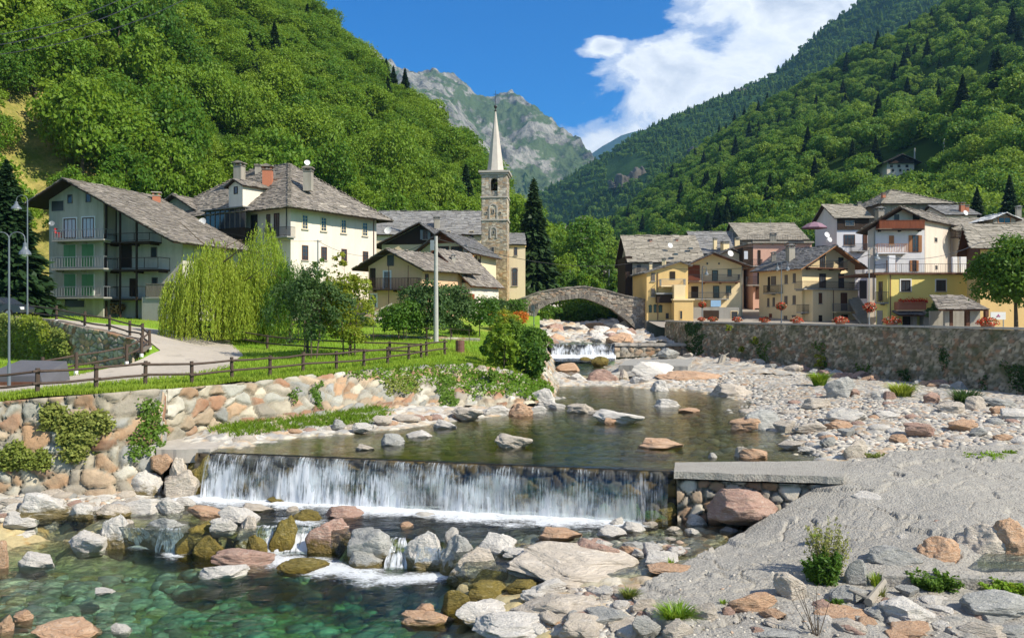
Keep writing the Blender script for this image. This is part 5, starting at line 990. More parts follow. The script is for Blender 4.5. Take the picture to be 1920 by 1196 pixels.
def slabs(mb, Q, ex, sw, seed=1, th=0.07):
    e0, e1, r1, r0 = [Vector(p) for p in Q]; rr = random.Random(seed*7+1); nrm = ((e1-e0).cross(r0-e0)).normalized() if (r0-e0).length > 0 else Vector((0, 0, 1))
    if nrm.z < 0: nrm = -nrm
    # deck
    b = [p-nrm*0.10 for p in (e0, e1, r1, r0)]; c = [p-nrm*0.01 for p in (e0, e1, r1, r0)]; mb.hexa(b+c, 1)
    H = ((r0+r1)/2-(e0+e1)/2).length; n = max(2, int(H/ex)); ed = (e1-e0).normalized(); up = nrm.cross(ed); up = up if up.z > 0 else -up
    for i in range(n):
        t = i/n; L = e0.lerp(r0, t); R = e1.lerp(r1, t); W = (R-L).length; x = -rr.random()*sw*0.5
        while x < W:
            w_ = sw*rr.uniform(.5, 1.35); l = ex*rr.uniform(1.25, 1.7); x0 = max(-0.04, x); x1 = min(x+w_-0.02, W+0.04)
            if x1-x0 > 0.12:
                tk = th*rr.uniform(.6, 1.3); p0 = L+ed*x0+up*rr.uniform(-.09, .05); p1 = L+ed*x1+up*rr.uniform(-.09, .05); o = 0.03+rr.uniform(0, .05); s_ = rr.uniform(-.07, .07)
                a_ = [p0+nrm*o, p1+nrm*(o+rr.uniform(-.01, .02)), p1+up*l+ed*s_+nrm*0.01, p0+up*l+ed*s_+nrm*0.01]
                mb.hexa(a_+[p+nrm*tk for p in a_], 0)
            x += w_
def tri_in(face, r): return face.rect(r)
def window(h, face, r, frame='w_brown', sh=None, shc='w_brown', nx=2, nz=2, sill='slab_stone', sur=None, arch=False, pane='glass', fr=0.05, name='window', out=0.0):
    u0, u1, z0, z1 = face.rect(r, out); o = out
    if u1 < u0: u0, u1 = u1, u0
    W, H = u1-u0, z1-z0; b = max(0.05, min(0.09, W*0.1)); mb = MB()
    if sur:
        for (a, c, d_, e) in ((u0-.12, u0, z0-.1, z1+.12), (u1, u1+.12, z0-.1, z1+.12), (u0, u1, z1, z1+.12)): face.box(mb, a, c, d_, e, o-0.02, o+0.05, 1)
    zt = z1
    if arch:
        n = 8; zc = z1-W/2; P = []; 
        for k in range(n):
            a0 = math.pi*k/n; a1 = math.pi*(k+1)/n; c = (u0+u1)/2
            for (aa, ab) in ((a0, a1),):
                x0, y0 = c+W/2*math.cos(aa), zc+W/2*math.sin(aa); x1, y1 = c+W/2*math.cos(ab), zc+W/2*math.sin(ab); X0, Y0 = c+(W/2+b)*math.cos(aa), zc+(W/2+b)*math.sin(aa); X1, Y1 = c+(W/2+b)*math.cos(ab), zc+(W/2+b)*math.sin(ab)
                Q = [face.pt(x0, y0, o+.06), face.pt(X0, Y0, o+.06), face.pt(X1, Y1, o+.06), face.pt(x1, y1, o+.06), face.pt(x0, y0, o-.02), face.pt(X0, Y0, o-.02), face.pt(X1, Y1, o-.02), face.pt(x1, y1, o-.02)]; mb.hexa(Q, 0)
        zt = zc
    face.box(mb, u0, u0+b, z0, zt, o-.02, o+.06); face.box(mb, u1-b, u1, z0, zt, o-.02, o+.06); face.box(mb, u0+b, u1-b, z0, z0+b, o-.02, o+.06)
    if not arch: face.box(mb, u0+b, u1-b, zt-b, zt, o-.02, o+.06)
    if sh != 'closed':
        for k in range(1, nx): c = u0+W*k/nx; face.box(mb, c-.022, c+.022, z0+b, zt-b, o-.01, o+.045)
        for k in range(1, nz): c = z0+(zt-z0)*k/nz; face.box(mb, u0+b, u1-b, c-.018, c+.018, o-.01, o+.04)
    f = mb.build(name, [MAT[frame], MAT[sur or frame]], h.root)
    p = MB()
    if arch:
        n = 8; c = (u0+u1)/2; pts = [face.pt(u0+.01, z0, o+.015), face.pt(u1-.01, z0, o+.015)]+[face.pt(c+(W/2-.01)*math.cos(math.pi*k/n), zt+(W/2-.01)*math.sin(math.pi*k/n), o+.015) for k in range(n+1)]; p.add(pts, [tuple(range(len(pts)))])
    else: face.box(p, u0+b*.5, u1-b*.5, z0+b*.5, zt-b*.5, o-.01, o+.02)
    p.build('pane', MAT[pane], f)
    if sill: sb = MB(); face.box(sb, u0-.1, u1+.1, z0-.09, z0-.003, o-.02, o+.14); sb.build('sill', MAT[sill], f)
    if sh == 'closed':
        for a, c in ((u0+.02, (u0+u1)/2-.01), ((u0+u1)/2+.01, u1-.02)):
            sb = MB(); face.box(sb, a, c, z0+.02, z1-.02, o+.03, o+.075); 
            for k in range(int(H/0.12)): z = z0+.08+k*.12; face.box(sb, a+.05, c-.05, z, z+.05, o+.07, o+.09)
            sb.build('shutter', MAT[shc], f)
    elif sh == 'open':
        for a, c in ((u0-W/2-.02, u0-.02), (u1+.02, u1+W/2+.02)):
            sb = MB(); face.box(sb, a, c, z0+.02, z1-.02, o+.01, o+.06)
            for k in range(int(H/0.12)): z = z0+.08+k*.12; face.box(sb, a+.05, c-.05, z, z+.05, o+.055, o+.075)
            sb.build('shutter', MAT[shc], f)
    return f
def hole(h, face, r, mat='metal_dark', out=0.0, name='window'):           # flat dark panel, raised frame: an opening's inner shade put into its colour
    u0, u1, z0, z1 = face.rect(r, out); mb = MB(); face.box(mb, u0, u1, z0, z1, out-0.02, out+0.012, 1); b = 0.07
    face.box(mb, u0-b, u0, z0-b, z1+b, out-.02, out+.05); face.box(mb, u1, u1+b, z0-b, z1+b, out-.02, out+.05); face.box(mb, u0, u1, z1, z1+b, out-.02, out+.05); face.box(mb, u0, u1, z0-b, z0, out-.02, out+.05)
    return mb.build(name, [MAT[h.wall], MAT[mat]], h.root)
def door(h, face, r, mat='w_brown', sur=None, glass=False, out=0.0): return window(h, face, r, mat, None if glass else 'closed', mat, 2, 3 if glass else 1, None, sur, name='door', out=out)
def balcony(h, face, x0, x1, yf, yr, dep=1.0, rail='metal_dark', style='bars', slab='p_concrete', sides=True, out=0.0, gap=0.13, name='balcony', th=0.14):
    # depth foreshortens: solve on the front plane of the balcony
    f = Face(face.O+face.n*(dep+out), face.d, face.n); u0, zf = f.hit(x0, yf); u1, _ = f.hit(x1, yf); zr = f.hit((x0+x1)/2, yr)[1]; zf = f.hit((x0+x1)/2, yf)[1]
    if u1 < u0: u0, u1 = u1, u0
    mb = MB(); face.box(mb, u0, u1, zf-th, zf, out-.02, out+dep); 
    for k in range(max(2, int((u1-u0)/1.6))):
        c = u0+0.3+(u1-u0-.6)*k/max(1, int((u1-u0)/1.6)-1+1e-6) if int((u1-u0)/1.6) > 1 else (u0+u1)/2; face.box(mb, c-.06, c+.06, zf-th-.16, zf-th-.004, out-.02, out+dep*.7)
    b = mb.build(name, MAT[slab], h.root); rb = MB(); o0, o1 = out+dep-.06, out+dep-.01
    rb_h = zr-zf
    if style == 'boards':
        n = int((u1-u0)/0.17)
        for k in range(n): face.box(rb, u0+k*(u1-u0)/n+.01, u0+(k+1)*(u1-u0)/n-.01, zf+.04, zr, o0, o1)
        face.box(rb, u0, u1, zr+.003, zr+.07, o0-.03, o1+.03)
        if sides:
            for uu in (u0, u1-.05): face.box(rb, uu, uu+.05, zf+.04, zr, out, o0)
    else:
        face.box(rb, u0, u1, zr-.05, zr, o0, o1); face.box(rb, u0, u1, zf+.08, zf+.12, o0, o1)
        n = max(3, int((u1-u0)/gap)); w_ = 0.012 if rail.startswith('metal') else .025
        for k in range(n+1): c = u0+.02+(u1-u0-.04)*k/n; face.box(rb, c-w_, c+w_, zf+.12 if k % 8 else zf, zr-.05, o0+.01, o1-.01)
        if sides:
            for uu in (u0, u1-.04):
                face.box(rb, uu, uu+.04, zr-.05, zr, out, o0-.004)
                for k in range(int(dep/gap)): face.box(rb, uu+.008, uu+.032, zf+.01, zr-.05, out+k*gap+.02, out+k*gap+.045)
    rb.build('railing', MAT[rail], b); return b, (u0, u1, zf, zr)
def chimney(h, r, Y, mat='p_oldgrey', cap='slab_warm', style='hood', name='chimney', sink=0.9):
    """r: picture rectangle of the stack at distance Y"""
    k = Y/FPX; c = at((r[0]+r[2])/2, r[3], Y); w_ = (r[2]-r[0])*k/2; H = (r[3]-r[1])*k; mb = MB(); ang = random.uniform(-.3, .3)
    hb = H*0.68; mb.box((c[0], c[1], c[2]+(hb-sink)/2), w_*.86, w_*.86, (hb+sink)/2, ang, 0)
    for sx_ in (-1, 1):
        for sy_ in (-1, 1): 
            x, y = sx_*w_*.68, sy_*w_*.68; mb.box((c[0]+x*math.cos(ang)-y*math.sin(ang), c[1]+x*math.sin(ang)+y*math.cos(ang), c[2]+hb+H*.09-.002), w_*.16, w_*.16, H*.09, ang, 0)
    mb.box((c[0], c[1], c[2]+hb+.0), w_*.98, w_*.98, 0.04, ang, 1); mb.box((c[0], c[1], c[2]+H*.86+.04), w_*1.15, w_*1.15, 0.04, ang+.05, 1)
    if style == 'hood':
        q = w_*1.1; mb.add([(c[0]-q, c[1]-q, c[2]+H*.9), (c[0]+q, c[1]-q, c[2]+H*.9), (c[0]+q, c[1]+q, c[2]+H*.9), (c[0]-q, c[1]+q, c[2]+H*.9), (c[0], c[1]-q, c[2]+H*1.03), (c[0], c[1]+q, c[2]+H*1.03)], [(0, 3, 2, 1), (0, 1, 4), (1, 2, 5, 4), (2, 3, 5), (3, 0, 4, 5)], 1)
    return mb.build(name, [MAT[mat], MAT[cap]], h.root)
def dish(h, px, py, Y, rpx, pole=12, face=(0.3, -1, .35)):
    c = Vector(at(px, py, Y)); R = rpx*Y/FPX; n = Vector(face).normalized(); u = n.orthogonal().normalized(); v = n.cross(u); V = []; F = []; N = 12
    for j, (rr_, dd) in enumerate(((0.02, -.18), (.55, -.12), (1, 0))):
        for k in range(N): a = 2*math.pi*k/N; V.append(c+(u*math.cos(a)+v*math.sin(a))*R*rr_+n*R*dd)
    for j in range(2):
        for k in range(N): F.append((j*N+k, j*N+(k+1) % N, (j+1)*N+(k+1) % N, (j+1)*N+k))
    mb = MB(); mb.add(V, F); mb.tube(c-n*R*.2, c-n*R*.2+Vector((0, 0, -pole*Y/FPX)), .03, .03, 5); mb.tube(c-n*.1*R+Vector((0, 0, -R*.9)), c+n*R*.8, .015, .015, 4); mb.tube(c+n*R*.72, c+n*R*.9, .05, .05, 5)
    return mb.build('satellite_dish', MAT['white_paint'], h.root)
def antenna(h, px, py0, py1, Y, n=5, w_=14):
    a = Vector(at(px, py1, Y)); b = Vector(at(px, py0, Y)); mb = MB(); mb.tube(a-Vector((0, 0, .6)), b, .03, .02, 4); k = Y/FPX; d = Vector((1, .3, .18)).normalized()
    mb.tube(b-d*w_*k*.5, b+d*w_*k*.5, .015, .015, 4)
    for q in range(n): p = b+d*w_*k*(q/(n-1)-.5); mb.tube(p-Vector((-.2, .8, 0))*.35, p+Vector((-.2, .8, 0))*.35, .01, .01, 4)
    return mb.build('antenna', MAT['metal_grey'], h.root)
def pipe(h, pts, r=0.05, mat='copper', name='downpipe'): mb = MB(); mb.path(pts, r, 6); return mb.build(name, MAT[mat], h.root)
def fpipe(h, face, px, y0, y1, mat='copper', out=0.08, r=.05): a = face.hit(px, y0); b = face.hit(px, y1); return pipe(h, [face.pt(a[0], a[1], out), face.pt(a[0], b[1], out)], r, mat)
def skylight(h, px, py, Y, n, s_=0.5):
    c = at(px, py, Y); mb = MB(); mb.box((c[0], c[1], c[2]), s_*.6, s_*.6, .12, .1); return mb.build('skylight', MAT['glass'], h.root)
def Zf(f, px, py): return f.hit(px, py)[1]
# ---------------------------------------------------------------- 1 grey house with timber galleries
h = House('grey_house', 'grey plastered house with green shutters, timber galleries and a huge slab roof on the left', 92, 75, -16, pxr=320, d=10.2, z0=4.4, wall='p_grey')
f = h.front; zr = Zf(f, 142, 341); zl = Zf(f, 92, 374); ul = f.hit(142, 400)[0]; ur = f.hit(194, 400)[0]; zmid = zr-(zr-11.9)*(ur-ul)/(h.w-ul)
# walls: the plastered part is flush with the front, the gallery part is set back
w, d = h.w, h.dp; q = h.P; zre = 11.9; mb = MB(); rec = 1.6; zc = zmid
V = [q(0, 0, 2), q(ur, 0, 2), q(ur, 0, zmid), q(ul, 0, zr), q(0, 0, zl), q(ur, rec, 2), q(ur, rec, zmid), q(w, rec, 2), q(w, rec, zre), q(w, d, 2), q(w, d, zre), q(ul, d, zr), q(0, d, zl), q(0, d, 2)]
mb.add(V, [(0, 1, 2, 3, 4), (1, 5, 6, 2), (5, 7, 8, 6), (7, 9, 10, 8), (9, 13, 12, 11, 10), (13, 0, 4, 12)]); mb.build('wall', MAT['p_grey'], h.root)
h.ridge = 'v'; h.ru = ul; h.zr = zr; h.ze = zre; h.zl = zl; h.roof('slab_warm', 1.5, 1.5, 0.30, 0.62, seed=11)
for r in ((127, 365, 136, 382), (161, 363, 171, 380)): window(h, f, r, 'w_grey', sill=None, nx=1, nz=1)
hole(h, f, (97, 377, 120, 396))
for r in ((120, 410, 143, 447), (155, 408, 177, 446)): window(h, f, r, 'w_brown', nx=3, nz=1, sur='white_paint', pane='curtain', sill=None, name='door')
for r in ((120, 459, 143, 501), (154, 458, 177, 501), (121, 514, 143, 556), (154, 514, 177, 555)): window(h, f, r, 'white_paint', 'closed', 'shutter_green', sill=None, name='door')
for x0, yf, yr in ((97, 449, 430), (95, 503, 481), (89, 557, 537)): balcony(h, f, x0, 194, yf, yr, 1.1, 'metal_grey', 'bars', 'p_concrete', gap=0.3)
hole(h, f, (122, 560, 159, 576)); dish(h, 97, 419, 73, 5, 3).data.materials[0] = MAT['metal_grey']
g = Face(f.O-f.n*rec, f.d, f.n)
for r in ((224, 456, 248, 502), (200, 462, 219, 503), (243, 522, 255, 556), (200, 514, 221, 556)): hole(h, g, r, 'w_dark', name='door')
for r in ((283, 463, 295, 483), (285, 520, 296, 537)): window(h, g, r, 'w_grey', nx=1, nz=1)
mb = MB(); g.box(mb, g.hit(196, 450)[0], g.hit(219, 450)[0], g.hit(200, 455)[1], zmid-0.3, 0.005, .12); n = 9
mb.build('plank_wall', MAT['w_dark'], h.root)
for (x0, x1, yf, yr) in ((195, 280, 453, 437), (195, 296, 505, 483), (195, 273, 560, 537)):
    b_, (u0, u1, zf, zr_) = balcony(h, g, x0, x1, yf, yr, rec, 'w_dark', 'rails', 'w_dark', sides=True, gap=1.4, name='gallery')
mb = MB()
for px_ in (197, 223, 254): a = f.hit(px_, 470)[0]; f.box(mb, a-.07, a+.07, 3.5, zr-(zr-zre)*(a-ul)/(h.w-ul)-.25, -.22, -.08)
mb.build('gallery_post', MAT['w_dark'], h.root)
e = Face(f.O+f.n*0.6, f.d, f.n); u0, z1 = e.hit(266, 557); u1 = e.hit(326, 557)[0]; mb = MB(); e.box(mb, u0, u1, 2.5, z1, -2.4, 0); mb.build('annexe', MAT['p_concrete'], h.root)
hole(h, e, (303, 571, 314, 590)); balcony(h, g, 273, 336, 557, 533, 2.3, 'w_grey', 'boards', 'p_concrete', gap=.25)
chimney(h, (286, 358, 301, 388), 82, 'brick', 'slab_stone', 'flat'); skylight(h, 253, 377, 82, None); skylight(h, 316, 417, 84, None); dish(h, 379, 416, 82, 8, 20, (-.2, -1, .3))
mb = MB(); 
for k in range(60): x = random.uniform(204, 238); y = random.uniform(571, 588); p = g.hit(x, y); c = g.pt(p[0], p[1], .5); mb.tube((c[0], c[1]-.35, c[2]), (c[0], c[1]+.35, c[2]), .09, .09, 6)
tag(mb.build('firewood_pile', MAT['w_log']), 'pile of split firewood stacked under the timber galleries of the grey house', 'firewood')
c = f.pt(f.hit(118, 447)[0], f.hit(118, 447)[1], .55); mb = MB(); mb.box((c[0], c[1], c[2]+.42), .22, .22, .03); mb.box((c[0]-.2, c[1], c[2]+.65), .03, .22, .22)
for a in (-.18, .18):
    for b in (-.18, .18): mb.tube((c[0]+a, c[1]+b, c[2]+.01), (c[0]+a, c[1]+b, c[2]+.4), .02)
tag(mb.build('garden_chair', MAT['red_plastic']), 'small red chair on the top balcony of the grey house', 'chair')
# barn behind it
h = House('stone_barn', 'low barn with a slab roof tucked between the grey house and the white villa', 300, 92, -16, w=9, d=12, z0=5, wall='p_oldgrey', cat='barn'); h.body(14.3, 18.3, 'v', 0.25, 17.0); h.roof('slab_warm', 1, .8, seed=21)
# ---------------------------------------------------------------- 2 white villa, hipped roof
h = House('white_villa', 'big off-white three-storey villa with a hipped stone-slab roof and tall chimneys', 545, 82, -33, w=21.5, d=12.8, z0=4.4, wall='p_white', corner='right'); f = h.front; s_ = h.right
h.body(16.5, None, None); h.hip(21.9, 8, 21.5-7.4, 'slab_warm', 1.35, 0.32, 0.6, 31)
for r in ((434, 381, 446, 391), (472, 379, 483, 389), (513, 377, 525, 387)): hole(h, f, r)
for r in ((471, 403, 483, 441), (514, 400, 524, 443), (500, 402, 507, 443)): door(h, f, r, 'w_dark', glass=True)
balcony(h, f, 494, 538, 444, 426, 1.1, 'metal_dark'); b_, (u0, u1, zf, zr_) = balcony(h, f, 384, 459, 449, 430, 1.4, 'w_dark', 'boards', 'w_dark')
mb = MB(); zt = f.hit(420, 398)[1]; f.box(mb, u0-.2, u1+.2, zt, zt+.12, 0.01, 1.8); mb.build('veranda_roof', MAT['slab_dark'], h.root); mb = MB()
for k in range(9): a = u0+(u1-u0)*k/8; f.box(mb, a-.05, a+.05, zr_+.02, zt-.003, 1.26, 1.36)
v_ = mb.build('veranda', MAT['w_grey'], h.root); mb = MB(); f.box(mb, u0+.05, u1-.05, zr_+.05, zt-.01, 1.29, 1.31); mb.build('pane', MAT['glass'], v_)
for r in ((565, 379, 576, 388.5), (601, 383, 611, 394), (638, 388, 649, 399.5), (679, 393.5, 689, 405)): hole(h, s_, r)
for r in ((566, 403, 577, 430), (601, 407.5, 612, 434), (639, 412, 649, 438), (679, 417, 689, 443)): window(h, s_, r, 'p_cream', nx=2, nz=4)
for r in ((566, 460, 577.5, 488), (602, 463, 612.5, 488), (640, 467, 650, 490), (680, 471.5, 690, 493)): window(h, s_, r, 'w_brown', nx=2, nz=4)
fpipe(h, s_, 700, 409, 500); fpipe(h, f, 538, 383, 430, 'metal_dark')
chimney(h, (440, 303, 458, 331), 92); chimney(h, (492, 309, 512, 341), 88, 'brick'); chimney(h, (569, 312, 587, 343), 86); chimney(h, (478, 309, 490, 320), 93); dish(h, 576, 305, 86, 5.5, 8)
k_ = 86/FPX; c = at(445, 367, 86); D = House('x', 'x', 429, 85.5, -33, pxr=455, d=3.5, z0=c[2]-1.5, wall='p_white'); D.body(Zf(D.front, 442, 348), Zf(D.front, 442, 338), 'v', z0=c[2]-1.5); D.roof('slab_warm', .35, .35, .3, .5, seed=33); window(D, D.front, (439, 350, 446, 364), 'w_dark', nx=1, nz=1, sill=None)
def absorb(D, h, name):                                             # turn a small helper house into one part of a bigger thing
    kids = [o for o in COL.objects if o.parent == D.root]; mains = [o for o in kids if o.name.split('.')[0] == 'wall'][0]; off = Vector(D.root.location)-Vector(h.root.location)
    for o in kids:
        o.parent = h.root if o is mains else mains
        if o is mains: o.location = off; o.name = name
        elif True:
            for q_ in [x for x in COL.objects if x.parent == o]:
                if len([1]) : q_.parent = mains
    bpy.data.objects.remove(D.root)
absorb(D, h, 'dormer')
# ---------------------------------------------------------------- 3 church and bell tower
h = House('church', 'cream church with a long grey slate roof beside the bell tower', 700, 130, 0, pxr=907, d=15, z0=5.5, wall='p_cream', cat='church'); f = h.front; h.body(Zf(f, 800, 438), 22.2, 'u', .5); h.roof('slab_grey', .5, .3, .5, .9, 'w_brown', seed=41)
for r in ((880, 434, 888, 446), (836, 434, 844, 446)): hole(h, f, r)
chimney(h, (813, 406, 825, 422), 132, 'p_oldgrey', 'slab_grey')
D = House('x', 'x', 949, 124, 2, pxr=985, d=9, z0=6, wall='p_cream'); D.body(Zf(D.front, 967, 458), Zf(D.front, 967, 458)+2.0, 'u', .5, z0=5); D.roof('slab_grey', .35, .1, .45, .8, seed=43); 
window(D, D.front, (964, 463, 970, 479), 'w_brown', nx=1, nz=2); window(D, D.front, (960, 503, 970, 536), 'w_brown', nx=2, nz=5, arch=True, sur='slab_stone')
mb = MB(); zt_ = D.ze; D.front.box(mb, -.1, D.w+.12, zt_-.45, zt_-.1, 0.0, .15); mb.build('cornice', MAT['p_ochre'], D.root); absorb(D, h, 'apse')
TC = np.array([(0.40, 0.36, 0.29), (0.33, 0.27, 0.20), (0.46, 0.42, 0.34), (0.36, 0.26, 0.17), (0.28, 0.25, 0.21)])
TH = House('bell_tower', 'tall stone bell tower with a slender pointed spire', 903, 120, -5, pxr=950, d=3.9, z0=5.6, wall='p_oldgrey', cat='tower'); f = TH.front; zT = Zf(f, 926, 324)
def masonry(face, u0, u1, z0, z1, cell, holes=(), res=0.09, amp=0.05, pal=TC, tint=1.0, aspect=2.2):
    nu = int((u1-u0)/res)+2; nz = int((z1-z0)/res)+2; U, Z = np.meshgrid(np.linspace(u0, u1, nu), np.linspace(z0, z1, nz), indexing='ij'); sd_ = int(abs(face.O[0])*3+abs(face.n[0])*100) % 97
    f1, ed, ia, ib = voronoi(U/(cell*aspect)+.2*fbm(U, Z, 2, sd_), Z/cell, sd_+7, 0.75); o_ = amp*(np.clip(ed/.2, 0, 1)**.5*(.5+ia)-.4); c = pal[(ib*len(pal)*.999).astype(int)]*(0.75+.5*ia)[..., None]*tint*np.where(ed < .08, .7, 1)[..., None]
    P = face.O+face.d*U[..., None]+face.n*o_[..., None]; V = np.concatenate([P, Z[..., None]], -1).reshape(-1, 3); return V, grid_faces(nu, nz), c.reshape(-1, 3)
def tower_faces():
    VV = []; FF = []; CC = []; k = 0; zb = Zf(f, 926, 369); back = Face(TH.A+TH.u*TH.w+TH.v*TH.dp, -TH.u, TH.v)
    L2 = Face(TH.A+TH.v*TH.dp, -TH.v, -TH.u)
    for fc, wd in ((f, TH.w), (TH.right, TH.dp), (back, TH.w), (L2, TH.dp)):
        for (za, zb_, tint) in ((4.5, Zf(f, 926, 413), 0.95), (Zf(f, 926, 413), zb, 1.15)):
            V, F, C = masonry(fc, 0, wd, za, zb_, .24, tint=tint); 
            C = C*np.where((V[:, 2:] < Zf(f, 926, 470)), np.array((1.12, .95, .72)), np.array((1.08, 1.06, 1.0)))
            VV.append(V); FF.append(F+k); CC.append(C); k += len(V)
    return np.concatenate(VV), np.concatenate(FF), np.concatenate(CC)
V, F, C = tower_faces(); raw('tower_shaft', V, F, MAT['tower'], TH.root, None, True, C)
def bands(h, zs, ov=0.16, th=0.22, mat='slab_stone', name='string_course'):
    for z in zs:
        mb = MB(); c = h.A+h.u*h.w/2+h.v*h.dp/2; mb.box((c[0], c[1], z), h.w/2+ov, h.dp/2+ov, th/2, math.atan2(h.u[1], h.u[0])); mb.build(name, MAT[mat], h.root)
bands(TH, [Zf(f, 926, 369.5), Zf(f, 926, 412.5)]); bands(TH, [Zf(f, 926, 322)], .42, .3, name='cornice'); bands(TH, [Zf(f, 926, 326)], .22, .25, name='cornice')
# belfry: four piers and arched heads on every side
zb = Zf(f, 926, 369.5)+.1; zt = Zf(f, 926, 327); ct = TH.A+TH.u*TH.w/2+TH.v*TH.dp/2; VV = []; FF = []; CC = []; kk = 0
op = 0.54; zs_ = Zf(f, 926, 341)
for fc, wd in ((f, TH.w), (TH.right, TH.dp), (Face(TH.A+TH.u*TH.w+TH.v*TH.dp, -TH.u, TH.v), TH.w), (Face(TH.A+TH.v*TH.dp, -TH.v, -TH.u), TH.dp)):
    for (a, b) in ((0, wd/2-op), (wd/2+op, wd)):
        V, F, C = masonry(fc, a, b, zb, zt, .24, tint=1.15); VV.append(V); FF.append(F+kk); CC.append(C); kk += len(V)
        for uu in ((b,) if a == 0 else (a,)):    # reveals
            V = np.array([fc.pt(uu, zb, 0), fc.pt(uu, zb, -.6), fc.pt(uu, zt, -.6), fc.pt(uu, zt, 0)]); VV.append(V); FF.append(np.array([[0, 1, 2, 3]])+kk); CC.append(np.tile((.3, .28, .25), (4, 1))); kk += 4
    n = 10
    for k in range(n):
        a0 = math.pi*k/n; a1 = math.pi*(k+1)/n; x0, y0 = wd/2+op*math.cos(a0), zs_+op*math.sin(a0); x1, y1 = wd/2+op*math.cos(a1), zs_+op*math.sin(a1)
        V = np.array([fc.pt(x0, y0, .02), fc.pt(x0, zt, .02), fc.pt(x1, zt, .02), fc.pt(x1, y1, .02), fc.pt(x0, y0, -.6), fc.pt(x1, y1, -.6)]); VV.append(V); FF.append(np.array([[0, 1, 2, 3], [0, 3, 5, 4]])+kk); CC.append(np.tile((.38, .35, .31), (6, 1))); kk += 6
    V, F, C = masonry(fc, wd/2-op, wd/2+op, zb, zb+.85, .24); V = V-np.array([*(fc.n*0.25), 0]); VV.append(V); FF.append(F+kk); CC.append(C); kk += len(V)
raw('belfry', np.concatenate(VV), np.concatenate(FF), MAT['tower'], TH.root, None, False, np.concatenate(CC))
mb = MB(); mb.lathe((ct[0], ct[1], zb+1.2), [(.02, .95), (.2, .9), (.3, .6), (.36, .25), (.5, 0), (.45, 0)], 14); mb.tube((ct[0]-1.6, ct[1], zb+2.25), (ct[0]+1.6, ct[1], zb+2.25), .08); mb.build('bell', MAT['bell'], TH.root)
for (r, ar) in (((919, 384, 931, 411), True), ((921, 427, 930, 447), True)):
    u0, u1, z0_, z1_ = f.rect(r); W = u1-u0; c = (u0+u1)/2; zc = z1_-W/2; mb = MB(); n = 8
    for k in range(n):
        a0 = math.pi*k/n; a1 = math.pi*(k+1)/n; Q = []
        for o_ in (.12, -.02):
            for (aa, rr_) in ((a0, W/2), (a0, W/2+.2), (a1, W/2+.2), (a1, W/2)): Q.append(f.pt(c+rr_*math.cos(aa), zc+rr_*math.sin(aa), o_))
        mb.hexa(Q)
    f.box(mb, u0-.2, u0, z0_, zc, -.02, .12); f.box(mb, u1, u1+.2, z0_, zc, -.02, .12); mb.build('blind_arch', MAT['slab_stone'], TH.root); hole(TH, f, ((r[0]+r[2])/2-1.2, (r[1]+r[3])/2-4, (r[0]+r[2])/2+1.2, (r[1]+r[3])/2+2), out=.06)
for r in ((921, 464, 926, 475), (923, 510, 926, 518), (920, 533, 928, 542), (911, 398, 914, 401), (936, 398, 939, 401)): hole(TH, f, r, out=.06)
mb = MB(); zs0 = Zf(f, 926, 319.5); apex = at(928.5, 210, 122); ns = 8; R0 = 16.5*120/FPX*1.04; ring = []
for j, (zz, rr_) in enumerate(((0, 1.0), (.06, .93), (1.0, .07))):
    for k in range(ns): a = 2*math.pi*(k+.5)/ns-.09; ring.append((ct[0]+R0*rr_*math.cos(a), ct[1]+R0*rr_*math.sin(a), zs0+(apex[2]-zs0)*zz))
mb.add(ring, [(j*ns+k, j*ns+(k+1) % ns, (j+1)*ns+(k+1) % ns, (j+1)*ns+k) for j in range(2) for k in range(ns)]+[tuple(range(2*ns, 3*ns))]); sp = mb.build('spire', MAT['spire_stone'], TH.root)
mb = MB(); mb.lathe((ct[0], ct[1], apex[2]-.05), [(.1, 0), (.22, .12), (.1, .3), (.1, .5), (.2, .6), (.28, .78), (.2, .96), (.03, 1.05), (.03, 3.2), (.0, 3.2)], 10); mb.box((ct[0], ct[1], apex[2]+2.6), .32, .03, .03); mb.build('finial', MAT['metal_dark'], sp)
# ---------------------------------------------------------------- 4 houses below the church
h = House('brown_gable_house', 'house with a broad dark timber gable in front of the church', 716, 110, -8, pxr=838, d=12, z0=5, wall='p_cream'); f = h.front; h.body(Zf(f, 716, 458), Zf(f, 796, 420), 'v', .60); h.roof('slab_dark', 1.0, 1.2, .4, .7, 'w_dark', seed=51)
mb = MB(); za = Zf(f, 716, 459); u_ = f.hit(796, 430)[0]; mb.add([f.pt(.1, za, .06), f.pt(h.w-.1, za, .06), f.pt(h.w*.6, Zf(f, 796, 422), .06)], [(0, 1, 2)]); mb.add([f.pt(.1, za, .0), f.pt(h.w-.1, za, .0), f.pt(h.w-.1, za, .06), f.pt(.1, za, .06)], [(0, 1, 2, 3)]); mb.build('timber_gable', MAT['w_dark'], h.root)
window(h, f, (793, 431, 802, 449), 'w_grey', 'open', 'metal_grey', out=.07); dish(h, 727, 432, 106, 7, 8, (-.2, -1, .3))
h = House('cream_house', 'cream house with red flower boxes and a wooden gable left of the bell tower', 877, 100, -27, w=7.2, d=12.0, vh=16, z0=5, wall='p_cream', corner='right'); f = h.front; h.body(Zf(f, 877, 468), Zf(f, 838, 435), 'v', .5); h.roof('slab_dark', .9, 1.1, .4, .7, 'w_brown', seed=53)
za = Zf(f, 838, 456); mb = MB(); mb.add([f.pt(h.w*.16, za, .06), f.pt(h.w*.84, za, .06), f.pt(h.w*.5, Zf(f, 838, 437), .06)], [(0, 1, 2)]); mb.build('timber_gable', MAT['w_red'], h.root)
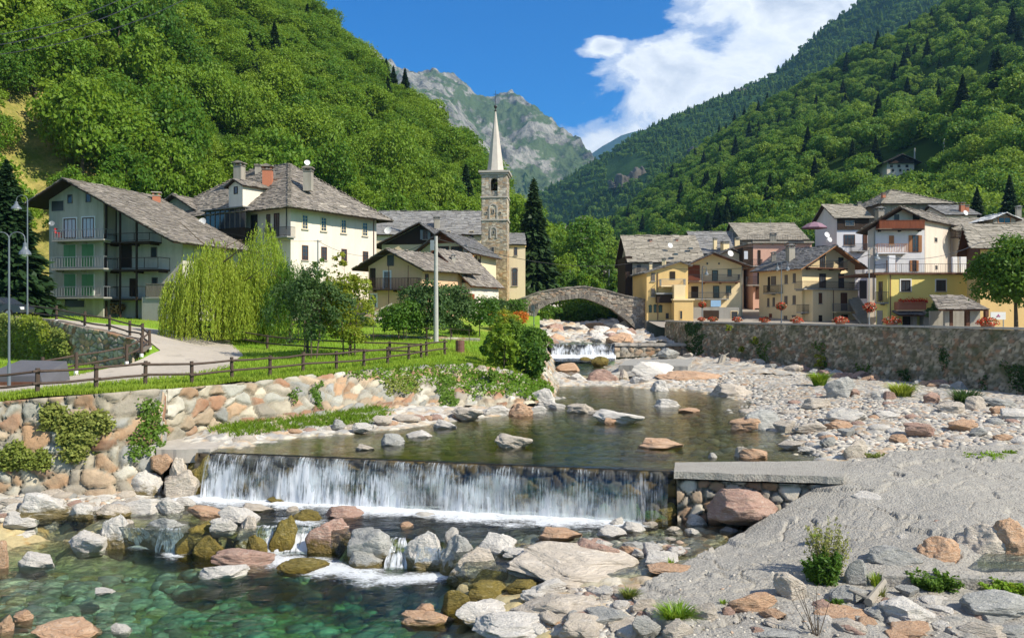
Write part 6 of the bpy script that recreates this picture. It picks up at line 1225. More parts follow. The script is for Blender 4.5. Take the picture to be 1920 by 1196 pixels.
window(h, f, (822, 462, 842, 477), 'w_brown', nx=3, nz=1, sill=None); window(h, f, (846, 462, 868, 480), 'w_brown', nx=4, nz=1, sill=None); mb = MB(); f.box(mb, f.hit(870, 470)[0], f.hit(876, 470)[0], Zf(f, 873, 490), Zf(f, 873, 459), .01, .07); mb.build('shutter', MAT['metal_grey'], h.root)
balcony(h, f, 850, 882, 493, 479, .9, 'w_orange', 'boards', 'p_cream')
s_ = h.right
for r in ((881, 478, 886, 494), (888, 482, 893, 497), (896, 486, 900, 500), (882, 512, 887, 528), (890, 514, 894, 529)): window(h, s_, r, 'w_brown', nx=1, nz=2)
for px_ in (884, 891, 898): fpipe(h, s_, px_+1.8, 476, 560, 'metal_dark')
def flowerbox(h, face, x0, x1, y, n=90, out=.2, seed=1, name='flower_box'):
    u0, z = face.hit(x0, y); u1 = face.hit(x1, y)[0]; mb = MB(); face.box(mb, u0, u1, z-.2, z, out, out+.22); b = mb.build(name, MAT['terracotta'], h.root); rng = np.random.default_rng(seed)
    U = rng.uniform(u0, u1, n); C = np.array([face.pt(u, z+abs(g_)*.18-.08, out+.12+e_*.12) for u, g_, e_ in zip(U, rng.normal(size=n), rng.normal(size=n))]); V, F = leafquads(C, unit(rng.normal(size=(n, 3))), .14, 1.2, rng); raw('flowers', V, F, MAT['flower_red'], b)
for i, (a, y) in enumerate(((881, 494), (888, 497.5), (896, 500.5))): flowerbox(h, s_, a-.5, a+6, y, 50, .1, i)
flowerbox(h, f, 845, 868, 481, 120, .1, 5); chimney(h, (846, 476, 854, 500), 90, 'p_oldgrey', 'slab_grey')
h = House('peach_house', 'peach gabled house with a brown wooden balcony behind the garden', 691, 84, -14, pxr=792, d=9, vh=30, z0=4.4, wall='p_peach'); f = h.front; h.body(Zf(f, 792, 500), Zf(f, 740, 470), 'v', .46, Zf(f, 691, 498)); h.roof('slab_warm', 1.0, 1.3, .34, .62, seed=55)
hole(h, f, (726, 478, 739, 499)); door(h, f, (720, 509, 732, 540), 'metal_grey', 'white_paint', glass=True); door(h, f, (694, 503, 704, 540), 'w_dark'); balcony(h, f, 691, 781, 541.5, 521, 1.2, 'w_dark', 'bars', 'w_dark', gap=.16)
for r in ((696, 552, 706, 575), (768, 553, 776, 573)): door(h, f, r, 'metal_grey', 'white_paint', glass=True)
fpipe(h, f, 737, 500, 580, 'w_dark', 1.15); fpipe(h, f, 773, 499, 541, 'w_dark', 1.15, .04)
s_ = h.right; window(h, s_, (797, 514, 803, 528), 'w_brown', nx=1)
h = House('white_lean_house', 'small white house with a red-edged slab roof between the peach house and the tower', 818, 90, -20, pxr=882, d=8, vh=22, z0=4.6, wall='p_white'); f = h.front; h.body(Zf(f, 882, 530), Zf(f, 818, 505)+2.2, 'v', .05, Zf(f, 818, 505)+2.0); h.roof('slab_warm', .5, .9, .34, .6, 'w_red', seed=57)
balcony(h, f, 852, 884, 566, 551, .9, 'w_red', 'boards', 'p_white'); window(h, f, (864, 515, 876, 530), 'w_dark'); door(h, f, (848, 530, 856, 560), 'metal_grey'); mb = MB(); f.box(mb, f.hit(822, 500)[0], f.hit(831, 500)[0], 4, Zf(f, 826, 484), .4, .9); mb.build('chimney', MAT['terracotta'], h.root)
# ---------------------------------------------------------------- 5 arched bridge
def bridge():
    Y = 106.0; T = 3.0; root = thing('stone_bridge', 'old humpbacked stone arch bridge over the river', 'bridge', at(1090, 600, Y)); top = np.array([(940, 571), (972, 563), (1010, 548.5), (1050, 542), (1095, 538.0), (1135, 545), (1173, 555.5), (1213, 563.5), (1230, 565)])
    intr = np.array([(1002, 612), (1004, 594), (1011, 580), (1028, 570), (1048, 563.5), (1085, 558.5), (1100, 560), (1115.5, 565), (1148, 579), (1176, 601), (1202, 626)])
    px = np.arange(945, 1222, 0.9); tpy = np.interp(px, top[:, 0], top[:, 1]); bpy_ = np.where((px > 1002) & (px < 1204), np.interp(px, intr[:, 0], intr[:, 1]), 640)
    n = len(px); m_ = 46; v = np.linspace(0, 1, m_)[None]; PY = bpy_[:, None]*(1-v)+tpy[:, None]*v; X = (px[:, None]-960)/FPX*Y+0*PY; Z = CAMZ-(PY-HOR)*Y/FPX
    f1, ed, ia, ib = voronoi(X/.55+.2*fbm(X, Z, 2), Z/.22, 3, .8); o_ = .09*(np.clip(ed/.2, 0, 1)**.5*(.4+ia)); C = np.array([(0.30, 0.26, 0.21), (0.36, 0.31, 0.25), (0.24, 0.21, 0.18), (0.40, 0.34, 0.27), (0.33, 0.24, 0.17)])[(ib*4.99).astype(int)]*(0.7+.6*ia)[..., None]*np.where(ed < .09, .5, 1)[..., None]
    VF = np.stack([X, Y-o_, Z], -1).reshape(-1, 3); VB = np.stack([X, Y+T+0*X, Z], -1).reshape(-1, 3); k = n*m_; F = grid_faces(n, m_); FB = F[:, ::-1]+k; i = np.arange(n-1)
    U_ = np.stack([i*m_, (i+1)*m_, (i+1)*m_+k, i*m_+k], 1); 
    raw('spandrel_wall', np.r_[VF, VB], np.r_[F, FB, U_], MAT['tower'], root, None, True, np.r_[C.reshape(-1, 3), C.reshape(-1, 3)])
    mb = MB(); r_ = random.Random(4)
    for k in range(60):                                            # voussoirs
        f0 = k/60; f1_ = (k+.86)/60; idx = np.linspace(0, 1, len(intr)); P = []
        for ff in (f0, f1_):
            x = np.interp(ff, idx, intr[:, 0]); y = np.interp(ff, idx, intr[:, 1]); x2 = np.interp(min(1, ff+.02), idx, intr[:, 0]); y2 = np.interp(min(1, ff+.02), idx, intr[:, 1]); dx, dy = x2-x, y2-y; L = math.hypot(dx, dy)+1e-6; P.append((x, y, dy/L, -dx/L))
        (xa, ya, na_, nb_), (xb, yb, nc, nd) = P; h_ = 7.5*r_.uniform(.85, 1.15); Q = []
        for yy in (Y-.2, Y+.1): Q += [at(xa-na_*.5, ya-nb_*.5, yy), at(xb-nc*.5, yb-nd*.5, yy), at(xb+nc*h_, yb+nd*h_, yy), at(xa+na_*h_, ya+nb_*h_, yy)]
        mb.hexa(Q)
    mb.build('arch_ring', MAT['slab_warm'], root); 
    for yy, nm in ((Y-.05, 'parapet'), (Y+T-.3, 'parapet')):
        mb = MB()
        for x in np.arange(945, 1216, 6.0):
            y0 = np.interp(x, top[:, 0], top[:, 1]); y1 = np.interp(x+5.9, top[:, 0], top[:, 1]); a = at(x, y0, Y); b = at(x+5.8, y1, Y); Q = [(a[0], yy-.12, a[2]+.0), (b[0], yy-.12, b[2]+.0), (b[0], yy+.38, b[2]+.0), (a[0], yy+.38, a[2]+.0)]; mb.hexa(Q+[(p[0], p[1], p[2]+.16*r_.uniform(.8, 1.3)) for p in Q])
        mb.build(nm, MAT['slab_warm'], root)
    a = [at(x, np.interp(x, top[:, 0], top[:, 1])+9, Y) for x in np.arange(945, 1222, 12)]; mb = MB()
    for p, q_ in zip(a[:-1], a[1:]): mb.add([(p[0], Y+.3, p[2]), (q_[0], Y+.3, q_[2]), (q_[0], Y+T-.3, q_[2]), (p[0], Y+T-.3, p[2])], [(0, 1, 2, 3)])
    mb.build('deck', MAT['paving'], root)
    for r in ((995, 571, 1003, 584), (1005.5, 569, 1009, 579)):
        F_ = Face((0, Y-.14), (1, 0), (0, -1)); hh = House.__new__(House); hh.root = root; hh.wall = 'p_oldgrey'; window(hh, F_, r, 'w_grey', None, nx=1, nz=1, sill=None, arch=True, name='flood_arch')
bridge()
# ================================================================ RIGHT BANK VILLAGE
h = House('stone_roofed_house', 'long house under a pale rough slab roof at the right end of the bridge', 1186, 114, 0, pxr=1312, d=13, z0=3, wall='p_oldgrey'); f = h.front; h.body(Zf(f, 1240, 489), 16.4, 'u', .5, z0=1); h.roof('slab_light', .5, .8, .42, .85, seed=61)
for y0 in (500, 528, 548): balcony(h, f, 1190, 1212, y0+14, y0+2, .8, 'w_grey', 'bars', 'p_oldgrey')
for r in ((1194, 496, 1202, 513), (1194, 524, 1201, 541), (1240, 490.5, 1250, 497)): hole(h, f, r)
L2 = Face(h.A+h.v*9, -h.v, -h.u); mb = MB(); L2.box(mb, 0.5, 8.8, 2, 13.0, .02, 1.0); mb.build('timber_gallery', MAT['w_dark'], h.root)
chimney(h, (1217, 448, 1223, 459), 119, 'brick', 'slab_grey', 'flat'); chimney(h, (1267, 446, 1272, 456), 119, 'brick', 'slab_grey', 'flat'); dish(h, 1257, 460, 116, 5, 6); antenna(h, 1262, 440, 452, 118); skylight(h, 1294, 466, 116, None); skylight(h, 1266, 477, 114, None)
h = House('ochre_house', 'tall narrow ochre house with arched windows standing on a stone base by the river', 1212.5, 105, 3, pxr=1290, d=9, z0=1.4, wall='p_ochre'); f = h.front; h.body(Zf(f, 1290, 497), Zf(f, 1274, 491), 'v', .80, Zf(f, 1213, 511), z0=Zf(f, 1230, 601)); h.roof('slab_grey', .45, .5, .36, .6, 'w_grey', seed=63)
mb = MB(); f.box(mb, -.05, f.hit(1264, 600)[0], 0, Zf(f, 1230, 601), -8, .12); mb.build('stone_base', MAT['p_oldgrey'], h.root)
for r in ((1221, 512, 1228, 527), (1221, 541, 1228, 556)): window(h, f, r, 'w_dark', 'closed', 'w_grey', arch=False)
for r in ((1216.6, 572, 1222, 586), (1225.6, 571, 1231, 586), (1235, 572, 1241.5, 586)): window(h, f, r, 'w_dark', nx=1, nz=2, arch=True, sill=None)
for r in ((1248, 587, 1254, 597.5),): hole(h, f, r)
door(h, f, (1256, 509, 1266, 524), 'w_dark'); balcony(h, f, 1240, 1286, 535.5, 523, 1.0, 'metal_grey', 'bars', 'p_yellow')
D = Face(f.O+f.n*.8, f.d, f.n); mb = MB(); D.box(mb, D.hit(1232, 560)[0], D.hit(1264, 560)[0], Zf(D, 1248, 568), Zf(D, 1248, 553), -.8, 0); mb.build('wooden_loggia', MAT['w_dark'], h.root); mb = MB(); D.box(mb, D.hit(1230, 550)[0], D.hit(1265, 550)[0], Zf(D, 1248, 552), Zf(D, 1248, 549), -.8, .2); mb.build('loggia_roof', MAT['slab_grey'], h.root)
fpipe(h, f, 1233, 512, 600, 'copper'); chimney(h, (1217, 492, 1223, 503), 108, 'p_yellow', 'slab_grey'); chimney(h, (1241, 484, 1249, 496), 108, 'p_yellow', 'slab_grey')
h = House('ochre_annexe', 'low ochre block with a slit window between the narrow ochre house and the garage', 1264, 103, 0, pxr=1300, d=6, z0=1.4, wall='p_ochre'); f = h.front; h.body(Zf(f, 1280, 561), None, None, z0=Zf(f, 1280, 607)); mb = MB(); f.box(mb, -.04, h.w+.04, 0, Zf(f, 1280, 607), -5.9, .04); mb.build('base', MAT['p_concrete'], h.root)
mb = MB(); f.box(mb, f.hit(1265, 550)[0], f.hit(1286, 550)[0], Zf(f, 1280, 561)+.002, Zf(f, 1280, 534), -3, -.3); mb.build('stair_tower', MAT['p_yellow'], h.root); hole(h, f, (1275, 583, 1279, 598)); mb = MB(); f.box(mb, -.15, h.w+.15, Zf(f, 1280, 563), Zf(f, 1280, 560), -6, .15); mb.build('coping', MAT['p_yellow'], h.root)
h = House('gabled_house', 'cream gabled house with two long balconies above a garage', 1285, 112, -2, pxr=1391, d=11, z0=3.3, wall='p_yellow'); f = h.front; h.body(Zf(f, 1391, 497), Zf(f, 1335, 476), 'v', .47, Zf(f, 1285, 499)); h.roof('slab_dark', 1.2, 1.6, .4, .7, 'w_brown', seed=65)
door(h, f, (1335, 507, 1346, 527), 'w_dark', glass=True); window(h, f, (1364, 505, 1372, 518), 'w_brown'); mb = MB(); f.box(mb, f.hit(1286, 500)[0], f.hit(1312, 500)[0], Zf(f, 1300, 526), Zf(f, 1300, 497), .01, .08); mb.build('timber_panel', MAT['w_red'], h.root)
balcony(h, f, 1288, 1388, 528, 514.5, 1.3, 'metal_dark', 'bars', 'w_brown', gap=.16); balcony(h, f, 1287, 1367, 560, 548, 1.3, 'metal_dark', 'bars', 'p_concrete', gap=.16)
door(h, f, (1337, 536, 1348.5, 559), 'w_dark', glass=True); window(h, f, (1361, 536, 1371, 550), 'w_dark'); door(h, f, (1296, 537, 1309, 559), 'w_dark')
for x_ in (1326, 1348): hole(h, f, (x_-1.6, 492.5, x_+1.6, 496))
fpipe(h, f, 1391, 500, 604, 'metal_grey'); fpipe(h, f, 1314, 500, 560, 'w_dark', 1.25)
G = Face(f.O+f.n*3.2, f.d, f.n); mb = MB(); u0, u1 = G.hit(1300, 590)[0], G.hit(1386, 590)[0]; G.box(mb, u0, u1, 2, Zf(G, 1340, 576), -3.2, 0); mb.build('garage', MAT['p_concrete'], h.root); mb = MB(); G.box(mb, G.hit(1319, 590)[0], G.hit(1348, 590)[0], 3.2, Zf(G, 1340, 582), -.02, .03); mb.build('garage_door', MAT['w_dark'], h.root); hole(h, G, (1371, 584, 1383, 604))
mb = MB(); G.box(mb, G.hit(1333, 568)[0], G.hit(1352, 568)[0], Zf(G, 1340, 575), Zf(G, 1340, 563), -.12, -.08); mb.build('banner', MAT['awning_blue'], h.root)
h = House('cream_dish_house', 'small cream gable with a round white dish behind the gabled house', 1346, 126, 0, pxr=1394, d=10, z0=4, wall='p_cream'); f = h.front; h.body(Zf(f, 1346, 479), Zf(f, 1369, 467), 'v', .5); h.roof('slab_dark', .4, .6, .4, .7, seed=67); dish(h, 1370, 475, 124, 6, 3)
h = House('slate_roof_house', 'grey slate roof with three square chimneys rising behind the gabled houses', 1312, 136, 0, pxr=1392, d=13, z0=4, wall='p_oldgrey'); f = h.front; h.body(Zf(f, 1350, 474), 19.3, 'u', .6); h.roof('slab_grey', .6, .5, .45, .8, seed=69)
for r in ((1352, 452, 1366, 467), (1377, 445, 1387, 459), (1337, 446, 1344, 458)): chimney(h, r, 136, 'p_yellow', 'slab_grey')
antenna(h, 1373, 436, 450, 138)
h = House('far_slate_house', 'distant low pitched slate roof peeping over the slab roofs', 1300, 150, 0, pxr=1358, d=10, z0=5, wall='p_oldgrey'); f = h.front; h.body(Zf(f, 1300, 450), Zf(f, 1330, 441), 'v', .5); h.roof('slab_grey', .3, .3, .5, .9, seed=70)
# pink terrace building
h = House('pink_house', 'peach and pink house with a roof terrace behind the yellow corner house', 1412, 124, 0, pxr=1522, d=12, z0=3.4, wall='p_pink'); f = h.front; h.body(Zf(f, 1450, 456), None, None)
mb = MB(); f.box(mb, -.2, h.w+.2, h.ze, h.ze+.25, -12.2, .5); mb.build('terrace_edge', MAT['p_oldgrey'], h.root)
balcony(h, f, 1402, 1520, 455, 441, .4, 'metal_dark', 'bars', 'p_oldgrey', gap=.25); mb = MB(); f.box(mb, f.hit(1393, 480)[0], f.hit(1411, 480)[0], Zf(f, 1400, 497), Zf(f, 1400, 464), -5, .05); b_ = mb.build('glazed_porch', MAT['w_dark'], h.root); mb = MB(); f.box(mb, f.hit(1395, 480)[0], f.hit(1402, 480)[0], Zf(f, 1400, 486), Zf(f, 1400, 471), .05, .08); mb.build('pane', MAT['curtain'], b_)
door(h, f, (1421, 469, 1426, 497), 'w_dark'); balcony(h, f, 1412, 1430, 498, 486, .9, 'metal_dark'); balcony(h, f, 1402, 1430, 534, 518, 1.0, 'metal_dark'); door(h, f, (1420, 506, 1426, 533), 'w_dark'); door(h, f, (1417, 538, 1424, 560), 'w_brown'); door(h, f, (1416, 578, 1426, 606), 'w_dark')
h = House('terrace_roof_house', 'house with a wide pale slab roof above the pink terrace', 1392, 138, 0, pxr=1512, d=12, z0=4, wall='p_oldgrey'); f = h.front; h.body(Zf(f, 1450, 449), 21.0, 'u', .6); h.roof('slab_light', .5, .4, .42, .85, seed=72); chimney(h, (1443, 436, 1456, 450), 134, 'p_oldgrey', 'slab_grey', 'flat'); antenna(h, 1445, 412, 433, 138, 4, 10)
# yellow corner house
h = House('yellow_corner_house', 'pale yellow corner house with three rows of balconies and a pointed slab roof', 1504, 105, 24, pxr=1603, d=8.2, z0=3.2, wall='p_yellow'); f = h.front; h.body(Zf(f, 1600, 496), Zf(f, 1557, 462), 'v', .52, Zf(f, 1504, 497)); h.roof('slab_dark', 1.2, 1.1, .36, .62, 'w_orange', seed=73); lf = h.left
balcony(h, f, 1519, 1590, 502, 488, 1.0, 'metal_dark', 'bars', 'w_brown', gap=.15)
for r in ((1537, 474, 1547, 502), (1572, 483, 1581, 502), (1536, 513, 1548, 540), (1572, 513, 1582, 540)): door(h, f, r, 'w_dark', glass=True)
X = Face(f.O+f.n*1.5, f.d, f.n); u0, u1 = X.hit(1524, 570)[0], X.hit(1609, 570)[0]; zt = Zf(X, 1566, 542); mb = MB(); X.box(mb, u0, u1, 2, zt, -1.5, 0); mb.build('lower_storey', MAT['p_yellow'], h.root)
balcony(h, f, 1508, 1612, 541.5, 528, 1.75, 'metal_dark', 'bars', 'p_concrete', gap=.15); window(h, X, (1535, 549, 1541, 569), 'w_brown', 'closed', 'w_brown'); window(h, X, (1576, 549, 1588, 583), 'w_brown', 'closed', 'w_brown', sill=None); balcony(h, X, 1568, 1602, 584, 569, .7, 'metal_grey', 'bars', 'p_yellow')
for r in ((1535, 591, 1541, 612), (1577, 590, 1589, 612)): door(h, X, r, 'w_dark')
door(h, f, (1509, 591, 1516, 612), 'metal_grey', glass=True); balcony(h, f, 1503, 1521, 585, 571, .9, 'metal_dark'); door(h, f, (1508, 548, 1518, 584), 'w_dark', glass=True); fpipe(h, X, 1562, 544, 612, 'copper')
for r in ((1471.5, 515.5, 1477, 532), (1487, 513, 1492, 530), (1446, 518, 1455, 534), (1471, 555, 1476.5, 571), (1486.5, 554, 1492, 570.5), (1439, 559, 1442.6, 574.5), (1449, 558, 1453, 574), (1470, 592, 1476, 609), (1485, 591, 1492, 598)): window(h, lf, r, 'w_brown', 'closed', 'w_grey')
door(h, lf, (1440, 519, 1444, 546), 'w_dark'); door(h, lf, (1442.5, 588, 1447.5, 608), 'w_red'); balcony(h, lf, 1431, 1459, 549, 535, .8, 'metal_dark')
chimney(h, (1446, 472, 1455, 488), 112, 'p_oldgrey', 'slab_grey'); chimney(h, (1475, 458, 1489, 480), 109, 'p_oldgrey', 'slab_grey'); dish(h, 1551, 440, 112, 5.5, 14); dish(h, 1556, 449, 111, 5, 6)
mb = MB()
for i in range(9): z = 3.3+i*.18; mb.box((at(1618, 600, 102)[0], 100+i*.35, z), .9, .3, .09)
for i in range(14): z = 4.9+i*.2; mb.box((at(1618, 600, 102)[0]+.6+i*.02, 103.4+i*.35, z), .8, .3, .1)
tag(mb.build('steps', MAT['p_concrete']), 'flight of stone steps climbing between the yellow corner house and the pale tall house', 'steps')
# white-blue house behind
h = House('white_blue_house', 'bluish white house with a dark timber front under a slab roof', 1569, 126, 0, pxr=1629, d=9, z0=4, wall='p_blue'); f = h.front; h.body(Zf(f, 1600, 407), Zf(f, 1600, 407)+2.4, 'u', .5); h.roof('slab_light', .6, .6, .42, .85, seed=75)
mb = MB(); f.box(mb, .05, h.w-.05, Zf(f, 1600, 431), Zf(f, 1600, 408), .01, .2); mb.build('timber_front', MAT['w_dark'], h.root); window(h, f, (1584, 413, 1602, 424), 'w_grey', out=.2, sill=None); window(h, f, (1582, 440, 1603, 460), 'w_brown', nx=3, nz=1); door(h, f, (1618, 440, 1626, 469), 'w_brown'); balcony(h, f, 1598, 1627, 470, 456.5, .9, 'metal_dark'); balcony(h, f, 1605, 1622, 512, 496, .9, 'metal_dark'); hole(h, f, (1611, 526, 1625, 560)); chimney(h, (1607, 378, 1614, 390), 130, 'p_oldgrey', 'slab_grey', 'flat')
# parasol on the terrace
def parasol():
    Y = 121; c = at(1527, 440, Y); e = thing('parasol', 'dusty pink parasol open on the roof terrace', 'parasol', tuple(c)); k = Y/FPX; mb = MB(); mb.tube(c, (c[0], c[1], c[2]+24*k), .04, .03); mb.build('pole', MAT['metal_grey'], e); V = []; N = 8
    for j, (r_, z) in enumerate(((0.02, 24), (.55, 20.5), (1, 13), (1, 11.5))):
        for q_ in range(N): a = 2*math.pi*q_/N; V.append((c[0]+24*k*r_*math.cos(a), c[1]+24*k*r_*math.sin(a), c[2]+z*k))
    mb = MB(); mb.add(V, [(j*N+q_, j*N+(q_+1) % N, (j+1)*N+(q_+1) % N, (j+1)*N+q_) for j in range(3) for q_ in range(N)]); mb.build('canopy', MAT['parasol'], e)
parasol()
# pale tall house
h = House('pale_tall_house', 'tall pale house with a reddish board balcony under its gable and orange shutters', 1627, 100, -2, pxr=1735, d=8.6, vh=48, z0=3.6, wall='p_pale'); f = h.front; h.body(Zf(f, 1735, 410), Zf(f, 1697, 391), 'v', .63, Zf(f, 1627, 432)); h.roof('slab_warm', .8, 1.4, .36, .62, 'w_dark', seed=77)
mb = MB(); f.box(mb, f.hit(1641, 470)[0], f.hit(1733, 470)[0], 4, Zf(f, 1690, 432), .005, .04); mb.build('blue_facade', MAT['p_blue'], h.root)
hole(h, f, (1676, 402, 1686, 414)); hole(h, f, (1711, 400, 1724, 414)); balcony(h, f, 1649, 1734, 429, 414, 1.1, 'w_red', 'boards', 'w_dark'); window(h, f, (1667, 442, 1676, 459), 'w_orange', 'closed', 'w_orange', out=.04); window(h, f, (1710, 441, 1722, 473), 'w_brown', 'open', 'w_orange', 2, 4, None, out=.04, name='door')
balcony(h, f, 1646, 1703, 473.5, 457, 1.0, 'w_orange', 'bars', 'p_blue', gap=.2); window(h, f, (1662, 488, 1680, 508), 'w_orange', 'closed', 'w_orange', out=.04); window(h, f, (1710, 488, 1718, 509), 'w_brown', 'open', 'w_orange', 2, 3, None, out=.04, name='door'); s_ = h.right
for r in ((1752, 446, 1757, 454), (1753, 498, 1757.5, 505.5)): hole(h, s_, r)
fpipe(h, f, 1640, 434, 560, 'metal_grey'); chimney(h, (1642, 388, 1656, 412), 104, 'p_oldgrey', 'slab_grey')
h = House('hipped_house', 'broad house with a low hipped slab roof behind the pale tall house', 1656, 126, 0, pxr=1778, d=13, z0=5, wall='p_oldgrey'); f = h.front; h.body(Zf(f, 1700, 380), None, None); h.hip(Zf(f, 1706, 357)+.9, h.w*.40, h.w*.46, 'slab_light', .9, .42, .85, 79); chimney(h, (1653, 360, 1660, 376), 128, 'brick', 'slab_grey', 'flat')
# lemon terrace house
h = House('terrace_house', 'lemon yellow flat-topped house with a railed roof terrace', 1664, 88, 0, pxr=1822, d=9, vh=27, z0=3.2, wall='p_lemon'); f = h.front; h.body(Zf(f, 1740, 515), None, None); mb = MB(); f.box(mb, -1.6, h.w+.25, h.ze+.002, h.ze+.22, -9.2, .3); mb.build('terrace_slab', MAT['w_brown'], h.root)
mb = MB(); mb.hexa([h.P(-1.35, 1.9, 2), h.P(0.0, 0, 2), h.P(.0, 8.9, 2), h.P(-1.35, 8.9, 2), h.P(-1.35, 1.9, h.ze), h.P(0.0, 0, h.ze), h.P(.0, 8.9, h.ze), h.P(-1.35, 8.9, h.ze)]); mb.build('corner_wall', MAT['p_lemon'], h.root)
p0 = np.array(h.P(-1.35, 1.9, 0)[:2]); p1 = np.array(h.P(0, 0, 0)[:2]); dd = (p1-p0)/np.linalg.norm(p1-p0); CF = Face(p0, dd, np.array((dd[1], -dd[0]))); door(h, CF, (1648, 528, 1655, 564), 'w_brown', glass=True); balcony(h, CF, 1641, 1656, 567, 547, .7, 'metal_dark'); door(h, CF, (1645, 582, 1655, 612), 'metal_grey')
for r in ((1689, 525, 1707, 546), (1755, 525, 1773, 546)): window(h, f, r, 'w_dark', sur='white_paint', nx=2, nz=1)
mb = MB(); zt = h.ze+.22
def railing(h, pts, z, hgt, gap=.16, mat='metal_dark', name='railing'):
    mb = MB()
    for a, b in zip(pts[:-1], pts[1:]):
        a = Vector((*a, z)); b = Vector((*b, z)); L = (b-a).length; mb.tube(a+Vector((0, 0, hgt)), b+Vector((0, 0, hgt)), .025); mb.tube(a+Vector((0, 0, .08)), b+Vector((0, 0, .08)), .015, None, 4); n = int(L/gap)
        for k in range(n+1): p = a.lerp(b, k/n); mb.tube(p, p+Vector((0, 0, hgt)), .011 if k % 8 else .025, None, 4)
    return mb.build(name, MAT[mat], h.root)
railing(h, [h.P(-1.5, 2, 0)[:2], h.P(-.1, -.2, 0)[:2], h.P(h.w, -.2, 0)[:2]], zt, .95, .2)
balcony(h, f, 1684, 1737, 581, 566, .9, 'terracotta', 'boards', 'p_peach'); flowerbox(h, Face(f.O+f.n*.7, f.d, f.n), 1684, 1737, 565, 420, .1, 9); mb = MB(); slabs(mb, (f.pt(f.hit(1673, 590)[0], Zf(f, 1700, 591), 1.5), f.pt(f.hit(1727, 590)[0], Zf(f, 1700, 591), 1.5), f.pt(f.hit(1727, 590)[0], Zf(f, 1700, 583), .02), f.pt(f.hit(1673, 590)[0], Zf(f, 1700, 583), .02)), .3, .5, 3); mb.build('awning', [MAT['slab_dark'], MAT['w_brown']], h.root)
door(h, f, (1692, 593, 1706, 614), 'w_dark'); mb = MB(); f.box(mb, f.hit(1724, 600)[0], f.hit(1745, 600)[0], 2, Zf(f, 1730, 582), .01, .9); f.box(mb, f.hit(1706, 600)[0], f.hit(1713, 600)[0], 2, Zf(f, 1710, 590), .01, .7); mb.build('pier', MAT['p_oldgrey'], h.root)
fpipe(h, f, 1669, 516, 612, 'copper'); fpipe(h, f, 1821, 516, 560, 'copper')
for i, (r, lab) in enumerate((((1664, 479, 1677, 511), 'white folded sheet hanging on the left of the lemon terrace'), ((1783, 482, 1793, 511), 'white cabinet standing at the back of the lemon terrace'), ((1798, 477, 1810, 511), 'white upright screen at the right end of the lemon terrace'))):
    F_ = Face((0, 92), (1, 0), (0, -1)); u0, u1, z0_, z1_ = F_.rect(r); mb = MB(); F_.box(mb, u0, u1, zt+.01, z1_, 0, .25); F_.box(mb, u0+.05, u1-.05, zt+.1, z1_-.06, .25, .28); tag(mb.build('terrace_screen', MAT['cloth_white']), lab, 'screen')
# house behind, long roof, chapel
h = House('white_back_house', 'small white house with a slab roof and brick chimneys behind the terrace house', 1774, 120, 0, pxr=1832, d=9, z0=5, wall='p_white'); f = h.front; h.body(Zf(f, 1800, 402), Zf(f, 1800, 402)+1.8, 'u', .5); h.roof('slab_grey', .5, .4, .4, .8, seed=83); window(h, f, (1775, 420, 1785, 432), 'w_orange'); chimney(h, (1799, 378, 1808, 399), 121, 'brick', 'slab_grey', 'flat'); chimney(h, (1808, 383, 1816, 399), 121, 'brick', 'slab_grey', 'flat'); dish(h, 1811, 399, 118, 5, 3)
h = House('long_roof_house', 'long house with a pale slab roof and a wooden dormer at the right edge', 1797, 104, 0, w=14, d=11, z0=4, wall='p_pale'); f = h.front; h.body(Zf(f, 1850, 432), 17.9, 'u', .6); h.roof('slab_light', .6, .6, .42, .85, seed=85)
balcony(h, f, 1792, 1826, 443, 431, 1.2, 'w_dark', 'bars', 'w_dark'); hole(h, f, (1800, 436, 1812, 470)); window(h, f, (1826, 480, 1834, 510), 'cloth_white'); chimney(h, (1905, 386, 1914, 404), 106, 'p_oldgrey', 'slab_grey')
D = House('x', 'x', 1862, 103, 0, pxr=1904, d=4, z0=14.5, wall='p_oldgrey'); D.body(Zf(D.front, 1880, 410), Zf(D.front, 1883, 401), 'v', .5, z0=14); D.roof('white_paint', .6, .5, .5, .8, seed=86); window(D, D.front, (1871, 407, 1895, 419), 'w_orange', nx=2, nz=1, sill=None); absorb(D, h, 'dormer')
h = House('ochre_chapel', 'ochre chapel with a brown gable end and a heavy slab roof behind the round tree', 1838, 78, 0, w=12, d=8.5, vh=22, z0=3.4, wall='p_ochre', cat='chapel'); f = h.front; h.body(Zf(f, 1860, 461), 14.0, 'u', .55); h.roof('slab_light', .7, 1.0, .36, .75, 'w_brown', seed=87); window(h, f, (1848, 480, 1855, 500), 'metal_grey', nx=1, nz=3, arch=True, sur='slab_stone'); L2 = Face(h.A+h.v*h.dp, -h.v, -h.u); za = h.ze
mb = MB(); mb.add([L2.pt(0, za-2.5, .06), L2.pt(h.dp, za-2.5, .06), L2.pt(h.dp, za, .06), L2.pt(h.dp*.45, h.zr-.1, .06), L2.pt(0, za, .06)], [(0, 1, 2, 3, 4)]); mb.build('timber_gable', MAT['w_brown'], h.root)
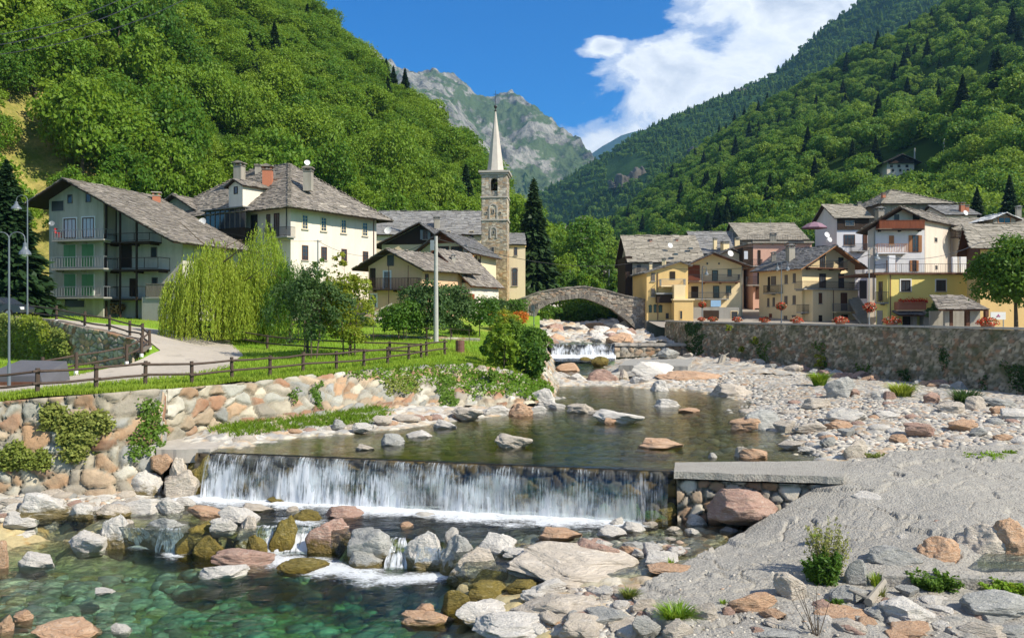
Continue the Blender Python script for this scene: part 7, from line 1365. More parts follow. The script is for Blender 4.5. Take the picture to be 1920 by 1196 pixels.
# shelter with pillars
def shelter():
    Y = 71; e = thing('shelter', 'open stone and timber shelter with a small slab roof beside the terrace house', 'shelter', tuple(at(1797, 616, Y))); F_ = Face((0, Y), (1, 0), (0, -1)); hh = House.__new__(House); hh.root = e; hh.wall = 'p_oldgrey'
    for r, mt, nm in (((1772, 580, 1780, 617), 'p_oldgrey', 'pier'), ((1781, 580, 1787, 617), 'w_brown', 'post'), ((1812, 580, 1818, 617), 'w_brown', 'post'), ((1819, 580, 1838, 617), 'p_oldgrey', 'pier'), ((1848, 580, 1854, 617), 'w_brown', 'post')): u0, u1, z0_, z1_ = F_.rect(r); mb = MB(); F_.box(mb, u0, u1, 3.2, z1_, -.35, 0); mb.build(nm, MAT[mt], e)
    mb = MB(); u0 = F_.hit(1754, 580)[0]; u1 = F_.hit(1846, 580)[0]; za = Zf(F_, 1800, 581); zb_ = Zf(F_, 1800, 560); slabs(mb, (F_.pt(u0, za, .6), F_.pt(u1, za, .6), F_.pt(u1-.8, zb_+.25, -2.2), F_.pt(u0+.8, zb_+.25, -2.2)), .3, .55, 5); mb.build('roof', [MAT['slab_warm'], MAT['w_brown']], e)
    u0, u1 = F_.hit(1779, 590)[0], F_.hit(1856, 590)[0]; mb = MB(); F_.box(mb, u0, u1, 3.2, za-.1, -3.4, -3.1); mb.build('back_wall', MAT['p_oldgrey'], e)
shelter()
F_ = Face((0, 62), (1, 0), (0, -1)); u0, u1, z0_, z1_ = F_.rect((1857, 585, 1885, 599)); e = thing('notice_board', 'white notice board with a small purple mark standing behind the wall planter', 'sign', (F_.pt(u0, 3.3, 0))); mb = MB(); F_.box(mb, u0, u1, z0_, z1_, 0, .05); mb.build('panel', MAT['white_paint'], e)
mb = MB(); c = F_.pt((u0+u1)/2, (z0_+z1_)/2, .06)
for a_, b_, r_ in ((0, 0, .09), (.1, -.05, .07), (-.09, -.06, .07), (.02, .09, .05)): mb.lathe((c[0]+a_, c[1], c[2]+b_), [(.001, 0)], 3); V = [(c[0]+a_+r_*math.cos(t_*.785), c[1]-.004, c[2]+b_+r_*.8*math.sin(t_*.785)) for t_ in range(8)]; mb.add(V, [tuple(range(8))])
mb.build('emblem', MAT['flower_pink'], e); mb = MB(); [F_.box(mb, u, u+.06, 3.3, z0_, 0, .05) for u in (u0+.1, u1-.2)]; mb.build('leg', MAT['metal_grey'], e)
# ---- far houses on the slopes
def onhill(hill, px, py):
    best = None
    for t_ in np.linspace(.0, 1, 400):
        X, Y, Z = hill.pos(px, t_); r = HOR-(Z-CAMZ)*FPX/Y
        if r <= py: return float(X), float(Y), float(Z)
    return float(X), float(Y), float(Z)
X, Y, Z = onhill(HR, 1688, 326); h = House('chalet', 'white chalet with a dark gable alone on the wooded hillside', 1663, Y-2, -4, pxr=1714, d=12, z0=Z-1, wall='p_white', cat='chalet'); f = h.front; h.body(Zf(f, 1663, 303), Zf(f, 1690, 291), 'v', .5, z0=Z-6); h.roof('slab_dark', 1.6, 1.6, .9, 1.6, 'w_dark', seed=90)
mb = MB(); f.box(mb, .3, h.w-.3, Zf(f, 1690, 307), Zf(f, 1690, 300), .02, .8); mb.add([f.pt(.2, Zf(f, 1663, 304), .1), f.pt(h.w-.2, Zf(f, 1663, 304), .1), f.pt(h.w/2, Zf(f, 1690, 292), .1)], [(0, 1, 2)]); mb.build('timber_gable', MAT['w_dark'], h.root)
for r in ((1669, 309, 1674, 314), (1683, 309, 1688, 314), (1698, 309, 1703, 314), (1672, 317, 1676, 322), (1686, 317, 1690, 322), (1700, 317, 1704, 322)): window(h, f, r, 'w_brown', nx=1, nz=1, sill=None, out=.1)
for i, (a, b, y, yy, lab) in enumerate(((1040, 1052, 436, 270, 'leftmost roof of the tiny hamlet beyond the bridge'), (1050, 1066, 430, 285, 'middle stone roof of the tiny hamlet beyond the bridge'), (1088, 1108, 412, 330, 'pale roof of a house high above the round tree'), (1137, 1160, 516, 190, 'low brown roof of a shed beyond the right end of the bridge'))):
    h = House('hamlet_house', lab, a, yy, 4, pxr=b, d=8, z0=at(a, y, yy)[2]-3, wall='p_oldgrey'); h.body(Zf(h.front, a, y), Zf(h.front, a, y)+1.4, 'u', .5, z0=at(a, y, yy)[2]-8); h.roof('slab_light' if i % 2 else 'slab_warm', .6, .4, .8, 1.4, seed=91+i); hole(h, h.front, (a+3, y+3, a+6, y+7))
# ================================================================ BOULDERS
def ico(sub):
    import bmesh
    bm = bmesh.new(); bmesh.ops.create_icosphere(bm, subdivisions=sub, radius=1.0); V = np.array([v.co[:] for v in bm.verts]); F = np.array([[v.index for v in f.verts] for f in bm.faces]); bm.free(); return V, F
ICO5, ICO4, ICO2 = ico(5), ico(4), ico(2)
def n3(P, s, seed, o=4): return (fbm(P[:, 0]*s+P[:, 2]*0.71*s, P[:, 1]*s-P[:, 2]*0.53*s, o, seed)+fbm(P[:, 2]*s+5, P[:, 0]*0.6*s+P[:, 1]*0.8*s, o, seed+31))/2
def rockshape(seed, planes, lo, hi, base=ICO5, rough=0.05, fl=0.95):
    rng = np.random.default_rng(seed); P = base[0].copy()
    for k in range(planes):
        n = unit(rng.normal(size=3)*np.array([1, 1, 0.8])); d = rng.uniform(lo, hi); e = P@n-d; P = P-np.where(e > 0, e, 0)[:, None]*n*fl
    P = P*(1+0.22*n3(P, 1.1, seed, 3)+rough*1.8*n3(P, 3.5, seed+1, 5))[:, None]
    g = n3(P*np.array([1, 1, 3.2])@np.array([[.9, .2, .3], [-.2, .95, .1], [-.3, .1, .9]]), 1.6, seed+3, 4); P = P*(1-0.05*np.clip(0.06-np.abs(g), 0, .06)/.06)[:, None]
    P -= (P.max(0)+P.min(0))/2; P /= (P.max(0)-P.min(0))/2; return P
ROCKS = []; 
for k in range(14):
    ang = k % 3 != 0; P = rockshape(900+k, 18 if ang else 11, 0.46 if ang else 0.6, 0.76 if ang else 0.86, rough=0.12); o = raw('boulder', P, ICO5[1], MAT['rock_grey'], smooth=True); ROCKS.append(o.data); bpy.data.objects.remove(o)
SMALL = []
for k in range(6):
    P = rockshape(950+k, 9, .55, .85, ICO2, .05); o = raw('stone', P, ICO2[1], MAT['rock_grey'], smooth=True); SMALL.append(o.data); bpy.data.objects.remove(o)
def rock_at(r, name='boulder', mesh=None, seed=0, rz=None, dep=0.75):
    x0, y0, x1, y1, z, kind, wet = r; rr = random.Random(int(x0*7+y0*13)+seed); cx = (x0+x1)/2; Y = gz(cx, y1, z)[1]; W = (x1-x0)*Y/FPX; D = W*dep*rr.uniform(.85, 1.15); Yc = Y+D*0.42; W = (x1-x0)*Yc/FPX*1.04
    top = CAMZ-(y0-HOR)*Yc/FPX; H = max(top-z, W*0.12); sink = max((0.75 if z in (0.0, -1.5, -2.15, -2.2, -2.1, .02, .03, -1.55) else .35)*H, 0.12 if wet else 0.06); hz = (H+sink)/2
    o = bpy.data.objects.new(name, mesh or ROCKS[rr.randrange(len(ROCKS))]); COL.objects.link(o); o.location = ((cx-960)/FPX*Yc, Yc, z-sink+hz); a = rr.choice([0, math.pi])+rr.uniform(-.35, .35) if rz is None else rz; o.rotation_euler = (rr.uniform(-.05, .05), rr.uniform(-.08, .08), a)
    o.scale = (W/2, D/2, hz); o.material_slots[0].link = 'OBJECT'; o.material_slots[0].material = MAT[('wet_' if wet else 'rock_')+kind]; return o
B = """0 897 84 936 -1.5 orange 0 A|long rounded orange boulder at the foot of the river wall on the left edge|orange boulder at the wall foot
84 842 147 923 -1.5 orange 0 A|tall upright orange boulder leaning on the river wall|upright orange boulder
145 857 228 917 -1.5 tan 0 A|big grey-tan boulder right of the upright orange boulder|grey-tan boulder
35 868 80 898 -1.0 pink 0
226 879 306 931 -1.5 white 1 A|large whitish boulder with a mossy foot left of the lower waterfall|whitish boulder by the waterfall
300 880 376 933 -1.5 tan 0 A|smooth pale boulder nearest the left end of the lower waterfall|smooth pale boulder
28 922 140 980 -1.6 white 1 A|broad greenish-white boulder below the upright orange boulder|broad greenish-white boulder
124 941 179 982 -1.6 white 1 A|round white boulder with a yellow mossy belt|round white boulder
8 959 76 990 -1.7 white 0
-4 984 90 1017 -2.15 white 0 A|large flat white slab by the water on the left edge|flat white slab
74 965 121 1006 -2.1 tan 0
165 932 208 945 -1.5 white 0
134 913 177 933 -1.5 white 0
181 962 252 1024 -2.1 white 1
128 996 210 1036 -2.15 white 0 A|flat cream-white rock lying in the green pool below the left boulders|flat cream-white rock
176 944 252 976 -1.6 tan 1
222 932 322 966 -1.55 white 0
278 850 322 882 -0.6 orange 0
318 846 368 927 -1.5 tan 0
352 850 402 928 -1.5 olive 1
345 872 385 900 -1.3 grey 0
195 908 222 928 -1.5 tan 0
298 931 342 962 -1.5 white 0
332 931 367 949 -1.5 white 0
258 964 368 1030 -2.15 grey 1 A|big dark-sided boulder between the two little left cascades|boulder between the left cascades
328 976 410 1038 -2.15 olive 1 A|mossy olive boulder with a wet dark hollow in the boulder row|mossy olive boulder
395 969 443 1002 -1.6 white 0
432 968 490 1034 -2.15 tan 1 A|tall pale boulder left of the foaming gap in the boulder row|tall pale boulder
412 949 487 982 -1.5 white 0
352 949 423 968 -1.5 orange 0
446 943 511 960 -1.5 tan 0
503 965 555 1034 -2.15 olive 1
576 969 656 1037 -2.15 pink 1 A|big round boulder with a purple-grey cap and olive wet foot|purple-capped boulder
638 988 744 1060 -2.15 grey 1 A|largest grey-green boulder in the middle of the boulder row|largest grey-green boulder
402 1026 512 1064 -2.15 pink 0 A|angular grey block lying in front of the boulder row|angular grey block
375 1058 464 1084 -2.15 white 0 A|low smooth cream boulder in the emerald pool|low cream boulder
519 1047 613 1074 -2.15 olive 1
608 947 681 971 -1.5 pink 0
543 957 610 978 -1.5 olive 1
502 931 555 943 -1.5 olive 1
536 949 562 959 -1.5 tan 0
752 994 841 1067 -2.15 white 1 A|big white-topped boulder between two foaming gaps in the boulder row|white-topped boulder
824 1003 890 1076 -2.1 grey 1
835 988 861 1015 -1.5 white 0
838 1025 940 1098 -2.1 tan 1 A|large pale boulder with a dark overhang at the right end of the emerald pool|pale overhanging boulder
898 1001 968 1043 -1.55 white 0
944 1026 1008 1047 -1.5 white 0
999 1013 1037 1039 -1.5 grey 1
1030 1022 1072 1038 -1.5 olive 1
1003 988 1092 1013 -1.5 orange 0 A|flat salmon-pink rock in the middle pool|salmon-pink rock
952 1054 1232 1100 -1.65 tan 0 A|very large flat whitish slab in front of the middle pool|large whitish slab
824 1104 890 1148 -2.15 olive 1
878 1091 968 1132 -2.1 olive 1 A|mossy brown rock in the small outflow channel|mossy brown rock
755 1141 850 1176 -2.2 orange 1
775 1130 814 1149 -2.1 orange 0
856 1124 973 1174 -2.1 white 1 A|white boulder with a yellow mossy stripe at the bottom of the picture|white moss-striped boulder
988 1087 1060 1126 -1.75 white 0
958 1113 1130 1172 -1.85 tan 0 A|broad rough cream rock left of the grass clump|broad rough cream rock
888 1152 1062 1202 -1.9 white 0 A|wide whitish rock at the bottom edge of the picture|wide bottom rock
1045 1150 1140 1204 -1.8 tan 0
751 978 776 990 -1.55 orange 0
779 960 814 970 -1.52 white 0
918 947 947 962 -1.55 green 0
1144 969 1170 984 -1.5 white 0
1164 978 1210 996 -1.5 white 0
1119 985 1175 1007 -1.5 white 0
1204 976 1233 986 -1.5 tan 0
1072 1011 1159 1056 -1.55 pink 0 A|domed reddish boulder at the edge of the middle pool|domed reddish boulder
1108 1042 1148 1058 -1.5 white 0
1161 1022 1203 1040 -1.5 orange 0
1206 1033 1274 1064 -1.5 white 0
1213 1058 1292 1076 -1.42 orange 0
1115 943 1157 971 -1.5 green 1
1152 941 1209 974 -1.5 green 0 A|bright moss-green boulder at the right end of the lower waterfall|moss-green boulder
1268 924 1330 969 -1.5 olive 0
1330 914 1457 979 -1.12 pink 0 A|huge pinkish boulder under the concrete slab|huge pinkish boulder
1286 963 1326 984 -1.5 white 0
1112 1099 1156 1123 -1.6 white 0
1181 1118 1236 1157 -1.6 tan 0
1097 1142 1180 1183 -1.7 grey 0
1184 1150 1238 1198 -1.6 grey 0
1156 1172 1200 1202 -1.7 white 0
1297 1130 1350 1168 -1.4 tan 0
1364 1107 1455 1153 -1.4 orange 0 A|rounded orange rock with grass at its side in the foreground|foreground orange rock
1355 1137 1380 1160 -1.4 pink 0
1450 1072 1508 1127 -1.35 tan 0 A|pinkish-white rock beside the weedy bush|pinkish-white rock
1583 1045 1628 1102 -1.3 grey 0
1628 1024 1727 1073 -1.2 grey 0 A|broad smooth grey rock set in the apron|broad grey rock
1720 1006 1804 1067 -1.2 orange 0 A|sharp-edged orange rock beside the striped rock|sharp-edged orange rock
1795 983 1898 1062 -1.2 tan 0 A|white and orange striped rock near the right edge|striped rock
1853 968 1945 1048 -1.0 orange 0 A|large rusty orange rock on the right edge|large rusty rock
1747 974 1781 1007 -0.9 pink 0
1709 987 1739 1011 -0.9 tan 0
1679 1000 1714 1024 -1.0 white 0
1750 950 1804 977 -0.7 white 0
1824 948 1852 973 -0.6 orange 0
1839 933 1857 952 -0.5 white 0
1593 922 1669 942 -0.45 white 0
1648 1120 1750 1169 -1.3 white 0 A|bright white angular rock in the right foreground|bright white angular rock
1808 1110 1928 1163 -1.3 grey 0 A|jagged blue-grey rock at the right edge|jagged blue-grey rock
1518 1145 1630 1168 -1.35 orange 0
1664 1167 1746 1200 -1.35 orange 0
1798 1164 1884 1200 -1.35 tan 0
1412 1180 1502 1204 -1.38 grey 0
1556 1096 1641 1134 -1.3 grey 0
1773 1156 1804 1171 -1.3 grey 0
1683 1097 1723 1120 -1.25 grey 0
1850 1170 1925 1195 -1.3 grey 0
1240 1160 1300 1200 -1.4 tan 0
1333 718 1414 743 0.03 tan 0 A|large smooth boulder at the far shore of the shallow pool|smooth far-shore boulder
1375 766 1467 806 0.0 grey 0 A|large dark grey boulder on the right shore of the shallow pool|dark grey shore boulder
1370 781 1435 806 0.0 orange 0
1454 787 1492 809 0.03 tan 0
1486 792 1546 815 0.05 tan 0
1551 764 1622 793 0.25 white 0 A|big white boulder in the middle of the gravel bar|big white gravel-bar boulder
1544 788 1601 806 0.22 orange 0
1573 802 1603 819 0.2 grey 0
1538 817 1566 838 0.12 grey 0
1573 823 1630 861 0.05 tan 0 A|tan and grey boulder at the upper corner of the apron|tan and grey apron-corner boulder
1694 791 1751 815 0.35 pink 0 A|reddish brown boulder on the gravel bar below the wall|reddish gravel-bar boulder
1778 786 1831 807 0.4 orange 0 A|flat-topped orange boulder on the gravel bar|flat-topped orange boulder
1817 800 1850 817 0.35 grey 0
1861 812 1900 826 0.3 orange 0
1546 706 1602 743 0.5 grey 0 A|tall angular grey boulder at the foot of the shaded wall|tall angular grey boulder
1580 727 1611 742 0.5 pink 0
1631 728 1671 748 0.5 white 0
1654 733 1680 749 0.5 pink 0
1757 752 1811 775 0.5 tan 0
1807 742 1851 770 0.5 tan 0 A|large pale boulder at the foot of the wall near the right edge|pale wall-foot boulder
1848 747 1899 765 0.5 grey 0
1854 760 1887 777 0.5 orange 0
1874 765 1930 789 0.45 white 0
1730 734 1763 756 0.5 pink 0
1375 836 1408 856 0.0 tan 0
1386 839 1440 859 0.0 orange 0
1460 826 1508 841 0.04 tan 0
1496 836 1530 848 0.05 white 0
1667 814 1702 827 0.25 orange 0
1230 696 1362 719 0.05 orange 0 A|long low orange boulder on the shore beyond the shallow pool|long orange boulder
1182 676 1272 713 0.15 white 0 A|great white mound of rock at the head of the shallow pool|great white rock mound
1181 705 1217 722 0.0 white 0
1218 713 1255 733 0.0 white 0
1103 691 1159 717 0.0 pink 0 A|rusty brown boulder at the head of the shallow pool|rusty boulder at the pool head
1159 691 1179 716 0.0 tan 1
1040 679 1088 698 0.2 orange 0
1030 697 1072 714 0.05 white 0
1066 699 1105 717 0.0 white 0
1087 669 1111 678 0.5 olive 1
1108 668 1143 685 0.45 olive 1
1233 651 1274 670 1.0 grey 0
1064 755 1113 774 0.0 tan 0 A|rounded tan boulder in the far half of the shallow pool|rounded tan pool boulder
1103 768 1138 777 0.0 tan 0
1111 769 1203 794 0.0 white 0 A|large pale split boulder in the middle of the shallow pool|pale split boulder
1132 783 1156 794 0.02 orange 0
1224 747 1276 763 0.0 white 0
1269 764 1313 773 0.0 orange 0
1190 821 1281 842 0.0 orange 0 A|flat orange-pink boulder in the shallow pool above the weir|flat orange-pink boulder
1028 755 1060 766 0.0 white 0
1328 848 1345 858 0.0 white 0
927 813 995 840 0.0 tan 0 A|rounded pale boulder alone in the shallow pool above the waterfall|lone rounded boulder
715 813 756 835 0.0 grey 0 A|small pointed grey boulder in the pool near the pebble beach|pointed grey boulder
759 806 810 820 0.0 white 0
665 832 702 844 0.0 tan 0
810 786 858 803 0.0 white 0
848 763 906 788 0.05 tan 0
902 760 953 780 0.0 white 0
951 756 998 780 0.0 orange 0 A|orange boulder at the water's edge under the bank shrubs|orange bank boulder
989 760 1024 776 0.0 white 0
988 727 1046 759 0.0 white 0 A|smooth white rock ledge at the tip of the left bank|white ledge at the bank tip
622 785 647 805 0.15 grey 0
661 792 698 809 0.1 white 0
700 778 735 796 0.2 tan 0
740 776 790 792 0.15 tan 0
64 1162 188 1204 -2.2 orange 0 A|big cream and orange rock at the bottom left corner|bottom left rock
-6 1150 28 1188 -2.2 orange 0
18 1141 66 1167 -2.2 orange 0
208 1168 247 1190 -2.2 white 0
174 1104 215 1115 -2.15 white 0
31 1035 109 1065 -2.15 white 0 A|white boulder lying in the pool near the left edge|white pool boulder near the left edge
-12 1012 14 1066 -2.15 orange 0
205 975 262 1022 -2.1 tan 1
366 1002 424 1044 -2.15 olive 1
462 1000 500 1042 -2.15 olive 1
655 1032 715 1066 -2.15 grey 1
885 1062 962 1108 -2.1 olive 1
945 1086 1010 1112 -1.8 olive 1
1225 940 1272 975 -1.5 olive 1
1236 905 1290 945 -1.2 grey 1
1205 955 1250 980 -1.5 green 1
60 915 140 945 -1.5 tan 0
1500 745 1560 765 0.3 tan 0
1640 770 1690 785 0.35 white 0"""
rows = []
for ln in B.split('\n'):
    p = ln.split('|'); q = p[0].split(); rows.append(((*map(float, q[:5]), q[5], int(q[6])), p[1:] if len(p) > 1 else None))
anch = [((r[0]+r[2])/2, (r[1]+r[3])/2, l[1]) for r, l in rows if l]
CN = {'white': 'whitish', 'grey': 'grey', 'orange': 'orange-brown', 'pink': 'reddish', 'tan': 'tan', 'olive': 'mossy olive', 'green': 'moss-green'}
used = set()
for r, l in rows:
    o = rock_at(r)
    if l: lab = l[0]
    else:
        cx, cy = (r[0]+r[2])/2, (r[1]+r[3])/2; w_, h_ = r[2]-r[0], r[3]-r[1]; near = sorted(anch, key=lambda a: (a[0]-cx)**2+((a[1]-cy)*1.5)**2); size = 'small' if w_ < 42 else 'mid-sized'; form = 'flat' if h_ < w_*.36 else ('rounded' if h_ < .62*w_ else 'upright'); lab = None
        for a in near[:6]:
            dx, dy = cx-a[0], (cy-a[1])*1.5; dr = ('right of' if dx > 0 else 'left of') if abs(dx) > 1.6*abs(dy) else (('in front of' if dy > 0 else 'behind') if abs(dy) > 1.6*abs(dx) else (('in front and to the right of' if dx > 0 else 'in front and to the left of') if dy > 0 else ('behind and to the right of' if dx > 0 else 'behind and to the left of')))
            c_ = f"{size} {form} {CN[r[5]]} boulder {dr} the {a[2]}"
            if c_ not in used and len(c_.split()) <= 16: lab = c_; break
        lab = lab or f"{size} {form} {CN[r[5]]} boulder beyond the {near[0][2]}"
    used.add(lab); tag(o, lab, 'boulder')
# boulders heaped in the rapids under the bridge and along the foot of the right wall
rr = random.Random(12)
for k in range(58):
    px = rr.uniform(1008, 1180); Y = rr.uniform(85, 112); x = (px-960)/FPX*Y
    if 4.5 < x < 9.5 and rr.random() < .75: continue
    z = float(UB(np.array(x), np.array(Y))); s_ = rr.uniform(.5, 1.7); o = bpy.data.objects.new('boulder', rr.choice(ROCKS)); COL.objects.link(o); o.location = (x, Y, z+.1); o.scale = (s_, s_*.8, s_*rr.uniform(.45, .8)); o.rotation_euler = (0, 0, rr.random()*6); o.material_slots[0].link = 'OBJECT'; o.material_slots[0].material = MAT['rock_'+rr.choice(['white', 'tan', 'orange', 'white', 'pink'])]; tag(o, 'pale boulder among the heaped rocks of the rapids under the bridge', 'boulder', 'boulders in the rapids under the bridge')
for k in range(46):
    f_ = rr.random(); x = 31.4-13.6*f_-rr.uniform(.3, 2.6); Y = 50+29.5*f_-rr.uniform(0, .6); s_ = rr.uniform(.25, .8); o = bpy.data.objects.new('boulder', rr.choice(ROCKS)); COL.objects.link(o); o.location = (x, Y, float(zbu(np.array(x), np.array(Y)))+.1); o.scale = (s_*1.1, s_*.8, s_*rr.uniform(.5, .8)); o.rotation_euler = (0, 0, rr.random()*6); o.material_slots[0].link = 'OBJECT'; o.material_slots[0].material = MAT['rock_'+rr.choice(['grey', 'grey', 'tan', 'orange', 'pink'])]; tag(o, 'shaded boulder in the row at the foot of the tall right wall', 'boulder', 'boulders along the foot of the right wall')
# stones: countable cobbles along the shores, then the gravel as stuff
def scatter_px(n, poly, zf, z0, seed):
    rng = np.random.default_rng(seed); P = np.array(poly); out = []
    while len(out) < n:
        px = rng.uniform(P[:, 0].min(), P[:, 0].max(), 4000); py = rng.uniform(P[:, 1].min(), P[:, 1].max(), 4000); m_ = inpoly(px, py, poly); px, py = px[m_], py[m_]; Y = (CAMZ-z0)*FPX/(py-HOR); X = (px-960)/FPX*Y; Z = zf(X, Y); Y2 = (CAMZ-Z)*FPX/(py-HOR); X2 = (px-960)/FPX*Y2; Z2 = zf(X2, Y2)
        out += list(zip(X2, Y2, Z2))
    rng.shuffle(out); return out[:n]
BAR = [(1480, 850), (1400, 800), (1380, 750), (1290, 735), (1250, 712), (1330, 700), (1420, 705), (1560, 735), (1700, 755), (1925, 775), (1925, 832), (1700, 838), (1600, 850), (1540, 862)]
BEACH = [(455, 832), (560, 812), (700, 800), (860, 790), (1000, 776), (1000, 768), (860, 768), (730, 780), (600, 792), (450, 806)]
MIDR = [(0, 935), (140, 930), (330, 935), (440, 950), (480, 975), (420, 985), (260, 990), (130, 985), (0, 990)]
LOWR = [(1000, 1105), (1180, 1100), (1240, 1150), (1300, 1196), (930, 1196), (980, 1150)]
AP = [(1460, 1130), (1640, 1110), (1925, 1105), (1925, 1196), (1400, 1196)]
SHORE2 = [(1040, 1000), (1300, 975), (1420, 985), (1330, 1030), (1230, 1050), (1050, 1040)]
k = 0
for n, poly, zf, z0, lab, grp in ((80, BAR, zbu, .3, 'rounded stone lying on the gravel bar below the right wall', 'stones on the gravel bar'), (45, BEACH, zbu, .1, 'stone on the narrow pebble beach under the river wall', 'stones on the left pebble beach'), (50, MIDR, lambda x, y: ZBD(x, y)+.05, -1.5, 'stone wedged among the pale boulders at the left', 'stones between the left boulders'), (34, LOWR, lambda x, y: ZBD(x, y)+.05, -1.7, 'stone among the whitish slabs at the bottom of the picture', 'stones among the bottom slabs'), (34, AP, lambda x, y: ZA(x, y), -1.3, 'stone set in the rough apron at the lower right', 'stones set in the apron'), (24, SHORE2, lambda x, y: ZBD(x, y)+.2, -1.6, 'stone showing above the still water beside the apron', 'stones in the quiet shallows')):
    for (x, y, z) in scatter_px(n, poly, zf, z0, 40+k):
        s_ = rr.uniform(.12, .34)*(1.0 if y < 30 else 1.2); o = bpy.data.objects.new('stone', rr.choice(ROCKS if y < 27 else SMALL)); COL.objects.link(o); o.location = (x, y, z+s_*.1); o.scale = (s_*rr.uniform(.9, 1.5), s_, s_*rr.uniform(.4, .7)); o.rotation_euler = (0, 0, rr.random()*6); o.material_slots[0].link = 'OBJECT'; o.material_slots[0].material = MAT['rock_'+rr.choice(['white', 'tan', 'grey', 'orange', 'tan', 'white', 'pink'])]; tag(o, lab, 'stone', grp)
    k += 1
# gravel
GR = []
for i, kd in enumerate(('white', 'tan', 'grey', 'orange', 'tan', 'pink')):
    o = [q for q in COL.objects if q.name.startswith('stone') and q.data in SMALL and q.material_slots[0].material == MAT['rock_'+kd]]; GR.append(o[i % len(o)])
def gravel(label, pts, smin, smax, seed): 
    o = stuff_trees('gravel', label, pts, GR, None, smin, smax, seed); o_ = COL.objects[-1]; return o_
def mkgravel(label, n, poly, zf, z0, smin, smax, seed):
    pts = scatter_px(n, poly, zf, z0, seed); rng = np.random.default_rng(seed); V = np.array(pts, np.float32); u = rng.random((n, 1))
    tot_V = []; tot_F = []; tot_C = []; k = 0; bv, bf = ICO1; m_ = len(bv)
    s = (smin+(smax-smin)*rng.random(n)**2.2); th = rng.random(n)*6.283; sc = np.stack([s*rng.uniform(.9, 1.6, n), s, s*rng.uniform(.4, .75, n)], 1); J = bv[None]*(1+0.35*(rng.random((n, m_, 1))-.5)); J = J*sc[:, None]; c, s_ = np.cos(th)[:, None], np.sin(th)[:, None]
    Xr = J[..., 0]*c-J[..., 1]*s_; Yr = J[..., 0]*s_+J[..., 1]*c; P = np.stack([Xr, Yr, J[..., 2]], -1)+V[:, None]+np.array([0, 0, .01]); F = (bf[None]+(np.arange(n)*m_)[:, None, None]).reshape(-1, 3)
    C = PAL_G[rng.integers(0, len(PAL_G), n)]*rng.uniform(.75, 1.2, (n, 1)); C = np.repeat(C[:, None], m_, 1); return tag(raw('gravel', P.reshape(-1, 3), F, MAT['bed'], smooth=False, col=C.reshape(-1, 3), org=tuple(V.min(0))), label, 'gravel', kind='stuff')
ICO1 = ico(1); PAL_G = .88*np.array([(0.50, 0.46, 0.38), (0.56, 0.51, 0.43), (0.40, 0.38, 0.34), (0.50, 0.36, 0.25), (0.45, 0.42, 0.38), (0.58, 0.54, 0.46), (0.36, 0.33, 0.28), (0.46, 0.42, 0.34)])
mkgravel('pale river gravel and cobbles of the bar below the right wall', 15000, BAR, zbu, .3, .04, .19, 61)
mkgravel('grey shore pebbles strewn over the dry part of the river bed', 5000, [(1230, 735), (1380, 760), (1480, 860), (1590, 862), (1925, 840), (1925, 745), (1480, 700), (1250, 700)], zbu, .3, .04, .16, 62)
mkgravel('pebbles of the narrow beach under the river wall', 5200, BEACH, zbu, .1, .04, .18, 63)
mkgravel('small stones between the boulders at the left', 1800, MIDR, lambda x, y: ZBD(x, y)+.02, -1.5, .05, .16, 64)
mkgravel('small stones between the slabs at the bottom', 2600, LOWR, lambda x, y: ZBD(x, y)+.03, -1.7, .03, .13, 65)
mkgravel('stones lying under the clear water of the middle pool', 2600, [(240, 950), (420, 940), (1130, 975), (1420, 985), (1300, 1040), (1000, 1040), (850, 1000), (600, 965), (450, 975)], lambda x, y: ZBD(x, y)+.02, -1.9, .08, .34, 66)
mkgravel('stones lying under the water of the shallow pool', 1100, [(450, 840), (900, 790), (1060, 740), (1200, 730), (1370, 770), (1480, 862), (1200, 868)], zbu, -.4, .08, .36, 67)
mkgravel('stones on the bed of the emerald pool', 500, [(0, 1040), (380, 1060), (800, 1090), (860, 1196), (0, 1196)], lambda x, y: ZBD(x, y)+.02, -2.9, .10, .42, 68)
mkgravel('loose grit and pebbles on the rough apron', 1000, [(1250, 1100), (1500, 1000), (1925, 1060), (1925, 1196), (1300, 1196)], lambda x, y: apron_z(x, y)-.015, -1.3, .015, .05, 69)
mkgravel('rubble of the rapids beyond the upper weir', 1500, [(1010, 612), (1180, 606), (1180, 640), (1020, 644)], lambda x, y: np.where(y > 85, UB(x, y)+.1, -3), 2.0, .2, .6, 70)
# ================================================================ CASCADES in the boulder row
def cascade(px0, px1, pyt, pyb, label, d=1.0):
    A = gz(px0, pyt, -1.46); Bq = gz(px1, pyt, -1.46); zb = -2.2; Yb = gz((px0+px1)/2, pyb, zb)[1]; out = (A[1]+Bq[1])/2-Yb
    n, m_ = 40, 18; U, W = np.meshgrid(np.linspace(0, 1, n), np.linspace(0, 1, m_), indexing='ij'); P = A[:2]+(Bq[:2]-A[:2])*U[..., None]*(1+.0)+np.array([0, -1.0])*(out*W**.8)[..., None]; P[..., 0] += (U-.5)*W*.35+.05*fbm(U*5, W*4, 3); Z = -1.46+(zb+1.46)*W**1.25+.05*fbm(U*8, W*8, 3, 5)
    C = np.stack([U*(Bq[0]-A[0])/100, W*.6+.3, 0*U+d*1.25], -1); o = raw('cascade', np.concatenate([P, Z[..., None]], -1).reshape(-1, 3), grid_faces(n, m_), MAT['waterfall'], smooth=True, col=C.reshape(-1, 3), org=(A[0], A[1], zb)); return tag(o, label, 'waterfall')
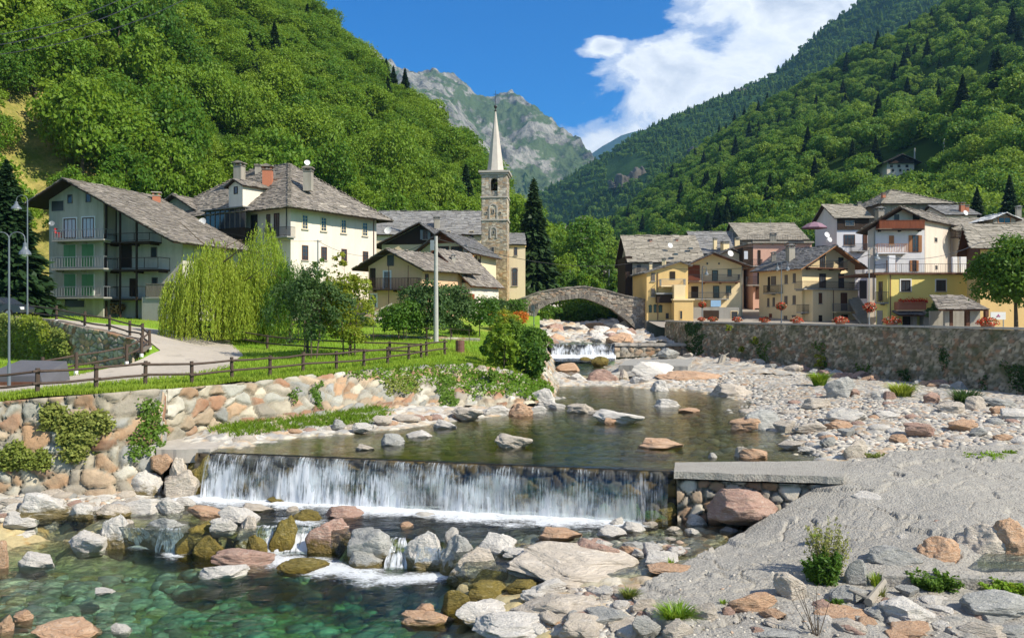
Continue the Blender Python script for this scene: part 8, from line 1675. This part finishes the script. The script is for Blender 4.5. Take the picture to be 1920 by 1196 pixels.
cascade(236, 266, 990, 1024, 'tiny cascade left of the boulder between the left cascades'); cascade(302, 340, 990, 1036, 'thin white cascade beside the mossy olive boulder'); cascade(484, 520, 985, 1038, 'white foaming chute right of the tall pale boulder'); cascade(546, 592, 972, 1038, 'widest foaming chute left of the purple-capped boulder'); cascade(736, 762, 1008, 1066, 'narrow white spout right of the largest grey-green boulder'); cascade(785, 832, 1026, 1068, 'fan of white water under the white-topped boulder'); cascade(120, 140, 962, 984, 'small dark trickle beside the round white boulder', .6); cascade(160, 182, 966, 988, 'small trickle right of the round white boulder', .7)
# ================================================================ FENCES, LAMPS, POLES, PLANTERS
def zl1(x, y): return float(zleft(np.array(x), np.array(y)))
def fence(name, label, pts, hgt=1.0, rails=(.42, .86), r=.075, white=False, over=.25):
    e = thing(name, label, 'fence', tuple(pts[0])); rr = random.Random(len(pts))
    for p in pts:
        mb = MB(); t_ = rr.uniform(-.03, .03); mb.tube((p[0], p[1], p[2]-.3), (p[0]+t_, p[1], p[2]+hgt), r*1.15, r*1.05, 8); mb.build('post', MAT['w_fence'], e)
        if white: mb = MB(); mb.tube((p[0], p[1], p[2]-.05), (p[0], p[1], p[2]+.16), r*1.35, r*1.35, 8); mb.build('post_shoe', MAT['white_paint'], e)
    for a, b in zip(pts[:-1], pts[1:]):
        for z in rails:
            a_ = Vector(a)+Vector((0, 0, z+rr.uniform(-.03, .03))); b_ = Vector(b)+Vector((0, 0, z+rr.uniform(-.03, .03))); d = (b_-a_).normalized(); side = Vector((d.y, -d.x, 0)); s_ = r*1.3*rr.choice([1, -1]) if False else r*1.25; mb = MB(); p0 = a_-d*over*.6+side*s_; p1 = b_+d*over*.6+side*s_; m_ = p0.lerp(p1, .5)+Vector((0, 0, rr.uniform(-.04, .02))); mb.tube(p0, m_, r*.72, r*.66, 7); mb.tube(m_, p1, r*.66, r*.60, 7); mb.build('rail', MAT['w_fence'], e)
def gp(px, py):                                                     # picture point on the left ground
    Y = 35.0
    for k in range(40):
        x = (px-960)/FPX*Y; z = zl1(x, Y); Yn_ = (CAMZ-z)*FPX/(py-HOR); Y = Y*.6+Yn_*.4
    return ((px-960)/FPX*Y, Y, zl1((px-960)/FPX*Y, Y))
F1 = [(-40, 752), (70, 741), (180, 731), (272, 722), (360, 717), (435, 711), (506, 703), (568, 698), (631, 693), (682, 690), (727, 684.5), (766, 678), (800, 674), (834, 671)]
pts = []
for px, py in F1:
    Y = (CAMZ-2.2)*FPX/(py-HOR); Y = max(Y, np.interp(px, tp[:, 0], tp[:, 1])+.5); x = (px-960)/FPX*Y; pts.append((x, Y, zl1(x, Y)))
fence('log_fence', 'long two-rail log fence along the top of the river wall', pts, .98)
F2 = [(50, 55.0), (104, 50.9), (157, 48.6), (204, 47.5), (242, 46.6), (266, 45.7), (279.5, 44.4), (264, 43.0), (236, 41.6), (141, 38.9), (79, 37.0)]
fence('log_fence', 'log fence with white post feet curving round the hairpin bend of the lane', [((px-960)/FPX*Y*.998, Y, float(ZUP(np.array((px-960)/FPX*Y), np.array(Y)))) for px, Y in F2], 1.05, white=True)
fence('log_fence', 'log fence running behind the young trees from the car park to the concrete pole', [gp(*q) for q in ((343, 626), (419, 639), (501, 655), (577, 662), (657, 667), (731, 669), (790, 672))], .95)
fence('wire_fence', 'thin post fence across the garden lawn below the flower bed', [gp(*q) for q in ((560, 640), (630, 640), (700, 640), (762, 639), (800, 640), (845, 642), (880, 644))], 1.1, (.5, 1.05), .022)
def lamp(name, label, px, Y, z, htop, arms, mat='lamp_grey', r=.045):
    """arms: (dx_m, drop_m, head radius m)"""
    x = (px-960)/FPX*Y; e = thing(name, label, 'street lamp', (x, Y, z)); mb = MB(); mb.tube((x, Y, z), (x, Y, z+1.0), r*1.6, r*1.5, 10); mb.tube((x, Y, z+1.0), (x, Y, htop), r*1.1, r*.8, 10); mb.build('pole', MAT[mat], e)
    for dx, drop, hr in arms:
        mb = MB(); P = []
        for k in range(9): a = math.pi*k/8; P.append((x+dx/2-dx/2*math.cos(a), Y, htop+abs(dx)*.42*math.sin(a)-(drop*.0 if k < 8 else drop*.5)))
        mb.path(P, r*.5, 6); mb.build('arm', MAT[mat], e); c = P[-1]; mb = MB(); mb.lathe((c[0], Y, c[2]), [(.02, .0), (.09*hr/.3, -.03), (.10*hr/.3, -.18), (hr*.55, -.30), (hr*.92, -.42), (hr, -.52), (hr*.9, -.52), (hr*.4, -.40)], 14); h_ = mb.build('lamp_head', MAT[mat], e); mb = MB(); mb.lathe((c[0], Y, c[2]-.5), [(.0, -.12), (hr*.42, -.09), (hr*.55, .0), (.0, .05)], 10); mb.build('bulb', MAT['lamp_glass'], h_)
    return e
lamp('street_lamp', 'grey double-armed street lamp in front of the inner lawn at the left edge', 17, 34, 2.0, at(17, 448, 34)[2], ((.68, .3, .24), (-.68, .3, .24)))
lamp('street_lamp', 'tall grey street lamp with one arched arm beside the parked car', 51.5, 54, 4.7, at(51, 375, 54)[2], ((-.75, .2, .33),))
lamp('street_lamp', 'twin-headed street lamp carrying a flower basket before the yellow corner house', 1465, 71, 3.3, at(1465, 494, 71)[2], ((.55, .1, .2), (-.35, .1, .2)))
lamp('street_lamp', 'street lamp with a long arm before the pale tall house', 1629.5, 64, 3.3, at(1629, 470, 64)[2], ((.62, .35, .26),), 'metal_grey')
lamp('street_lamp', 'street lamp with a single hanging head in front of the gabled house', 1316.5, 82, 3.3, at(1317, 503, 82)[2], ((.45, .3, .22),))
def pole(name, label, px, Y, pyb, pyt, r0, r1, mat, cat='pole', box=None):
    a = at(px, pyb, Y); b = at(px, pyt, Y); e = thing(name, label, cat, tuple(a)); mb = MB(); mb.tube((a[0], a[1], a[2]-.3), tuple(b), r0, r1, 10); mb.build('shaft', MAT[mat], e)
    if box: mb = MB(); c = at(box[0], box[1], Y-.3); mb.box(c, .14, .14, .38); mb.tube((c[0], c[1], c[2]), (b[0], b[1], c[2]), .03); mb.build('junction_box', MAT['metal_grey'], e)
    mb = MB(); mb.tube((b[0]-.35, b[1], b[2]-.12), (b[0]+.35, b[1], b[2]-.12), .03); mb.build('crossarm', MAT['metal_dark'], e); return e
pole('utility_pole', 'tall concrete utility pole standing in the garden', 817.5, 61, 652, 443, .20, .13, 'concrete_pole', box=(810.5, 460)); pole('utility_pole', 'slim metal pole in front of the white villa', 596, 74, 640, 450, .09, .06, 'metal_grey')
for i, (px, py0, py1, lab) in enumerate(((1770, 302, 256, 'tallest wooden pole on the hillside right of the chalet'), (1822, 262, 232, 'far wooden pole high on the right hillside'), (1813, 250, 224, 'thin pole just left of the far wooden pole'), (1715, 296, 278, 'short pole beside the chalet'))):
    X, Y, Z = onhill(HR, px, py0); pole('utility_pole', lab, px, Y-3, py0+6, py1, .25, .2, 'concrete_pole')
pole('utility_pole', 'thin pole behind the left end of the bridge', 1069, 140, 565, 507, .08, .06, 'metal_grey'); pole('utility_pole', 'thin pole behind the middle of the bridge', 1142, 140, 560, 505, .08, .06, 'metal_grey'); pole('utility_pole', 'slim green post on the bank left of the upper weir', 1001, 76, 645, 575, .05, .04, 'metal_green')
def wire(label, a, b, sag, r=.018, n=14):
    a = np.array(a); b = np.array(b); P = [a+(b-a)*k/n-np.array([0, 0, sag*4*(k/n)*(1-k/n)]) for k in range(n+1)]; mb = MB(); mb.path([tuple(p) for p in P], r, 4); return tag(mb.build('cable', MAT['metal_dark'], None), label, 'cable')
wire('lowest long power line crossing the left hillside forest', at(-60, 110, 70), at(345, 0, 110), 1.2, .045); wire('middle power line crossing the left hillside forest', at(-60, 92, 70), at(290, -12, 110), 1.2, .045); wire('highest power line crossing the left hillside forest', at(-60, 72, 70), at(270, -25, 110), 1.2, .045)
wire('cable from the villa to the slim metal pole', at(380, 424, 80), at(596, 452, 74), .5); wire('cable from the slim metal pole to the concrete pole', at(596, 452, 74), at(817, 447, 61), 1.4); wire('cable from the concrete pole across to the stone-roofed house', at(817, 447, 61), at(1190, 492, 112), 1.2, .03); wire('thick festoon cable strung between the street lamps and the houses', at(1190, 496, 100), at(1465, 497, 68.6), .5, .03); wire('cable from the twin-headed lamp to the lamp by the steps', at(1465, 497, 68.6), at(1629, 478, 61.6), .4, .025); wire('cable from the lamp by the steps to the chapel', at(1629, 478, 61.6), at(1842, 452, 76), .9, .025)
def blossom(parent, c, R, H, n, seed, hang=False):
    rng = np.random.default_rng(seed); d = unit(rng.normal(size=(n, 3))); d[:, 2] = np.abs(d[:, 2]) if not hang else d[:, 2]; C = np.array(c)+d*np.array([R, R*.8, H])*(.72+.35*rng.random((n, 1))); k = int(n*.26); m_ = int(n*.5)
    for nm, a, b, mt, sz in (('leaves', 0, k, 'leaf_dark', .11), ('red_flowers', k, k+m_, 'flower_red', .11), ('white_flowers', k+m_, n, 'flower_white', .09)):
        V, F = leafquads(C[a:b]*(1 if nm != 'leaves' else 1), unit(d[a:b]+rng.normal(size=(b-a, 3))*.5), sz, 1.1, rng); raw(nm, V, F, MAT[mt], parent)
def wallpoint(px):
    r = (px-960)/FPX
    for (a, b) in (((18.4, 80.1), (32.3, 50.2)), ((32.3, 50.2), (40.8, 32.2))):
        den = (b[0]-a[0])-r*(b[1]-a[1]); t_ = (r*a[1]-a[0])/den
        if 0 <= t_ <= 1: return a[0]+(b[0]-a[0])*t_+.2, a[1]+(b[1]-a[1])*t_+.1
for i, (px, w_, near) in enumerate(((1312, 14, 'smallest purple-red flower planter, farthest along the wall'), (1333, 19, 'red flower planter on the wall in front of the garage'), (1379, 19, 'red flower planter on the wall below the right side of the garage'), (1430, 22, 'red flower planter on the wall in front of the pink house'), (1490, 25, 'red flower planter on the wall just right of the twin-headed lamp'), (1572, 30, 'red flower planter on the wall in front of the yellow corner house'), (1668, 35, 'red flower planter on the wall at the corner of the lemon terrace house'), (1848, 40, 'largest red flower planter, on the wall before the notice board'))):
    x, y = wallpoint(px); R = w_*y/FPX/2; e = thing('flower_planter', near, 'planter', (x, y, 4.17)); mb = MB(); mb.lathe((x, y, 4.17), [(.01, 0), (R*.55, 0), (R*.72, .26), (R*.66, .26), (R*.5, .1)], 12); mb.build('pot', MAT['terracotta'], e); blossom(e, (x, y, 4.30), R*1.02, R*.72, 460, 500+i)
for i, (px, Y, py, R, lab) in enumerate(((1464.5, 71, 574, .47, 'flower basket hanging round the twin-headed street lamp'), (1631, 64, 576, .55, 'red and white flower basket round the lamp by the steps'), (1317, 82, 571, .42, 'flower basket hanging on the lamp in front of the gabled house'))):
    c = at(px, py, Y); e = thing('flower_basket', lab, 'flower basket', tuple(c)); mb = MB(); mb.lathe((c[0], c[1], c[2]-.25), [(.09, -.1), (R*.7, .1), (R*.8, .28), (R*.7, .28), (.1, .1)], 12); mb.build('basket', MAT['w_dark'], e); blossom(e, c, R, R*.75, 520, 520+i, True)
# parked car
def car():
    Y = 58.0; c = np.array(((-6-960)/FPX*Y, Y, 4.72)); e = thing('parked_car', 'dark estate car parked at the end of the lane on the left edge', 'car', tuple(c)); L, W = 4.5, 1.75
    prof = [(-2.2, .35), (-2.22, .75), (-2.05, 1.0), (-1.75, 1.08), (-1.25, 1.46), (0.2, 1.5), (0.75, 1.42), (1.35, 1.0), (2.1, .86), (2.24, .62), (2.2, .35)]; mb = MB(); n = len(prof); V = []
    for s_, k in ((-W/2, .0), (-W/2+.12, 1), (W/2-.12, 1), (W/2, 0)):
        for (x, z) in prof: V.append((c[0]+x, c[1]+s_*(1 if z < 1.02 else .86), c[2]+(z if k else min(z, 1.02) if z > 1.02 else z*.98)))
    F = []
    for j in range(3): F += [(j*n+i, j*n+(i+1) % n, (j+1)*n+(i+1) % n, (j+1)*n+i) for i in range(n)]
    F += [tuple(range(n-1, -1, -1)), tuple(3*n+i for i in range(n))]
    P = []
    for s_ in (-1, 1):
        for (x, z) in prof: P.append((c[0]+x, c[1]+s_*W/2*(1 if z < 1.02 else .84), c[2]+z))
    mb.add(P, [tuple(range(n-1, -1, -1)), tuple(range(n, 2*n))]+[(i, (i+1) % n, n+(i+1) % n, n+i) for i in range(n)]); mb.build('body', MAT['car_paint'], e)
    for (pts_) in (((-1.6, 1.06), (-1.2, 1.4), (-.45, 1.43), (-.45, 1.04)), ((-.38, 1.04), (-.38, 1.43), (.2, 1.44), (.2, 1.03)), ((.27, 1.03), (.27, 1.43), (.7, 1.37), (1.15, 1.02))):
        mb = MB(); yy = lambda z: c[1]-W/2*(.985 if z < 1.1 else .86)-.02; mb.add([(c[0]+x, yy(z), c[2]+z) for x, z in pts_], [(0, 1, 2, 3)]); mb.build('window', MAT['glass'], e)
    for x in (-1.4, 1.38):
        for s_ in (-1, 1):
            mb = MB(); mb.tube((c[0]+x, c[1]+s_*W/2-.1*s_, c[2]+.32), (c[0]+x, c[1]+s_*(W/2+.03), c[2]+.32), .32, .32, 18); w_ = mb.build('wheel', MAT['rubber'], e); mb = MB(); mb.tube((c[0]+x, c[1]+s_*(W/2+.02), c[2]+.32), (c[0]+x, c[1]+s_*(W/2+.045), c[2]+.32), .2, .19, 12); mb.build('rim', MAT['metal_grey'], w_)
    mb = MB(); mb.box((c[0]+2.18, c[1]-.62, c[2]+.68), .06, .2, .09); mb.build('headlight', MAT['lamp_glass'], e); mb = MB(); mb.box((c[0]+.95, c[1]-W/2-.08, c[2]+1.02), .06, .09, .06); mb.build('side_mirror', MAT['car_paint'], e)
car()
c = gp(40, 722); mb = MB(); x, y, z = c[0], c[1]+.6, 1.95; mb.add([(x-1.6, y-.9, z-.2), (x+1.15, y-.9, z-.2), (x+1.25, y+1.1, z-.2), (x-1.6, y+1.1, z-.2), (x-1.6, y-.9, z+.42), (x+1.0, y-.85, z+.42), (x+1.1, y+1.0, z+.95), (x-1.0, y+1.0, z+1.0)], [(0, 3, 2, 1), (4, 5, 6, 7), (0, 1, 5, 4), (1, 2, 6, 5), (2, 3, 7, 6), (3, 0, 4, 7)]); e = thing('cellar_hatch', 'low grey sloping hatch behind the log fence at the left edge', 'hatch', (x, y, z)); mb.build('cover', MAT['tarp'], e); mb = MB(); mb.box((x-.25, y-1.0, z+.05), 1.35, .06, .12); mb.build('kerb', MAT['w_brown'], e)
c = gp(862.5, 661); mb = MB(); mb.lathe((c[0], c[1], c[2]-.05), [(.01, 0), (.29, 0), (.31, .02), (.3, .3), (.31, .31), (.3, .6), (.31, .61), (.3, .88), (.24, .88), (.24, .3)], 16); tag(mb.build('barrel', MAT['copper']), 'rusty metal barrel standing on the grass right of the fence end', 'barrel')
# garden: flower bed border, stone block, little wall
stonewall('garden_wall', [(*gp(662, 632)[:2], gp(662, 632)[2]-.1), (*gp(900, 640)[:2], gp(900, 640)[2]-.1)], [(*gp(662, 632)[:2], gp(662, 632)[2]+.25), (*gp(900, 640)[:2], gp(900, 640)[2]+.25)], .08, .25, .06, PAL_L, (.3, .27, .22), 'wall_left', 'low stone edging of the flower bed across the garden lawn', seed=51, thick=.3)
a = at(668, 618, 80); b = at(735, 612, 80); stonewall('garden_wall', [(a[0], 80, 3.4), (b[0], 80, 3.4)], [(a[0], 80.2, 4.4), (b[0], 80.2, 6.0)], .1, .35, .08, PAL_L*.9, (.35, .31, .25), 'wall_left', 'grey retaining wall below the peach house', seed=52, thick=.5)
c = at(718, 592, 79.5); o = rock_at((706, 572, 733, 597, 4.4, 'tan', 0), 'stone_block'); tag(o, 'squared pale stone block in front of the peach house', 'stone block')
mb = MB(); a = gz(1628, 1137, -1.2); b = gz(1658, 1106, -1.2); mb.tube((a[0], a[1], a[2]+.1), (b[0], b[1], b[2]+.2), .09, .06, 8); mb.tube((a[0]+.1, a[1]+.1, a[2]+.12), (a[0]-.2, a[1]+.5, a[2]+.2), .05, .03, 6); tag(mb.build('driftwood', MAT['bark_pale']), 'short barkless piece of driftwood in the right foreground', 'driftwood')
mb = MB(); a = at(1343, 700, 68); b = at(1356, 668, 69); mb.tube(a, b, .22, .3, 8); mb.tube(b, (b[0]+.5, b[1], b[2]+.3), .12, .03, 6); mb.tube(b, (b[0]-.4, b[1], b[2]+.25), .1, .03, 6); tag(mb.build('tree_stump', MAT['bark_pale']), 'bleached tree stump leaning at the foot of the far wall', 'stump')
# ================================================================ FOREGROUND PLANTS
def tuft(px, py, z, R, H, n, mat, label, seed, cat='grass tuft', w_=.012, name='grass_tuft', lean=.6):
    rng = np.random.default_rng(seed); c = gz(px, py, z); a = rng.random(n)*6.283; q = np.sqrt(rng.random(n))*R*.55; base = np.stack([c[0]+q*np.cos(a), c[1]+q*np.sin(a)*.7, np.full(n, z-.03)], 1); L = H*(.5+.6*rng.random(n)); out_ = np.stack([np.cos(a), np.sin(a), 0*a], 1)+rng.normal(size=(n, 3))*.5; out_[:, 2] = 0; P = []
    for k, f_ in enumerate((0, .4, .75, 1.0)):
        p = base+np.stack([0*a, 0*a, L*(f_-.28*f_**2.2)], 1)+out_*(R*lean*f_**1.8)[..., None] if False else base+np.stack([0*a, 0*a, L*(f_-.28*f_**2.2)], 1)+out_*R*lean*f_**1.8; P.append(p)
    side = unit(np.cross(out_, np.array([0, 0, 1.0])))*w_; V = []; 
    for k, p in enumerate(P): s_ = (1, .9, .6, .1)[k]; V += [p-side*s_, p+side*s_]
    V = np.stack(V, 1).reshape(-1, 3); F = np.concatenate([np.stack([np.arange(n)*8+2*k, np.arange(n)*8+2*k+1, np.arange(n)*8+2*k+3, np.arange(n)*8+2*k+2], 1) for k in range(3)]); return tag(raw(name, V, F, MAT[mat], org=tuple(c)), label, cat)
for q in ((1268, 1162, -1.4, .42, .42, 420, 'grass_blade', 'bright grass tuft left of the tan block in the foreground'), (1300, 1185, -1.45, .22, .2, 160, 'grass_blade', 'small grass tuft just below the bright grass tuft'), (1180, 1120, -1.5, .24, .3, 200, 'leaf_creeper', 'yellow-green grass in the crack behind the whitish slab'), (1440, 1148, -1.4, .22, .22, 160, 'grass_blade', 'grass tuft at the foot of the foreground orange rock'), (1357, 1135, -1.35, .1, .22, 60, 'grass_blade', 'small grass tuft above the tan block'), (1779, 1000, -.85, .25, .42, 160, 'grass_blade', 'grass tuft beside the reddish stone near the right edge'), (1815, 968, -.6, .2, .3, 130, 'leaf_dark', 'dark spiky tuft left of the small orange rock on the apron'), (1258, 1060, -1.4, .12, .3, 50, 'grass_blade', 'thin grass growing beside the white rock at the apron edge'), (1643, 1098, -1.25, .18, .45, 90, 'grass_blade', 'tall grass between the grey rocks left of the curb'), (1650, 1128, -1.3, .15, .5, 60, 'leaf_creeper', 'dry seeding grass behind the driftwood'), (1530, 1005, -.9, .18, .1, 90, 'grass_blade', 'low green tuft on the open apron'), (1700, 995, -.8, .10, .15, 40, 'leaf_mid', 'little green clump on the apron left of the tan stone')): tuft(*q, seed=int(q[0]))
for i, (px, py) in enumerate(((1537, 722), (1690, 745), (1295, 668), (1810, 760))): tuft(px, py, .5, .8 if i else .7, 1.1, 420, 'grass_blade' if i < 2 else 'leaf_dark', ('bright grass clump at the foot of the right wall, left of the tall grey boulder', 'tall grass clump at the foot of the right wall beside the white boulder', 'dark hanging grass at the far corner of the right wall', 'low weeds among the boulders near the right edge')[i], 700+i, w_=.03)
def herb(px, py, z, R, H, n, mat, label, seed, stems=24, size=.05, name='weed', cat='weed', spread=.8):
    rng = np.random.default_rng(seed); c = gz(px, py, z); e = thing(name, label, cat, tuple(c)); mb = MB(); C = []
    for k in range(stems):
        a = rng.random()*6.283; q = R*spread*math.sqrt(rng.random()); h_ = H*rng.uniform(.45, 1.0)*(1-.35*q/R); p = Vector((c[0]+.25*q*math.cos(a), c[1]+.25*q*math.sin(a), z-.05)); t_ = Vector((c[0]+q*math.cos(a)+rng.normal()*.05, c[1]+q*math.sin(a)*.7, z+h_)); m_ = p.lerp(t_, .5)+Vector((0, 0, .06*h_)); mb.tube(p, m_, .008, .006, 4); mb.tube(m_, t_, .006, .003, 4)
        for j in range(int(n/stems)):
            f_ = rng.random()**.8; b_ = (p.lerp(m_, f_*2) if f_ < .5 else m_.lerp(t_, f_*2-1)); C.append(np.array(b_)+rng.normal(size=3)*R*.13*(1.15-f_))
    mb.build('stems', MAT['w_grey'], e); C = np.array(C); V, F = leafquads(C, unit(rng.normal(size=C.shape)*.7+np.array([.1, -.3, .8])), size, 2.2, rng); raw('leaves', V, F, MAT[mat], e)
herb(1545, 1100, -1.35, .62, 1.05, 5200, 'leaf_mid', 'dense green weedy bush growing out of the apron', 801, 60, .05); herb(1552, 1085, -1.3, .75, 1.75, 2600, 'leaf_creeper', 'tall feathery seeding stems rising from the weedy bush', 802, 46, .035)
herb(1755, 1100, -1.2, .7, .42, 2600, 'leaf_mid', 'low leafy weeds in front of the curb', 803, 40, .055, spread=1); herb(1885, 1108, -1.2, .6, .3, 1600, 'grass_blade', 'low green weeds at the right end of the curb', 804, 30, .05, spread=1); herb(1850, 862, .1, .85, .28, 2400, 'grass_blade', 'bright green patch of weeds on the upper part of the apron', 805, 40, .05, spread=1); herb(1895, 858, .15, .35, .3, 600, 'grass_blade', 'small weed patch beside the bright green one on the apron', 806, 14, .05)
herb(1570, 1140, -1.35, .3, .25, 500, 'leaf_mid', 'small weeds below the weedy bush', 807, 14, .05); herb(1640, 858, .1, .5, .2, 600, 'leaf_creeper', 'dry yellow weeds along the upper edge of the apron', 808, 20, .04, spread=1)
for i, (px, py, Y, lab) in enumerate(((1538, 678, 64.6, 'light green plant hanging on the middle of the right wall'), (1366, 615, 74.2, 'small plant high on the far part of the right wall'), (1416, 638, 71, 'small pale plant on the right wall near its far end'), (1390, 655, 72.5, 'tiny pale plant low on the far part of the right wall'))):
    bush('wall_plant', lab, 'plant', px, py+14 if i == 0 else py+7, Y, 9 if i == 0 else 5, 30 if i == 0 else 14, 'leaf_lime', 600+i, 320, .12, .02, nl=8)
mb = MB(); c = gz(1530, 1192, -1.36); rr = random.Random(5)
for k in range(9):
    t_ = Vector((c[0]+rr.uniform(-.45, .35), c[1]+rr.uniform(-.1, .2), c[2]+rr.uniform(.5, 1.0))); mb.tube((c[0]+rr.uniform(-.05, .05), c[1], c[2]-.05), t_, .012, .005, 4); mb.tube(t_, t_+Vector((rr.uniform(-.15, .15), 0, rr.uniform(0, .15))), .005, .003, 4)
tag(mb.build('dry_stalks', MAT['bark']), 'bunch of bare brown stalks in front of the weedy bush', 'dry plant')
tuft(1709, 990, -.85, .05, .22, 26, 'flower_pink', 'two tiny purple flower spikes on the apron', 777, 'flower', .01, 'flower_spike', .3)
# ================================================================ HAZE
m, t = newmat('haze'); t.node('ShaderNodeOutputMaterial', ins={'Volume': t.node('ShaderNodeVolumePrincipled', ins={'Color': (0.30, 0.62, 1.0), 'Density': 0.00008, 'Anisotropy': 0.2})})
mb = MB(); mb.hexa([(-1600, -100, -7), (2600, -100, -7), (2600, 7200, -7), (-1600, 7200, -7), (-1600, -100, 1520), (2600, -100, 1520), (2600, 7200, 1520), (-1600, 7200, 1520)]); tag(mb.build('haze', m), 'thin blue haze filling the valley', None, kind='stuff')
